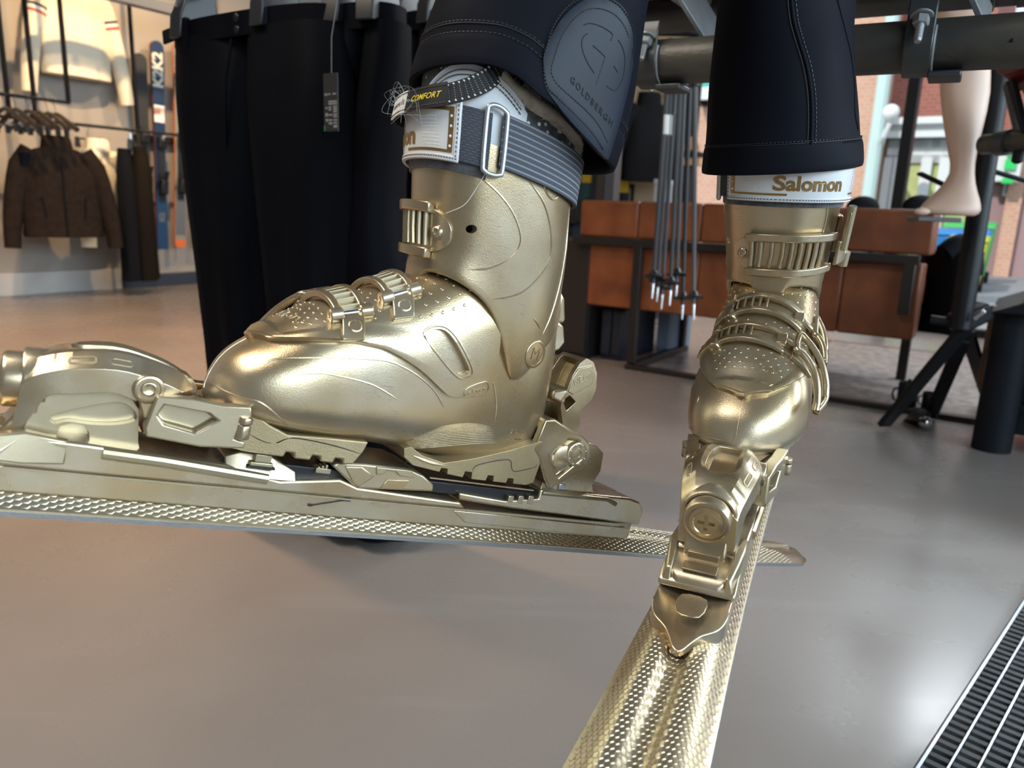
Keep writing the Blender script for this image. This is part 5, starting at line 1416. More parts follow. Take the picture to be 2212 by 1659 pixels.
# skis on the wall ----------------------------------------------------
def wall_ski(label, px_top, px_bot, wpx, off, base, edge, bands=(), letters=None, rot=0.0, tip=None):
    p = wall_px(*px_top, off); q = wall_px(*px_bot, off)
    L = (p-q).length; w = wpx/2; lean_ = math.asin(max(-1, min(1, (p-q).dot(UV_)/L)))
    t = thing('wall_ski', label, 'ski', loc=(q.x, q.y, q.z)); t.rotation_euler = Matrix.Rotation(face+math.pi/2, 3, 'Z').__matmul__(Matrix.Rotation(lean_, 3, 'Y')).to_euler()
    def outline(k=1.0):
        R = []
        for i in range(9):
            a = math.pi*i/8; R.append((math.cos(a)*w*1.12*k, L-0.05+0.05*math.sin(a)))
        R += [(-w*0.98*k, L*0.75), (-w*0.86*k, L*0.45), (-w*0.95*k, L*0.15), (-w*k, 0.03), (-w*0.8*k, 0.0), (w*0.8*k, 0.0), (w*k, 0.03), (w*0.95*k, L*0.15), (w*0.86*k, L*0.45), (w*0.98*k, L*0.75)]
        return R
    obj('top_sheet', prism(outline(0.96), -0.010, -0.004, 'y'), base, t, smooth=0)
    obj('ski_core', prism(outline(1.0), -0.004, 0.010, 'y'), edge, t, smooth=0)
    for z0, z1, m_ in bands:
        def wk(z): return w*interp(z, [(0,0.93),(L*0.45,0.84),(L*0.75,0.92),(L-0.05,1.05)])*0.96
        obj('graphic_band', prism([(-wk(L*z0), L*z0), (wk(L*z0), L*z0), (wk(L*z1), L*z1), (-wk(L*z1), L*z1)], -0.0112, -0.0098, 'y'), m_, t, smooth=0)
    if letters:
        for ch, z, sz, m_ in letters:
            tm = textmesh(ch, sz, 0.0004, 0.004, space=0.95)
            obj('lettering', vmap(tm, lambda p, z=z: (p[1]*-1.0*1.0, -0.0118-p[2], L*z+p[0])), m_, t, smooth=0)
    # binding: toe and heel blocks with screws and brake
    zt = L*0.43
    obj('toe_block', loft([[(-0.03,-0.012,zt+0.10),(0.03,-0.012,zt+0.10),(0.03,-0.012,zt+0.20),(-0.03,-0.012,zt+0.20)],[(-0.034,-0.05,zt+0.10),(0.034,-0.05,zt+0.10),(0.026,-0.06,zt+0.17),(-0.026,-0.06,zt+0.17)]]), BLACK_PLASTIC, t, bevel=0.006)
    obj('binding_knob', lathe((0,-0.045,zt+0.165), (0,-0.5,1), [(0.018,0),(0.018,0.03),(0.014,0.036),(0.001,0.036)], 14), CHROME, t)
    obj('heel_block', loft([[(-0.03,-0.012,zt-0.26),(0.03,-0.012,zt-0.26),(0.03,-0.012,zt-0.12),(-0.03,-0.012,zt-0.12)],[(-0.03,-0.06,zt-0.24),(0.03,-0.06,zt-0.24),(0.026,-0.075,zt-0.14),(-0.026,-0.075,zt-0.14)]]), BLACK_PLASTIC, t, bevel=0.006)
    obj('heel_lever', loft([[(-0.018,-0.07,zt-0.15),(0.018,-0.07,zt-0.15),(0.018,-0.05,zt-0.15),(-0.018,-0.05,zt-0.15)],[(-0.015,-0.11,zt-0.07),(0.015,-0.11,zt-0.07),(0.015,-0.095,zt-0.07),(-0.015,-0.095,zt-0.07)]]), BLACK_PLASTIC, t, bevel=0.004)
    obj('binding_track', box(-0.025,0.025,-0.02,-0.010,zt-0.30,zt+0.22), BLACK_PLASTIC, t, smooth=0)
    return t
NAVY = mat('navy_ski_top', (0.012, 0.028, 0.075), 0.3, coat=0.3); GREIGE = mat('greige_ski_top', (0.22, 0.20, 0.165), 0.4); GREY_SKI = mat('grey_ski_top', (0.030, 0.030, 0.032), 0.5, spec=0.2)
SLATE = mat('slate_ski_top', (0.10, 0.11, 0.13), 0.4); ORANGE = mat('orange_ski_edge', (0.62, 0.12, 0.02), 0.45); REDEDGE = mat('red_ski_edge', (0.16, 0.03, 0.03), 0.45); PALEL = mat('pale_lettering', (0.62, 0.60, 0.50), 0.5); DKL = mat('dark_lettering', (0.03,0.03,0.03), 0.5)
BLUE_SKI = mat('mid_blue_ski', (0.012, 0.045, 0.12), 0.35)
wall_ski('plain grey ski on the left wall, left of the navy one', (300, 115), (318, 500), 0.105, 0.06, GREY_SKI, GREY_SKI)
wall_ski('navy ski with pale lettering and a white tag on the left wall', (338, 88), (351, 538), 0.098, 0.10, NAVY, REDEDGE, bands=((0.0,0.30,BLUE_SKI),(0.62,0.70,WHITE_TRIM),(0.655,0.69,RED_TRIM)), letters=(('K2K2', 0.865, 0.115, PALEL), ('K2', 0.16, 0.06, SLATE)))
wall_ski('greige ski with orange edge, third from the left on the wall', (387, 92), (389, 533), 0.098, 0.10, GREIGE, ORANGE, bands=((0.06,0.30,SLATE),(0.0,0.035,ORANGE)), letters=(('K2K2', 0.865, 0.11, DKL),))
wall_ski('slate ski with orange tail, half hidden behind the black trousers', (433, 96), (434, 533), 0.098, 0.10, GREIGE, ORANGE, bands=((0.06,0.30,SLATE),(0.0,0.035,ORANGE)))
p = wall_px(292, 292, 0.035); q = wall_px(470, 318, 0.035); p.z = q.z = (p.z+q.z)/2
o = obj('ski_rack', obox(p, q, 0.06, 0.05), BLACK, smooth=0, bevel=0.004); tag(o, 'black ski rack bar fixed across the left wall behind the skis', 'rack')
# ================================================================== black trousers on hangers in the middle
NAVYBLACK = mat('navy_black_softshell', (0.0022, 0.0024, 0.0040), 0.62, var=(0.0030, 0.0033, 0.0052), vscale=5, spec=0.05)
def hang_trousers(label, pL, pR, zhem, seed, w_k=1.0, **k):
    """hung between two waist corners given as places"""
    c = (pL+pR)/2; dx = pR-pL; w = math.hypot(dx.x, dx.y); rz = math.atan2(dx.y, dx.x)
    t = thing('ski_trousers', label, 'trousers'); place(t, c, rz)
    garment_legs(t, NAVYBLACK, w*w_k, c.z-zhem, seed=seed, **k)
    return t, w
pL = at(390, 62, 1.68); pR = at(722, 14, 1.42); zz = (pL.z+pR.z)/2; pL.z = pR.z = zz
t, w = hang_trousers('black ski trousers with two snap buttons and a swing tag, hanging from a clip hanger', pL, pR, 0.16, 1.0, spread=-0.012, legw=0.115, depth=0.065, fold=0.09, flare=0.82, lean=0.115, ysep=0.0)
SNAP = mat('dark_snap', (0.03, 0.03, 0.032), 0.3, 0.8)
for z in (-0.012, -0.034):
    obj('snap_button', lathe((w*0.055, -0.053, z), (0,-1,0), [(0.008,0),(0.008,0.003),(0.006,0.005),(0.0005,0.005)], 14), SNAP, t)
obj('fly_seam', tube([(w*0.02,-0.056,-0.05),(w*0.02,-0.074,-0.13),(w*0.005,-0.074,-0.22),(-w*0.02,-0.066,-0.30)], 0.003, 6), NAVYBLACK, t)
obj('belt_loop', box(-w*0.30-0.012,-w*0.30+0.012,-0.060,-0.048,-0.07,0.004), NAVYBLACK, t, bevel=0.002)
obj('waist_tab', obox((-w*0.49,-0.045,-0.025), (-w*0.30,-0.058,-0.020), 0.006, 0.028, (0,0,1)), CLOTH_BLACK, t, bevel=0.002)
mt = t.matrix_basis.copy(); mt = Matrix.LocRotScale(t.location, t.rotation_euler, None)
# swing tag
TAGM = mat('black_card', (0.018, 0.019, 0.020), 0.45); TAGP = mat('grey_print', (0.20, 0.20, 0.20), 0.6); GREENP = mat('green_print', (0.01, 0.16, 0.05), 0.6)
tg = thing('swing_tag', 'black swing tag with grey print on the black ski trousers', 'tag'); cpos = at(714, 158, 1.36); tg.location = cpos; tg.rotation_euler = (0, 0, t.rotation_euler[2])
s_ = 1.36/1650
tw_, th_ = 44*s_, 120*s_
obj('card', box(-tw_/2, tw_/2, -0.0008, 0.0008, -th_, 0), TAGM, tg, smooth=0)
obj('cord', tube([(0.002,0,-0.008),(0.004,0.0,0.06),(0.012,0.01,0.13)], 0.0008, 5), TAGP, tg)
pr = []
for k, (x0, x1, z0, z1) in enumerate(((-.42,-.22,.34,.38),(-.16,.0,.34,.37),(.15,.40,.34,.37),(-.15,.45,.47,.50),(-.15,.45,.51,.54),(-.38,-.22,.58,.61),(-.15,.05,.57,.60),(-.15,.05,.61,.64),(.18,.45,.56,.59),(.18,.45,.60,.63),(.18,.45,.64,.67),(-.38,-.20,.68,.74),(-.15,.1,.70,.73),(.18,.45,.69,.72),(.18,.45,.73,.76),(-.36,-.20,.78,.83),(-.15,.1,.79,.82),(-.15,.1,.84,.88),(.18,.45,.79,.82),(.18,.45,.84,.87),(.18,.45,.89,.94))):
    pr.append(box(x0*tw_, x1*tw_, -0.0012, -0.0007, -z1*th_, -z0*th_))
obj('printed_lines', join(*pr), TAGP, tg, smooth=0, kind='stuff')
obj('green_corner', box(-0.5*tw_, -0.40*tw_, -0.0012, -0.0007, -0.99*th_, -0.90*th_), GREENP, tg, smooth=0)
# the big clip hanger that holds them, and the rail above the picture
def big_hanger(label, pos, rz, w, up=0.17):
    t = thing('clip_hanger', label, 'hanger'); place(t, pos, rz)
    obj('bar', tube([(-w*0.5,0,0.06),(w*0.5,0,0.06)], 0.007, 8), BLACK_PLASTIC, t)
    for s in (-0.34, 0.20):
        obj('clip', loft([[(w*s-0.016,-0.02,0.10),(w*s+0.016,-0.02,0.10),(w*s+0.016,0.02,0.10),(w*s-0.016,0.02,0.10)],[(w*s-0.020,-0.062,0.01),(w*s+0.020,-0.062,0.01),(w*s+0.020,0.03,0.01),(w*s-0.020,0.03,0.01)],[(w*s-0.018,-0.068,-0.035),(w*s+0.018,-0.068,-0.035),(w*s+0.018,-0.058,-0.035),(w*s-0.018,-0.058,-0.035)]]), BLACK_PLASTIC, t, bevel=0.003)
        obj('clip_spring', tube([(w*s-0.010+0.002*k, -0.052+0.003*math.sin(k*2.1), 0.02+0.006*k) for k in range(10)], 0.0022, 5), CHROME, t)
    obj('hook', tube([(0,0,0.06),(0,0,up-0.03)]+[(0.02*math.sin(a), 0, up-0.01-0.02*math.cos(a)) for a in [0.5+k_*0.6 for k_ in range(8)]], 0.003, 6), CHROME, t)
    return t
rzT = t.rotation_euler[2]; locT = t.location.copy()
big_hanger('black clip hanger gripping the waistband of the tagged trousers', locT, rzT, w)
pL2 = at(735, 18, 1.47); pR2 = at(868, 10, 1.42); pL2.z = pR2.z = (pL2.z+pR2.z)/2-0.004
t2, w2 = hang_trousers('navy ski trousers hanging behind the tagged pair, nearest the side-on boot', pL2, pR2, 0.03, 2.4, spread=0.005, legw=0.095, depth=0.06, lean=-0.035, fold=0.05, flare=1.0)
big_hanger('black clip hanger holding the navy trousers beside the side-on boot', t2.location, t2.rotation_euler[2], w2)
pL3 = at(868, 34, 2.0); pR3 = at(985, 30, 1.9); pL3.z = pR3.z = (pL3.z+pR3.z)/2
t3, w3 = hang_trousers('black trousers in the dark behind the trouser leg, farthest along the rail', pL3, pR3, 0.15, 4.1, spread=0.0, legw=0.08, depth=0.06, fold=0.05)
big_hanger('black clip hanger in the dark beside the trouser leg', t3.location, t3.rotation_euler[2], w3)
rl = locT.z+0.165
dR = Vector((math.cos(rzT+1.2), math.sin(rzT+1.2), 0))
ra, rb = Vector((locT.x, locT.y, rl))-dR*0.7, Vector((locT.x, locT.y, rl))+dR*1.5
rr_ = thing('clothes_rail', 'black rail over the middle trousers, hung on two rods', 'rail', loc=tuple(ra))
obj('rail_bar', tube([(0,0,0), tuple(rb-ra)], 0.013, 10), BLACK, rr_)
for f in (0.15, 0.85): obj('hanger_rod', tube([tuple((rb-ra)*f), tuple((rb-ra)*f+Vector((0,0,3.3-rl)))], 0.008, 8), BLACK, rr_)
# ================================================================== right side: sofa, poles, rug, stands
LEATHER = mat('cognac_leather', (0.30, 0.088, 0.026), 0.42, var=(0.17, 0.046, 0.016), vscale=7, bump=0.12, bscale=220)
LEATHER_D = mat('brown_leather', (0.20, 0.060, 0.020), 0.45, var=(0.12, 0.036, 0.014), vscale=8, bump=0.12, bscale=220)
# sofa seen from behind; its back runs parallel to the shop front
bs = ab(on_z(1345, 795))[1]+0.02
def sp(x, y, o=0.0): return ROOMI @ deep_px(x, y, bs+o)
aL = sp(1255, 440)[0]; aR = sp(2026, 450)[0]
zT = (sp(1255, 436)[2]+sp(2020, 448)[2])/2; zB = (sp(1300, 655)[2]+sp(2000, 750)[2])/2
zM0 = sp(1700, 556)[2]; 
sofa = thing('sofa', 'brown leather sofa on a black steel frame, seen from behind', 'sofa', loc=tuple(RC(aL, bs, 0)))
sofa.rotation_euler = (0, 0, math.atan2(VV_.y, VV_.x))     # local x along the back, y away from the viewer
LS = aR-aL
n_ = 5; sw_ = LS/n_
zmid = zT-(zT-zB)*0.34
for k in range(n_):
    x0, x1 = k*sw_+0.0006, (k+1)*sw_-0.0006
    obj('back_panel', box(x0, x1, 0.0, 0.16, zmid, zT), LEATHER if k < 3 else LEATHER_D, sofa, bevel=0.011, seg=3)
    if k in (0, 4): pass
    obj('lower_panel', box(max(x0, 0.05), x1-(0.02 if k == n_-1 else 0), 0.02, 0.16, zB, zmid-0.035), LEATHER if k < 3 else LEATHER_D, sofa, bevel=0.009, seg=3)
obj('seat_cushion', box(0.03, LS-0.03, 0.16, 0.75, zB+0.10, zB+0.24), LEATHER, sofa, bevel=0.03, seg=3)
obj('seat_base', box(0.03, LS-0.03, 0.14, 0.74, zB+0.02, zB+0.10), DKSTEEL, sofa, smooth=0)
fr = obj('back_rail', box(-0.02, LS-0.03, -0.03, 0.0, zmid-0.035, zmid), DKSTEEL, sofa, bevel=0.003)
for x_ in (LS*0.215, LS-0.06):
    obj('frame_post', box(x_-0.02, x_+0.02, -0.03, 0.0, 0.03 if x_ < LS*0.5 else zB+0.10, zmid-0.03), DKSTEEL, sofa, bevel=0.003)
obj('floor_runner', box(LS*0.2, LS*1.16, -0.035, 0.005, 0, 0.022), DKSTEEL, sofa, bevel=0.003)
obj('leg', box(LS*0.215-0.02, LS*0.215+0.02, 0.0, 0.66, 0.0, 0.03), DKSTEEL, sofa, bevel=0.003)
obj('leg', box(LS*0.215-0.02, LS*0.215+0.02, 0.58, 0.62, 0.03, zB+0.05), DKSTEEL, sofa, bevel=0.003)
obj('leg', box(LS*0.93-0.02, LS*0.93+0.02, 0.60, 0.64, 0.0, zB+0.05), DKSTEEL, sofa, bevel=0.003)
obj('side_arm', box(LS-0.04, LS*1.11, 0.55, 0.6, zB+0.04, zB+0.08), DKSTEEL, sofa, bevel=0.003)
# dark rolled coat over the sofa end
c = deep_px(2047, 600, bs+0.35)
o = obj('rolled_coat', join(loft([ell(0,0,0.085,0.13,z,20,2.0,0.05,z*8) for z in (-0.22,-0.2,-0.1,0.0,0.07,0.11)]), tube(smooth_poly([(-0.09,-0.05,0.10),(-0.03,-0.06,0.14),(0.05,-0.05,0.10),(0.08,-0.04,0.02)], 4, closed=False), 0.04, 10)), CLOTH_BLACK, smooth=60)
o.location = c; o.rotation_euler = (0, 0, 0.3); tag(o, 'black coat bundled at the right end of the leather sofa', 'coat')
# cabinets under and behind the left end of the sofa
NAVYBOX = mat('dark_navy_cabinet', (0.010, 0.014, 0.026), 0.5)
def cabinet(name, label, cat, a0_, a1_, b0_, b1_, z0_, z1_, m, doors=1):
    t = thing(name, label, cat, mtx=ROOM @ Matrix.Translation((a0_, b0_, 0)))
    obj('body', box(0, a1_-a0_, 0.02, b1_-b0_, z0_, z1_), m, t, bevel=0.004)
    for k in range(doors):
        w_ = (a1_-a0_)/doors
        obj('door', box(k*w_+0.004, (k+1)*w_-0.004, 0, 0.02, z0_+0.03, z1_-0.01), m, t, bevel=0.003)
    return t
qa = ab(on_z(1240, 795)); qb = ab(on_z(1345, 786))
cabinet('cabinet', 'dark navy floor cabinet under the left end of the leather sofa', 'cabinet', qa[0]-0.02, qb[0]-0.03, bs+0.10, bs+0.5, 0, zB-0.02, NAVYBOX, 2)
cabinet('counter', 'tall dark brown counter left of the leather sofa, behind the side-on boot', 'counter', qa[0]-0.40, qa[0]-0.06, bs+0.02, bs+0.55, 0, sp(1240, 520)[2], mat('dark_brown_counter', (0.014,0.011,0.010), 0.5), 1)
PALEBLUE = mat('pale_blue_crate', (0.20, 0.25, 0.32), 0.6)
qc = ab(on_z(1388, 772)); qd = ab(on_z(1430, 768))
cabinet('storage_box', 'pale blue-grey storage box standing under the leather sofa', 'box', qc[0], qd[0]+0.02, bs+0.45, bs+0.75, 0, 0.26, PALEBLUE, 1)
# rug
RUGM = mat('faded_rug', (0.36, 0.29, 0.25), 0.95, var=(0.20, 0.165, 0.155), vscale=26, vdetail=8, bump=0.6, bscale=300)
RUGR_ = mat('rug_border', (0.16, 0.055, 0.05), 0.95)
ra_ = ab(on_z(1450, 806))[0]; rug = thing('rug', 'faded grey-brown rug with a dark red border behind the sofa runner', 'rug', mtx=ROOM @ Matrix.Translation((ra_+0.35, bs+0.02, 0)))
obj('pile', box(0.03, 2.6, 0.03, 1.55, 0.0005, 0.012), RUGM, rug, bevel=0.003)
for bx in (box(0, 2.63, 0, 0.03, 0.0005, 0.013), box(0, 2.63, 1.55, 1.58, 0.0005, 0.013), box(0, 0.03, 0.03, 1.55, 0.0005, 0.013), box(2.6, 2.63, 0.03, 1.55, 0.0005, 0.013)): obj('border', bx, RUGR_, rug, smooth=0)
# mugs standing on the runner
def mug(label, px, k=1.0, side=-1):
    p = on_z(px[0], px[1], 0.022); t = thing('mug', label, 'mug', loc=(p.x, p.y, 0.022 if k > 0.9 else 0.013))
    obj('cup', lathe((0,0,0), (0,0,1), [(0.034*k,0),(0.036*k,0.004),(0.037*k,0.085*k),(0.035*k,0.087*k),(0.033*k,0.08*k),(0.031*k,0.01),(0.001,0.008)], 24), BLACK, t, smooth=50)
    obj('handle', tube([(side*0.036*k,0,0.07*k),(side*0.055*k,0,0.066*k),(side*0.060*k,0,0.045*k),(side*0.053*k,0,0.024*k),(side*0.036*k,0,0.02*k)], 0.004*k, 8), BLACK, t)
    if k > 0.9: obj('lid', lathe((0,0,0.087*k), (0,0,1), [(0.037*k,0),(0.034*k,0.006),(0.006*k,0.010),(0.006*k,0.018),(0.001,0.02)], 24), BLACK, t)
    return t
mug('black lidded mug standing on the sofa runner', (1957, 876))
mug('smaller black mug beside the tripod leg on the rug', (2006, 878), 0.75)
# ski poles hanging in a bunch in front of the sofa
POLE = mat('dark_grey_pole', (0.028, 0.030, 0.034), 0.5, 0.2); POLE_L = mat('grey_pole', (0.075, 0.078, 0.085), 0.5, 0.2); GRIP = mat('black_grip', (0.012,0.012,0.014), 0.6)
def ski_pole(i, xt, yt, xb, yb, Z, m):
    top = at(xt, yt, Z); bot = at(xb, yb, Z*1.0)
    t = thing('ski_pole', ['leftmost dark ski pole of the seven hanging before the leather sofa, with a white sleeve','second ski pole from the left of the hanging bunch, grey with a white sleeve','third ski pole from the left of the hanging bunch, plain grey','middle ski pole of the seven hanging in the bunch, dark grey','fifth ski pole from the left of the hanging bunch, plain grey','second ski pole from the right of the hanging bunch, dark and reaching lowest','rightmost grey ski pole of the bunch, nearest the front-facing boot'][i], 'ski pole', loc=tuple(bot), group='ski poles hanging before the sofa')
    v = top-bot; L = v.length; d = v.normalized()
    obj('shaft', tube([tuple(d*0.05), tuple(d*(L-0.16)), tuple(d*L)], [0.0065,0.009,0.009], 8), m, t)
    obj('tip', tube([(0,0,0), tuple(d*0.05)], [0.003,0.006], 8), STEEL, t)
    b = lathe(tuple(d*0.075), tuple(d), [(0.001,0),(0.034,-0.004),(0.036,0.0),(0.016,0.008),(0.010,0.02),(0.001,0.022)], 16)
    obj('basket', b, BLACK_PLASTIC, t)
    obj('grip', tube([tuple(d*(L-0.02)), tuple(d*(L+0.04)), tuple(d*(L+0.13)), tuple(d*(L+0.14))], [0.014,0.017,0.015,0.010], 10), GRIP, t)
    return t, top+d*0.14
tops = []
for i, (xt, xb, yb, m) in enumerate(((1442, 1408, 645, POLE), (1449, 1418, 652, POLE_L), (1459, 1428, 668, POLE_L), (1470, 1446, 660, POLE), (1478, 1460, 640, POLE_L), (1490, 1473, 690, POLE), (1502, 1498, 690, POLE_L))):
    t, tp = ski_pole(i, xt, 175, xb, yb, 2.55+0.05*(i % 3), m); tops.append(tp)
    if i in (0, 1):
        Z = 2.55+0.05*(i % 3); a_ = at(xt-3, 250, Z); b_ = at(xt-5, 292, Z); dd = (a_-b_)
        c = Vector(t.location); obj('logo_sleeve', tube([tuple(b_-c), tuple(a_-c)], 0.0115, 10), WHITE_TRIM, t, label='white printed sleeve')
# the display arm that carries them, on its own post out of view
pz = sum((p.z for p in tops), 0)/len(tops); pm = tops[3]
arm = thing('pole_rack', 'black rack arm the ski poles hang from, above the pipe', 'rack', loc=tuple(pm))
obj('arm', tube([tuple(tops[0]-pm+Vector((-0.1,0,0.02))), tuple(tops[-1]-pm+Vector((0.12,0,0.02)))], 0.012, 8), BLACK, arm)
obj('rod', tube([(0,0,0.02),(0,0,3.3-pm.z)], 0.012, 8), BLACK, arm)
# grey upright, coloured skis and a dark jacket in the depth of the shop
GREYPOST = mat('grey_upright', (0.11, 0.115, 0.13), 0.4, 0.4); BRONZEPOST = mat('brown_upright', (0.045,0.035,0.03), 0.5)
p = at(1322, 300, 4.1); a_, b_, _ = ab(p)
up = obj('shop_column', inroom(box(a_-0.055, a_+0.045, b_-0.045, b_+0.045, 0, 3.3)), BRONZEPOST, bevel=0.004); tag(up, 'dark brown steel column behind the sofa, beside the trouser patch', 'column')
obj('column_face', inroom(box(a_+0.0, a_+0.055, b_-0.05, b_-0.044, 0, 3.3)), GREYPOST, up, smooth=0)
TEALS = [mat('teal_ski', (0.012,0.06,0.075), 0.4), mat('ink_ski', (0.01,0.018,0.035), 0.4), mat('petrol_ski', (0.02,0.045,0.065), 0.4)]
YEL = mat('yellow_mark', (0.55, 0.38, 0.02), 0.5)
bk = B_FRONT-0.25
for i, (x, yt) in enumerate(((1222, 235), (1240, 262), (1258, 250), (1276, 240), (1294, 225), (1345, 262), (1357, 270))):
    tp = deep_px(x, yt, bk); a_, b_, z_ = ab(tp)
    t = thing('display_ski', ['dark teal ski in the back row, leftmost behind the boot cuff', 'black ski in the back row, second behind the boot cuff', 'petrol ski in the back row behind the boot cuff', 'teal ski with yellow mark in the back row', 'black ski in the back row just left of the brown column', 'teal ski in the back row just right of the brown column', 'black ski with yellow stripe in the back row beside the dark jacket'][i], 'ski', mtx=ROOM @ Matrix.Translation((a_, b_, 0.05)))
    w_ = 0.052; L = z_-0.05
    pl_ = [(-w_*0.9,0),(w_*0.9,0),(w_*0.8,L*0.45),(w_,L-0.08)]+[(w_*math.cos(k*math.pi/6), L-0.06+0.06*math.sin(k*math.pi/6)) for k in range(1,6)]+[(-w_,L-0.08),(-w_*0.8,L*0.45)]
    obj('top_sheet', prism(pl_, -0.008, 0.008, 'y'), TEALS[[0,1,2,0,1,0,1][i]], t, smooth=0)
    obj('binding', box(-0.04,0.04,-0.07,-0.008,L*0.40,L*0.52), BLACK_PLASTIC, t, bevel=0.008)
    if i in (3, 6): obj('yellow_band', box(-w_*0.85, w_*0.85, -0.0095, -0.008, L*0.62, L*0.70), YEL, t, smooth=0)
rk_ = obj('ski_rack', inroom(box(ab(deep_px(1205,300,bk))[0], ab(deep_px(1372,300,bk))[0], bk-0.05, bk+0.08, 0, 0.05)), BLACK, bevel=0.004); tag(rk_, 'black floor rack holding the back row of teal skis', 'rack')
rk2 = obj('rack_rail', inroom(box(ab(deep_px(1205,300,bk))[0], ab(deep_px(1372,300,bk))[0], bk+0.012, bk+0.04, 0.9, 0.93)), BLACK, rk_, smooth=0)
for e in (1206, 1371): obj('rack_post', inroom(box(ab(deep_px(e,300,bk))[0]-0.01, ab(deep_px(e,300,bk))[0]+0.01, bk+0.012, bk+0.04, 0.05, 0.93)), BLACK, rk_, smooth=0)
s3 = deep_px(1402, 222, B_FRONT-0.35); z3 = deep_px(1402, 392, B_FRONT-0.35).z
t = thing('jacket', 'black jacket hanging against the beige back wall behind the ski poles', 'jacket'); place(t, s3, facing(s3, 0.4))
garment_top(t, CLOTH_BLACK, 0.36, s3.z-z3, (s3.z-z3)*0.9, collar=True, spread=0.10, depth=0.11)
hgr = dup(hp, 'dark wooden hanger inside the black jacket at the back wall', None, loc=s3+Vector((0,0,0.02)), rot=(0,0,t.rotation_euler[2])); 
if 'group' in hgr: del hgr['group']
pr_ = deep_px(1400, 200, B_FRONT-0.35); hb = obj('wall_peg', tube([tuple(s3+Vector((0,0,0.09))), tuple(Vector((s3.x, s3.y, s3.z+0.09))+UV_*0.36)], 0.008, 8), CHROME); tag(hb, 'chrome peg on the beige back wall above the black jacket', 'peg')
# pale counter pieces by the window
WOODL = mat('light_wood', (0.50, 0.27, 0.13), 0.5); PALEGREY = mat('pale_grey_box', (0.32,0.36,0.42), 0.5)
for (x0, x1, y0, y1, b_, m_, nm, lab, cat) in ((1408, 1428, 388, 470, B_FRONT-0.9, PALEGREY, 'display_box', 'pale grey display box behind the ski poles, on the back counter', 'box'), (1478, 1512, 295, 325, B_FRONT-0.5, WOODL, 'wooden_head', 'rounded light wood display board by the window', 'board')):
    p = deep_px(x0, y1, b_); q = deep_px(x1, y0, b_); A0 = ab(p); A1 = ab(q)
    t = thing(nm, lab, cat, mtx=ROOM @ Matrix.Translation((A0[0], b_, 0)))
    if nm == 'wooden_head':
        w_ = A1[0]-A0[0]
        obj('board', prism([(0,A0[2]),(w_,A0[2]),(w_,A1[2]-0.06),(w_*0.8,A1[2]-0.01),(w_*0.5,A1[2]),(0,A1[2])], 0, 0.03, 'y'), m_, t, bevel=0.004)
        obj('shelf', box(-0.02,w_+0.02,-0.04,0.10,A0[2]-0.05,A0[2]-0.012), BLACK, t, smooth=0)
        obj('front', box(-0.02,w_+0.02,-0.03,0.10,A0[2]-0.10,A0[2]-0.05), WOODL, t, smooth=0)
        obj('foot', box(w_*0.3,w_*0.5,0.0,0.06,0,A0[2]-0.05), BLACK, t, smooth=0)
    else:
        obj('body', box(0, A1[0]-A0[0], 0, 0.2, A0[2], A1[2]), m_, t, bevel=0.004)
        obj('lid', box(-0.004, A1[0]-A0[0]+0.004, -0.004, 0.204, A1[2]-0.03, A1[2]+0.004), m_, t, bevel=0.003)
        obj('pedestal', box(0.0, A1[0]-A0[0], 0.0, 0.2, 0, A0[2]), NAVYBOX, t, smooth=0)
# leaning black stand and tool trolley at the right edge
p0_ = at(2150, 215, 2.3); p1_ = at(2074, 712, 2.35)
st_ = thing('display_stand', 'black steel post with folded tripod legs, right of the bare foot', 'stand', loc=tuple(p1_))
rel = lambda v: tuple(Vector(v)-p1_)
obj('post', tube([rel(p0_+(p0_-p1_)*0.25), rel(p1_)], 0.031, 14), BLACK, st_)
lf = on_z(1908, 925)
obj('leg', obox(rel(at(2092, 700, 2.35)), rel(Vector((lf.x, lf.y, 0.012))), 0.05, 0.02), BLACK, st_, bevel=0.004)
obj('leg', obox(rel(at(2080, 735, 2.5)), rel(on_z(2010, 900, 0.012)), 0.045, 0.018), BLACK, st_, bevel=0.004)
obj('leg', obox(rel(at(2090, 720, 2.5)), rel(on_z(2140, 880, 0.012)), 0.045, 0.02), BLACK, st_, bevel=0.004)
obj('hub', obox(rel(at(2060, 702, 2.36)), rel(at(2128, 668, 2.36)), 0.07, 0.06), BLACK, st_, bevel=0.01)
obj('clamp_lever', obox(rel(at(2105, 690, 2.30)), rel(at(2128, 670, 2.28)), 0.02, 0.012), CHROME, st_, bevel=0.003)
obj('cross_bar', tube([rel(at(2010, 690, 2.40)), rel(at(2075, 700, 2.36))], 0.014, 10), BLACK, st_)
obj('foot_cap', sphere(rel(on_z(1998, 912, 0.03)), 0.022, 12, 8), CHROME, st_)
ft2 = obj('tripod_foot', loft([[rel(on_z(1950, 910, 0.0)), rel(on_z(2000, 920, 0.0)), rel(on_z(2020, 885, 0.0)), rel(on_z(1975, 880, 0.0))],[rel(on_z(1955, 905, 0.02)), rel(on_z(2000, 912, 0.05)), rel(on_z(2015, 885, 0.05)), rel(on_z(1978, 882, 0.03))]]), BLACK, st_, bevel=0.004)
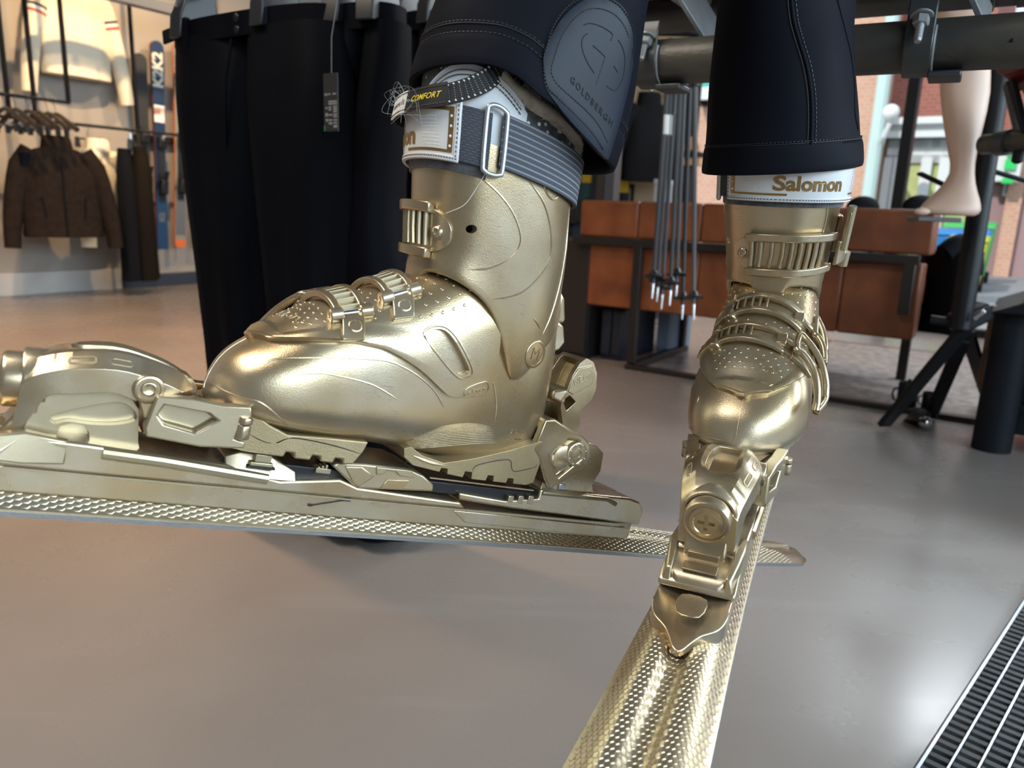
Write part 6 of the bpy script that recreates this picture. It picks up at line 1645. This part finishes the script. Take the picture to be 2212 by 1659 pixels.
# trolley
TROL = mat('black_trolley', (0.010,0.012,0.016), 0.5, spec=0.15); REDD = mat('red_drawer_front', (0.42, 0.012, 0.03), 0.4); OAK = mat('oak_edge', (0.20, 0.095, 0.045), 0.5); GREYBOARD = mat('grey_board', (0.11,0.11,0.115), 0.5)
pp = on_z(2140, 970); A = ab(pp)
tr = thing('workbench', 'black workbench with a round leg and red drawers at the right edge', 'workbench', mtx=ROOM @ Matrix.Translation((A[0], A[1], 0)))
zt_ = (ROOMI @ on_plane(2160, 600, pp, UV_))[2]; zt2 = (ROOMI @ on_plane(2160, 668, pp, UV_))[2]
obj('leg', tube([(0.0,0,0),(0.0,0,zt2)], 0.058, 18), TROL, tr)
obj('bench_top', prism([(-0.035,zt2+0.01),(0.02,zt2+0.035),(0.03,zt_),(0.9,zt_),(0.9,zt2),(0.0,zt2-0.005),(-0.07,zt2-0.005)], -0.10, 0.5, 'y'), TROL, tr, bevel=0.006)
obj('oak_edge', box(-0.075,-0.045,0.10,0.16,0.18,zt2), OAK, tr, bevel=0.003)
for k, (y0, y1) in enumerate(((940, 870), (868, 815), (812, 760), (756, 690))):
    z0 = (ROOMI @ on_plane(2200, y0, pp, UV_))[2]; z1 = (ROOMI @ on_plane(2200, y1, pp, UV_))[2]
    dwr = obj('drawer', box(0.055, 0.75, 0.0, 0.42, z0, z1-0.006), TROL, tr, bevel=0.004)
    obj('drawer_handle', box(0.09, 0.6, -0.02, 0.0, z1-0.028, z1-0.012), REDD, dwr, bevel=0.003)
obj('back_leg', tube([(0.75,0.4,0),(0.75,0.4,zt2)], 0.03, 10), TROL, tr)
zb1 = (ROOMI @ on_plane(2190, 432, pp, UV_))[2]
obj('upright_board', box(0.06, 0.5, 0.22, 0.25, zt_, zb1), GREYBOARD, tr, bevel=0.03, seg=4)
obj('board_post', tube([(0.19,0.20,zt_),(0.17,0.20,zb1+0.3)], 0.014, 10), BLACK, tr)
for (x0, y0, x1, y1) in ((1985, 374, 2118, 436), (2118, 362, 2240, 398)):
    obj('arm', obox(rel(at(x0, y0, 2.33)), rel(at(x1, y1, 2.33)), 0.035, 0.010), BLACK, st_, bevel=0.003)
for x, y, lab in ((1862, 437, 'rounded dark cushion top on the sofa beside the front-facing boot'), (1985, 436, 'rounded dark cushion top on the sofa left of the bare toes')):
    p = deep_px(x, y+22, bs+0.35); o = obj('cushion', sphere((0,0,0.02), 0.065, 16, 10, (1.1,0.6,0.75)), CLOTH_BLACK); o.location = p; tag(o, lab, 'cushion')
# ================================================================== old chairlift the mannequin sits on: pipes, clamps, flat irons, red slats
PIPE = mat('dark_galvanised_pipe', (0.045, 0.045, 0.043), 0.45, 0.35, var=(0.095, 0.085, 0.068), vscale=16, vdetail=8, bump=0.6, bscale=160, stretch=(0.35,1,1))
CLAMP = mat('grey_clamp', (0.075, 0.078, 0.08), 0.42, 0.6, bump=0.1, bscale=200)
GALV = mat('galvanised_iron', (0.40, 0.41, 0.42), 0.45, 0.45, var=(0.26, 0.27, 0.275), vscale=18, vdetail=6, stretch=(1,1,0.4))
REDWOOD = mat('dark_red_board', (0.14, 0.016, 0.013), 0.4, var=(0.10, 0.012, 0.010), vscale=8, bump=0.15, bscale=60)
P1a, P1b = at(1390, 117, 1.09), at(2100, 118, 0.90); P1a.z = P1b.z = (P1a.z+P1b.z)/2
D1 = (P1b-P1a).normalized(); Pm = (P1a+P1b)/2
S1_ = Vector((-D1.y, D1.x, 0))           # away from the viewer
lift = thing('chairlift', 'old chairlift bench of dark pipes, grey clamps and red slats above the boots', 'chairlift', loc=tuple(Pm))
def L(v): return tuple(Vector(v)-Pm)
p_ = obj('front_pipe', tube([L(P1a-D1*0.06), L(P1b+D1*0.30)], 0.0300, 32), PIPE, lift, smooth=60)
obj('pipe_mark', sphere(L(on_plane(2187, 87, P1b-S1_*0.030, S1_)), 0.0022, 10, 6), INK, p_)
P2a, P2b = at(1880, 20, 1.22), at(2180, 22, 1.10); P2z = (P2a.z+P2b.z)/2
q_ = Pm+S1_*0.20; q_.z = P2z
obj('rear_pipe', tube([L(q_-D1*0.40), L(q_+D1*0.62)], 0.026, 28), PIPE, lift, smooth=60)
def clamp(px, name_x):
    c = on_plane(px, 118, P1a, S1_); s = (c-P1a).dot(D1); c = P1a+D1*s
    R = []
    w = 0.0155
    def ring(r, n0=18): return [(math.cos(a)*r, math.sin(a)*r) for a in [math.radians(118)-math.radians(330)*k/n0 for k in range(n0+1)]]
    # U-shaped strap: closed band profile in the plane across the pipe (s away, z up)
    out = [(-0.026,0.050),(-0.032,0.036)]+[(math.cos(a)*0.0355, math.sin(a)*0.0355) for a in [math.radians(155)+math.radians(230)*k/20 for k in range(21)]]
    inn = [(math.cos(a)*0.0305, math.sin(a)*0.0305) for a in [math.radians(155)+math.radians(230)*k/20 for k in range(21)]]+[]
    prof = out+inn[::-1]+[(-0.027,0.036),(-0.021,0.050)]
    m = prism(prof, -w, w, 'x')
    m = vmap(m, lambda p: L(c+D1*p[0]+S1_*p[1]+Vector((0,0,p[2]))))
    k = obj('pipe_clamp', m, CLAMP, lift, smooth=40, bevel=0.0015)
    # tongue of the second strap end under the pipe
    obj('strap_end', vmap(box(w-0.002, w+0.034, -0.024, 0.024, -0.040, -0.032), lambda p: L(c+D1*p[0]+S1_*p[1]+Vector((0,0,p[2])))), CLAMP, k, bevel=0.002)
    obj('strap_edge', tube([L(c+D1*(w+0.001)+S1_*(math.cos(a)*0.0335)+Vector((0,0,math.sin(a)*0.0335))) for a in [math.radians(150)+math.radians(115)*i/14 for i in range(15)]], 0.0016, 6), GALV, k)
    b0 = c+S1_*-0.0345+Vector((0,0,0.024)); d = (S1_*-0.45+Vector((0,0,-0.9))).normalized()
    def hexp(r, n=6): return r
    obj('washer', lathe(L(b0+d*-0.004), tuple(d), [(0.001,0),(0.0125,0),(0.0125,0.002),(0.001,0.002)], 24), GALV, k)
    obj('nut', lathe(L(b0-d*0.001), tuple(d), [(0.001,0),(0.0092,0),(0.0092,0.008),(0.0075,0.0095),(0.001,0.0095)], 6), GALV, k, smooth=0)
    th_ = [(0.001,0)]
    for i in range(9): th_ += [(0.0047,0.008+i*0.0024),(0.0040,0.0092+i*0.0024)]
    th_ += [(0.0035,0.031),(0.001,0.0312)]
    obj('bolt', lathe(L(b0), tuple(d), th_, 14), GALV, k, smooth=20)
    return c
c1 = clamp(1984, 0); c2 = clamp(1412, 0)
# flat irons from each clamp up to the rear pipe and the seat
for c, dx in ((c1, 0.045), (c2, 0.05)):
    a = c+D1*dx+Vector((0,0,0.036)); b = a+S1_*0.24+Vector((0,0,0.03))+D1*-0.06
    if True:
        e0 = c+D1*(dx-0.03)+S1_*-0.01+Vector((0,0,0.12)); e1 = c+D1*(dx+0.022)+S1_*0.055+Vector((0,0,0.036))
        obj('flat_iron', obox(L(e0-(e1-e0)*0.6), L(e1), 0.060, 0.007, tuple(D1)), GALV, lift, bevel=0.0012)
        obj('flat_iron', obox(L(c+S1_*-0.03+D1*(dx-0.055)+Vector((0,0,0.118))), L(c+S1_*0.24+D1*(dx-0.05)+Vector((0,0,0.118))), 0.05, 0.008), GALV, lift, bevel=0.0012)
# loop clip on the rear pipe
cc = on_plane(2140, 20, q_, S1_); s_ = (cc-q_).dot(D1)
obj('cable_clip', tube([L(q_+D1*s_+S1_*(0.0285*math.cos(a))+Vector((0,0,0.0285*math.sin(a)))) for a in [2*math.pi*k/20 for k in range(20)]], 0.004, 8, closed=True), PIPE, lift)
obj('pipe_socket', tube([L(q_+D1*(s_+0.03)), L(q_+D1*(s_+0.22))], 0.0285, 24), PIPE, lift)
zs_ = P2z+0.034
for k in range(6):
    s0 = -0.04+k*0.085
    obj('seat_slat', obox(L(Pm+S1_*s0-D1*0.34+Vector((0,0,zs_-Pm.z+0.012+(0.05 if k == 0 else 0)*0))), L(Pm+S1_*s0+D1*0.62+Vector((0,0,zs_-Pm.z+0.012))), 0.072, 0.022), REDWOOD, lift, bevel=0.003)
for s0 in (-0.28, 0.45):
    obj('hanger_bar', tube([L(Pm+D1*s0+S1_*0.42+Vector((0,0,zs_-Pm.z))), L(Pm+D1*s0+S1_*0.50+Vector((0,0,0.6))), L(Pm+D1*s0+S1_*0.50+Vector((0,0,3.3-Pm.z)))], 0.02, 12), PIPE, lift)
# second chairlift in the background at right, with the bare-legged mannequin
Z2 = 2.05
r0_ = at(2140, 300, Z2); r1_ = at(2330, 306, Z2-0.25); r0_.z = r1_.z = (r0_.z+r1_.z)/2
D2 = (r1_-r0_).normalized(); S2_ = Vector((-D2.y, D2.x, 0))
l2 = thing('chairlift', 'second chairlift with dark red boards, behind at the right edge', 'chairlift', loc=tuple(r0_))
def L2(v): return tuple(Vector(v)-r0_)
obj('front_pipe', tube([L2(r0_-D2*0.02), L2(r1_+D2*0.3)], 0.026, 20), PIPE, l2)
obj('pipe_joint', tube([L2(r0_+D2*0.03), L2(r0_+D2*0.07)], 0.033, 20), CLAMP, l2)
for k in range(5):
    s0 = -0.03+0.066*k; zz = 0.19-0.036*k
    obj('red_board', loft([[L2(r+S2_*(s0+a)+Vector((0,0,zz-a*0.55+b))) for a, b in ((-0.03,0),(0.03,0),(0.03,0.018),(-0.03,0.018))] for r in (r0_, r1_+D2*0.3)]), REDWOOD, l2, bevel=0.002)
obj('bracket', obox(L2(r0_+D2*-0.0+S2_*0.03+Vector((0,0,0.155))), L2(r0_+D2*0.10+S2_*0.0+Vector((0,0,0.02))), 0.03, 0.022), CLAMP, l2, bevel=0.003)
obj('bracket', obox(L2(r0_+D2*0.03+S2_*0.01+Vector((0,0,0.155))), L2(r0_+D2*0.13+S2_*-0.02+Vector((0,0,0.02))), 0.012, 0.012), BLACK, l2, smooth=0)
obj('clip', lathe(L2(r0_+D2*0.10+Vector((0,0,-0.02))), (0,0,-1), [(0.001,0),(0.014,0),(0.014,0.03),(0.006,0.036),(0.001,0.036)], 12), BLACK, l2)
obj('hanger_bar', tube([L2(r1_+D2*0.2+S2_*0.07+Vector((0,0,0.1))), L2(r1_+D2*0.2+S2_*0.07+Vector((0,0,3.3-r0_.z)))], 0.02, 12), PIPE, l2)
# bare mannequin leg
SKIN = mat('mannequin_skin', (0.60, 0.42, 0.32), 0.42, var=(0.56, 0.39, 0.30), vscale=6)
ZL = 2.25; m_px = ZL/FPX
def mring(y, x0, x1, b, n=32, e=2.0, fwd=0.0):
    c = at((x0+x1)/2, y, ZL); a = (x1-x0)/2*m_px; fw_ = Vector((0.97, -0.24, 0)); sd = Vector((0.24, 0.97, 0)); R = []
    for k in range(n):
        t = 2*math.pi*k/n; R.append(tuple(c+fw_*(a*math.cos(t))+sd*(b*math.sin(t))))
    return R
leg = loft([mring(-60,2010,2122,0.060), mring(20,2022,2130,0.060), mring(90,2030,2133,0.058), mring(165,2035,2133,0.054), mring(200,2036,2132,0.051), mring(240,2039,2126,0.047), mring(280,2044,2117,0.042), mring(320,2050,2108,0.037), mring(352,2055,2103,0.034), mring(374,2054,2102,0.034), mring(395,2043,2103,0.035), mring(412,2029,2106,0.036), mring(428,2013,2110,0.037), mring(441,2000,2112,0.038), mring(452,1992,2112,0.037), mring(460,1990,2107,0.034), mring(465,2000,2098,0.026)])
for k in range(5):
    c = at(1987+k*1.5, 457-k*0.7, ZL)+Vector((0.24, 0.97, 0))*(-0.026+0.0135*k)
    r = (0.0125,0.0095,0.009,0.0085,0.008)[k]
    leg = boolean(leg, sphere(tuple(c), r, 14, 10, (1.9 if k == 0 else 1.7-0.15*k, 0.9, 0.85)), 'UNION')
o = obj('mannequin', leg, SKIN, smooth=60); tag(o, 'bare flesh-coloured mannequin leg with pointed foot, hanging at upper right', 'mannequin')
fr_p = at(2016, 467, ZL)
obj('toe_support', vmap(box(-0.055, 0.06, -0.035, 0.035, -0.016, -0.002), lambda p: (fr_p.x+p[0], fr_p.y+p[1]-0.2*p[0], fr_p.z+p[2])), GREYBOARD, o, bevel=0.003, label='small grey plate under the toes')
#obj('stem', tube([(0.03,0,-0.016),(0.03,0.05,-0.03),(0.03,0.09,-at(2016,467,ZL).z)], 0.008, 8), GREYBOARD, fr_)
# ================================================================== street and houses beyond the glass
STREET = mat('asphalt', (0.26,0.27,0.29), 0.8, var=(0.30,0.31,0.33), vscale=3); PAVE = mat('pale_paving', (0.50,0.50,0.49), 0.8, var=(0.56,0.56,0.55), vscale=5)
struct('street', inroom(box(-10, 60, B_FRONT+0.12, 40, -0.30, -0.08)), STREET, smooth=0)
struct('pavement_right', inroom(box(A_RIGHT+0.1, 60, -30, B_FRONT+0.12, -0.30, -0.04)), PAVE, smooth=0)
struct('pavement', inroom(box(-10, 60, B_FRONT+0.12, B_FRONT+3.0, -0.08, -0.02)), PAVE, smooth=0)
def brick(name, c1, c2, mort, scale=4.2):
    m = bpy.data.materials.new(name); m.use_nodes = True; nt = m.node_tree; N = nt.nodes; L = nt.links; b = N['Principled BSDF']; b.inputs['Roughness'].default_value = 0.85
    tc = N.new('ShaderNodeTexCoord'); sx = N.new('ShaderNodeSeparateXYZ'); cx = N.new('ShaderNodeCombineXYZ'); ad = N.new('ShaderNodeMath'); ad.operation = 'ADD'
    L.new(tc.outputs['Object'], sx.inputs[0]); L.new(sx.outputs[0], ad.inputs[0]); L.new(sx.outputs[1], ad.inputs[1]); L.new(ad.outputs[0], cx.inputs[0]); L.new(sx.outputs[2], cx.inputs[1])
    br = N.new('ShaderNodeTexBrick'); br.inputs['Scale'].default_value = scale; br.inputs['Mortar Size'].default_value = 0.02; br.inputs['Color1'].default_value = (*c1,1); br.inputs['Color2'].default_value = (*c2,1); br.inputs['Mortar'].default_value = (*mort,1)
    L.new(cx.outputs[0], br.inputs['Vector']); L.new(br.outputs['Color'], b.inputs['Base Color']); return m
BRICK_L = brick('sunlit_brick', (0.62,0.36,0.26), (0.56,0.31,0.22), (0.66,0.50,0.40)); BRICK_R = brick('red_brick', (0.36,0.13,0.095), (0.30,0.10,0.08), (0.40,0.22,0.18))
WHITE_P = mat('white_paint', (0.72,0.75,0.76), 0.5); MINT = mat('mint_pipe', (0.55,0.72,0.70), 0.5); HEDGE = mat('hedge_green', (0.30,0.36,0.08), 0.9, var=(0.42,0.44,0.14), vscale=7)
DKGLASS = mat('far_glass', (0.20,0.28,0.30), 0.08, coat=0.3); GREENS = mat('green_sign', (0.02,0.60,0.14), 0.5); TEALA = mat('teal_awning', (0.05,0.40,0.36), 0.6)
BF = 11.0
def F(x, y, b=BF): q = ROOMI @ deep_px(x, y, b); return q.x, q.z
def far_box(name, x0, y0, x1, y1, m, parent, b0=BF, d=0.2, toz=None):
    """a block of the far facade spanning two picture corners at depth b0"""
    a_, z1 = F(x0, y0, b0); c_, z0 = F(x1, y1, b0)
    if toz is not None: z0 = toz
    return obj(name, box(a_, c_, b0, b0+d, min(z0, z1), max(z0, z1)), m, parent, smooth=0)
h1 = thing('building', 'brick building with white shop windows and a pale downpipe across the street', 'building', mtx=ROOM)
a0_, _ = F(1300, 300); a1_, _ = F(1898, 300); a2_, _ = F(2075, 300)
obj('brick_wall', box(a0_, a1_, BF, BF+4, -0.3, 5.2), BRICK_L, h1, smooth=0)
b1_ = BF+0.6
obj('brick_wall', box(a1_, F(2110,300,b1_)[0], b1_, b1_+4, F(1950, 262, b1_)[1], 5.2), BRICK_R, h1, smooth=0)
obj('downpipe', tube([(F(1893,300,BF-0.1)[0], BF-0.12, -0.3), (F(1893,300,BF-0.1)[0], BF-0.12, 5.2)], 0.10, 10), MINT, h1)
zc0 = F(1960, 300, b1_)[1]; zc1 = F(1960, 258, b1_)[1]; aE = F(2112,300,b1_)[0]
fa = obj('fascia', box(a1_, aE, b1_-0.15, b1_+0.3, zc0, zc1), WHITE_P, h1, smooth=0)
obj('cornice', box(a1_, aE, b1_-0.32, b1_+0.3, zc1-0.10, zc1), WHITE_P, fa, smooth=0)
obj('cornice', box(a1_, aE, b1_-0.25, b1_+0.3, zc0, zc0+0.10), WHITE_P, fa, smooth=0)
zs0 = F(1960, 352, b1_)[1]
zh = F(1960, 395, b1_)[1]
nw = 5
for k in range(nw):
    A0_ = a1_+0.05+(aE-a1_-0.1)*k/nw; A1_ = a1_+0.05+(aE-a1_-0.1)*(k+1)/nw
    w_ = obj('shop_window', join(box(A0_, A0_+0.10, b1_, b1_+0.15, zs0, zc0), box(A1_-0.10, A1_, b1_, b1_+0.15, zs0, zc0), box(A0_, A1_, b1_, b1_+0.15, zs0, zs0+0.12), box(A0_, A1_, b1_, b1_+0.15, zc0-0.14, zc0), box((A0_+A1_)/2-0.03, (A0_+A1_)/2+0.03, b1_, b1_+0.15, zs0, zc0)), WHITE_P, h1, smooth=0)
    obj('pane', box(A0_+0.1, A1_-0.1, b1_+0.08, b1_+0.1, zs0+0.1, zc0-0.12), DKGLASS, w_, smooth=0)
obj('lower_glazing', box(a1_, aE, b1_+0.05, b1_+0.2, -0.3, zs0), mat('hedge_reflection_green', (0.34,0.42,0.14), 0.3, var=(0.52,0.56,0.26), vscale=4), h1, smooth=0)  # mottled greens paint a hedge's reflection into the glazing colour
for x in (1915, 1932, 1996, 2035): far_box('mullion', x-4, 340, x+4, 440, WHITE_P, h1, b1_-0.05, 0.1, toz=-0.3)
o = thing('street_lamp', 'round white globe lamp on the brick house across the street', 'lamp', mtx=ROOM); q = ROOMI @ deep_px(1925, 243, BF-0.8)
obj('globe', sphere(tuple(q), 0.115, 16, 10), mat('white_globe', (0.85,0.86,0.86), 0.3), o); obj('bracket', tube([tuple(q-Vector((0,0,0.15))), (q.x-0.05, q.y, q.z-0.32), (q.x-0.3, b1_, q.z-0.34)], 0.035, 8), WHITE_P, o)
h2 = thing('building', 'red brick house with a green and white shop sign at far right', 'building', mtx=ROOM)
bR = BF+1.5; aS = aE+0.06
obj('brick_wall', box(aS, aS+14, bR, bR+4, -0.3, 3.9), BRICK_R, h2, smooth=0)
obj('render_band', box(aS, aS+14, bR-0.06, bR, -0.3, F(2160,400,bR)[1]), mat('mauve_render', (0.36,0.24,0.25), 0.8), h2, smooth=0)
sg = far_box('shop_sign', 2158, 300, 2200, 392, WHITE_P, h2, bR-0.5, 0.3)
far_box('sign_panel', 2172, 344, 2193, 366, GREENS, sg, bR-0.56, 0.05); far_box('sign_panel', 2176, 329, 2190, 338, GREENS, sg, bR-0.56, 0.05); far_box('sign_panel', 2165, 384, 2188, 396, GREENS, sg, bR-0.56, 0.05)
wn_ = far_box('window_frame', 2170, 393, 2187, 424, WHITE_P, h2, bR-0.15, 0.1); far_box('pane', 2174, 396, 2183, 418, DKGLASS, wn_, bR-0.17, 0.03)
far_box('pilaster', 2196, 300, 2206, 440, BRICK_L, h2, bR-0.2, 0.15, toz=-0.3)
bR2 = B_FRONT+4.4
an_ = thing('awning', 'teal shop awning with a white valance seen between the trouser legs', 'awning', mtx=ROOM)
far_box('cloth', 1470, 130, 1545, 190, TEALA, an_, BF-1.0, 0.9); far_box('valance', 1486, 190, 1535, 214, WHITE_P, an_, BF-1.1, 0.08)
for x, y0, y1 in ((1480, 130, 214), (1538, 130, 214)): far_box('bracket', x-3, y0, x+3, y1, BLACK, an_, BF-0.98, 0.98)
# things parked at the kerb
def bin_(label, x, yb, yt, w, m, b):
    q = ROOMI @ deep_px(x, yb, b); zt__ = F(x, yt, b)[1]; zb__ = -0.08
    t = thing('waste_bin', label, 'bin', mtx=ROOM @ Matrix.Translation((q.x, b, zb__)))
    h_ = zt__-zb__
    obj('tub', loft([[(-w*0.42,-w*0.4,0.06),(w*0.42,-w*0.4,0.06),(w*0.42,w*0.4,0.06),(-w*0.42,w*0.4,0.06)],[(-w*0.5,-w*0.5,h_*0.88),(w*0.5,-w*0.5,h_*0.88),(w*0.5,w*0.5,h_*0.88),(-w*0.5,w*0.5,h_*0.88)]]), m, t, bevel=0.02)
    obj('lid', loft([[(-w*0.54,-w*0.56,h_*0.89),(w*0.54,-w*0.56,h_*0.89),(w*0.54,w*0.54,h_*0.93),(-w*0.54,w*0.54,h_*0.93)],[(-w*0.5,-w*0.5,h_*0.95),(w*0.5,-w*0.5,h_*0.95),(w*0.5,w*0.5,h_),(-w*0.5,w*0.5,h_)]]), m, t, bevel=0.02)
    for s in (1, -1): obj('wheel', cyl((s*w*0.4, w*0.42, 0.08), (s*w*0.5, w*0.42, 0.08), 0.08, 14), BLACK, t)
bin_('bright blue bin on the pavement behind the bare heel', 2068, 560, 494, 0.62, mat('blue_bin', (0.02,0.22,0.62), 0.5), BF-2.0)
bin_('green bin behind the blue bin across the street', 2085, 560, 478, 0.6, mat('green_bin', (0.05,0.45,0.12), 0.5), BF-0.9)
bin_('lime yellow bin right of the blue bin', 2086, 560, 508, 0.42, mat('lime_bin', (0.50,0.55,0.03), 0.5), BF-2.6)
# ================================================================== entrance mat sunk in the floor, bottom right
ea, eb = on_z(2212, 1290), on_z(1972, 1659)
dm = (eb-ea).normalized(); nm_ = Vector((-dm.y, dm.x, 0))
if nm_.x < 0: nm_ = -nm_
mo = ea-dm*0.9
MATM = Matrix(((dm.x, nm_.x, 0, mo.x), (dm.y, nm_.y, 0, mo.y), (0, 0, 1, 0), (0, 0, 0, 1)))
MRUB = mat('black_mat_rubber', (0.022, 0.024, 0.027), 0.6, var=(0.045,0.048,0.052), vscale=40, bump=0.3, bscale=400); ALU = mat('aluminium_edge', (0.42, 0.46, 0.52), 0.35, 0.9)
mt_ = thing('door_mat', 'black ribbed entrance mat with aluminium edge at bottom right', 'mat', mtx=MATM)
Lm = 2.6
fr_ = obj('edge_frame', prism([(0,0.0005),(0.005,0.009),(0.009,0.009),(0.009,0.0005)], 0, Lm, 'x'), ALU, mt_, smooth=0)
obj('backing', box(0, Lm, 0.009, 0.76, 0.0005, 0.003), BLACK, mt_, smooth=0)
prof = []
pitch = 0.0195; n = int(Lm/pitch)-1
for k in range(n):
    x = 0.01+k*pitch
    prof += [(x, 0.004), (x+0.001, 0.0115), (x+0.0105, 0.0115), (x+0.013, 0.004)]
prof += [(0.01+n*pitch, 0.002), (0.01, 0.002)]
strip = mesh('rubber_strip', prism(prof, 0.0, 0.0235, 'y'), 0)
strip.materials.append(MRUB)
rib = mesh('rib', join(box(0.005, Lm-0.005, 0, 0.0026, 0.002, 0.013)), 0); rib.materials.append(ALU)
for k in range(25):
    o = obj('rubber_strip', strip, None, mt_); o.location = (0, 0.0105+k*0.029, 0)
    o = obj('rib', rib, None, mt_); o.location = (0, 0.0105+0.025+k*0.029, 0)
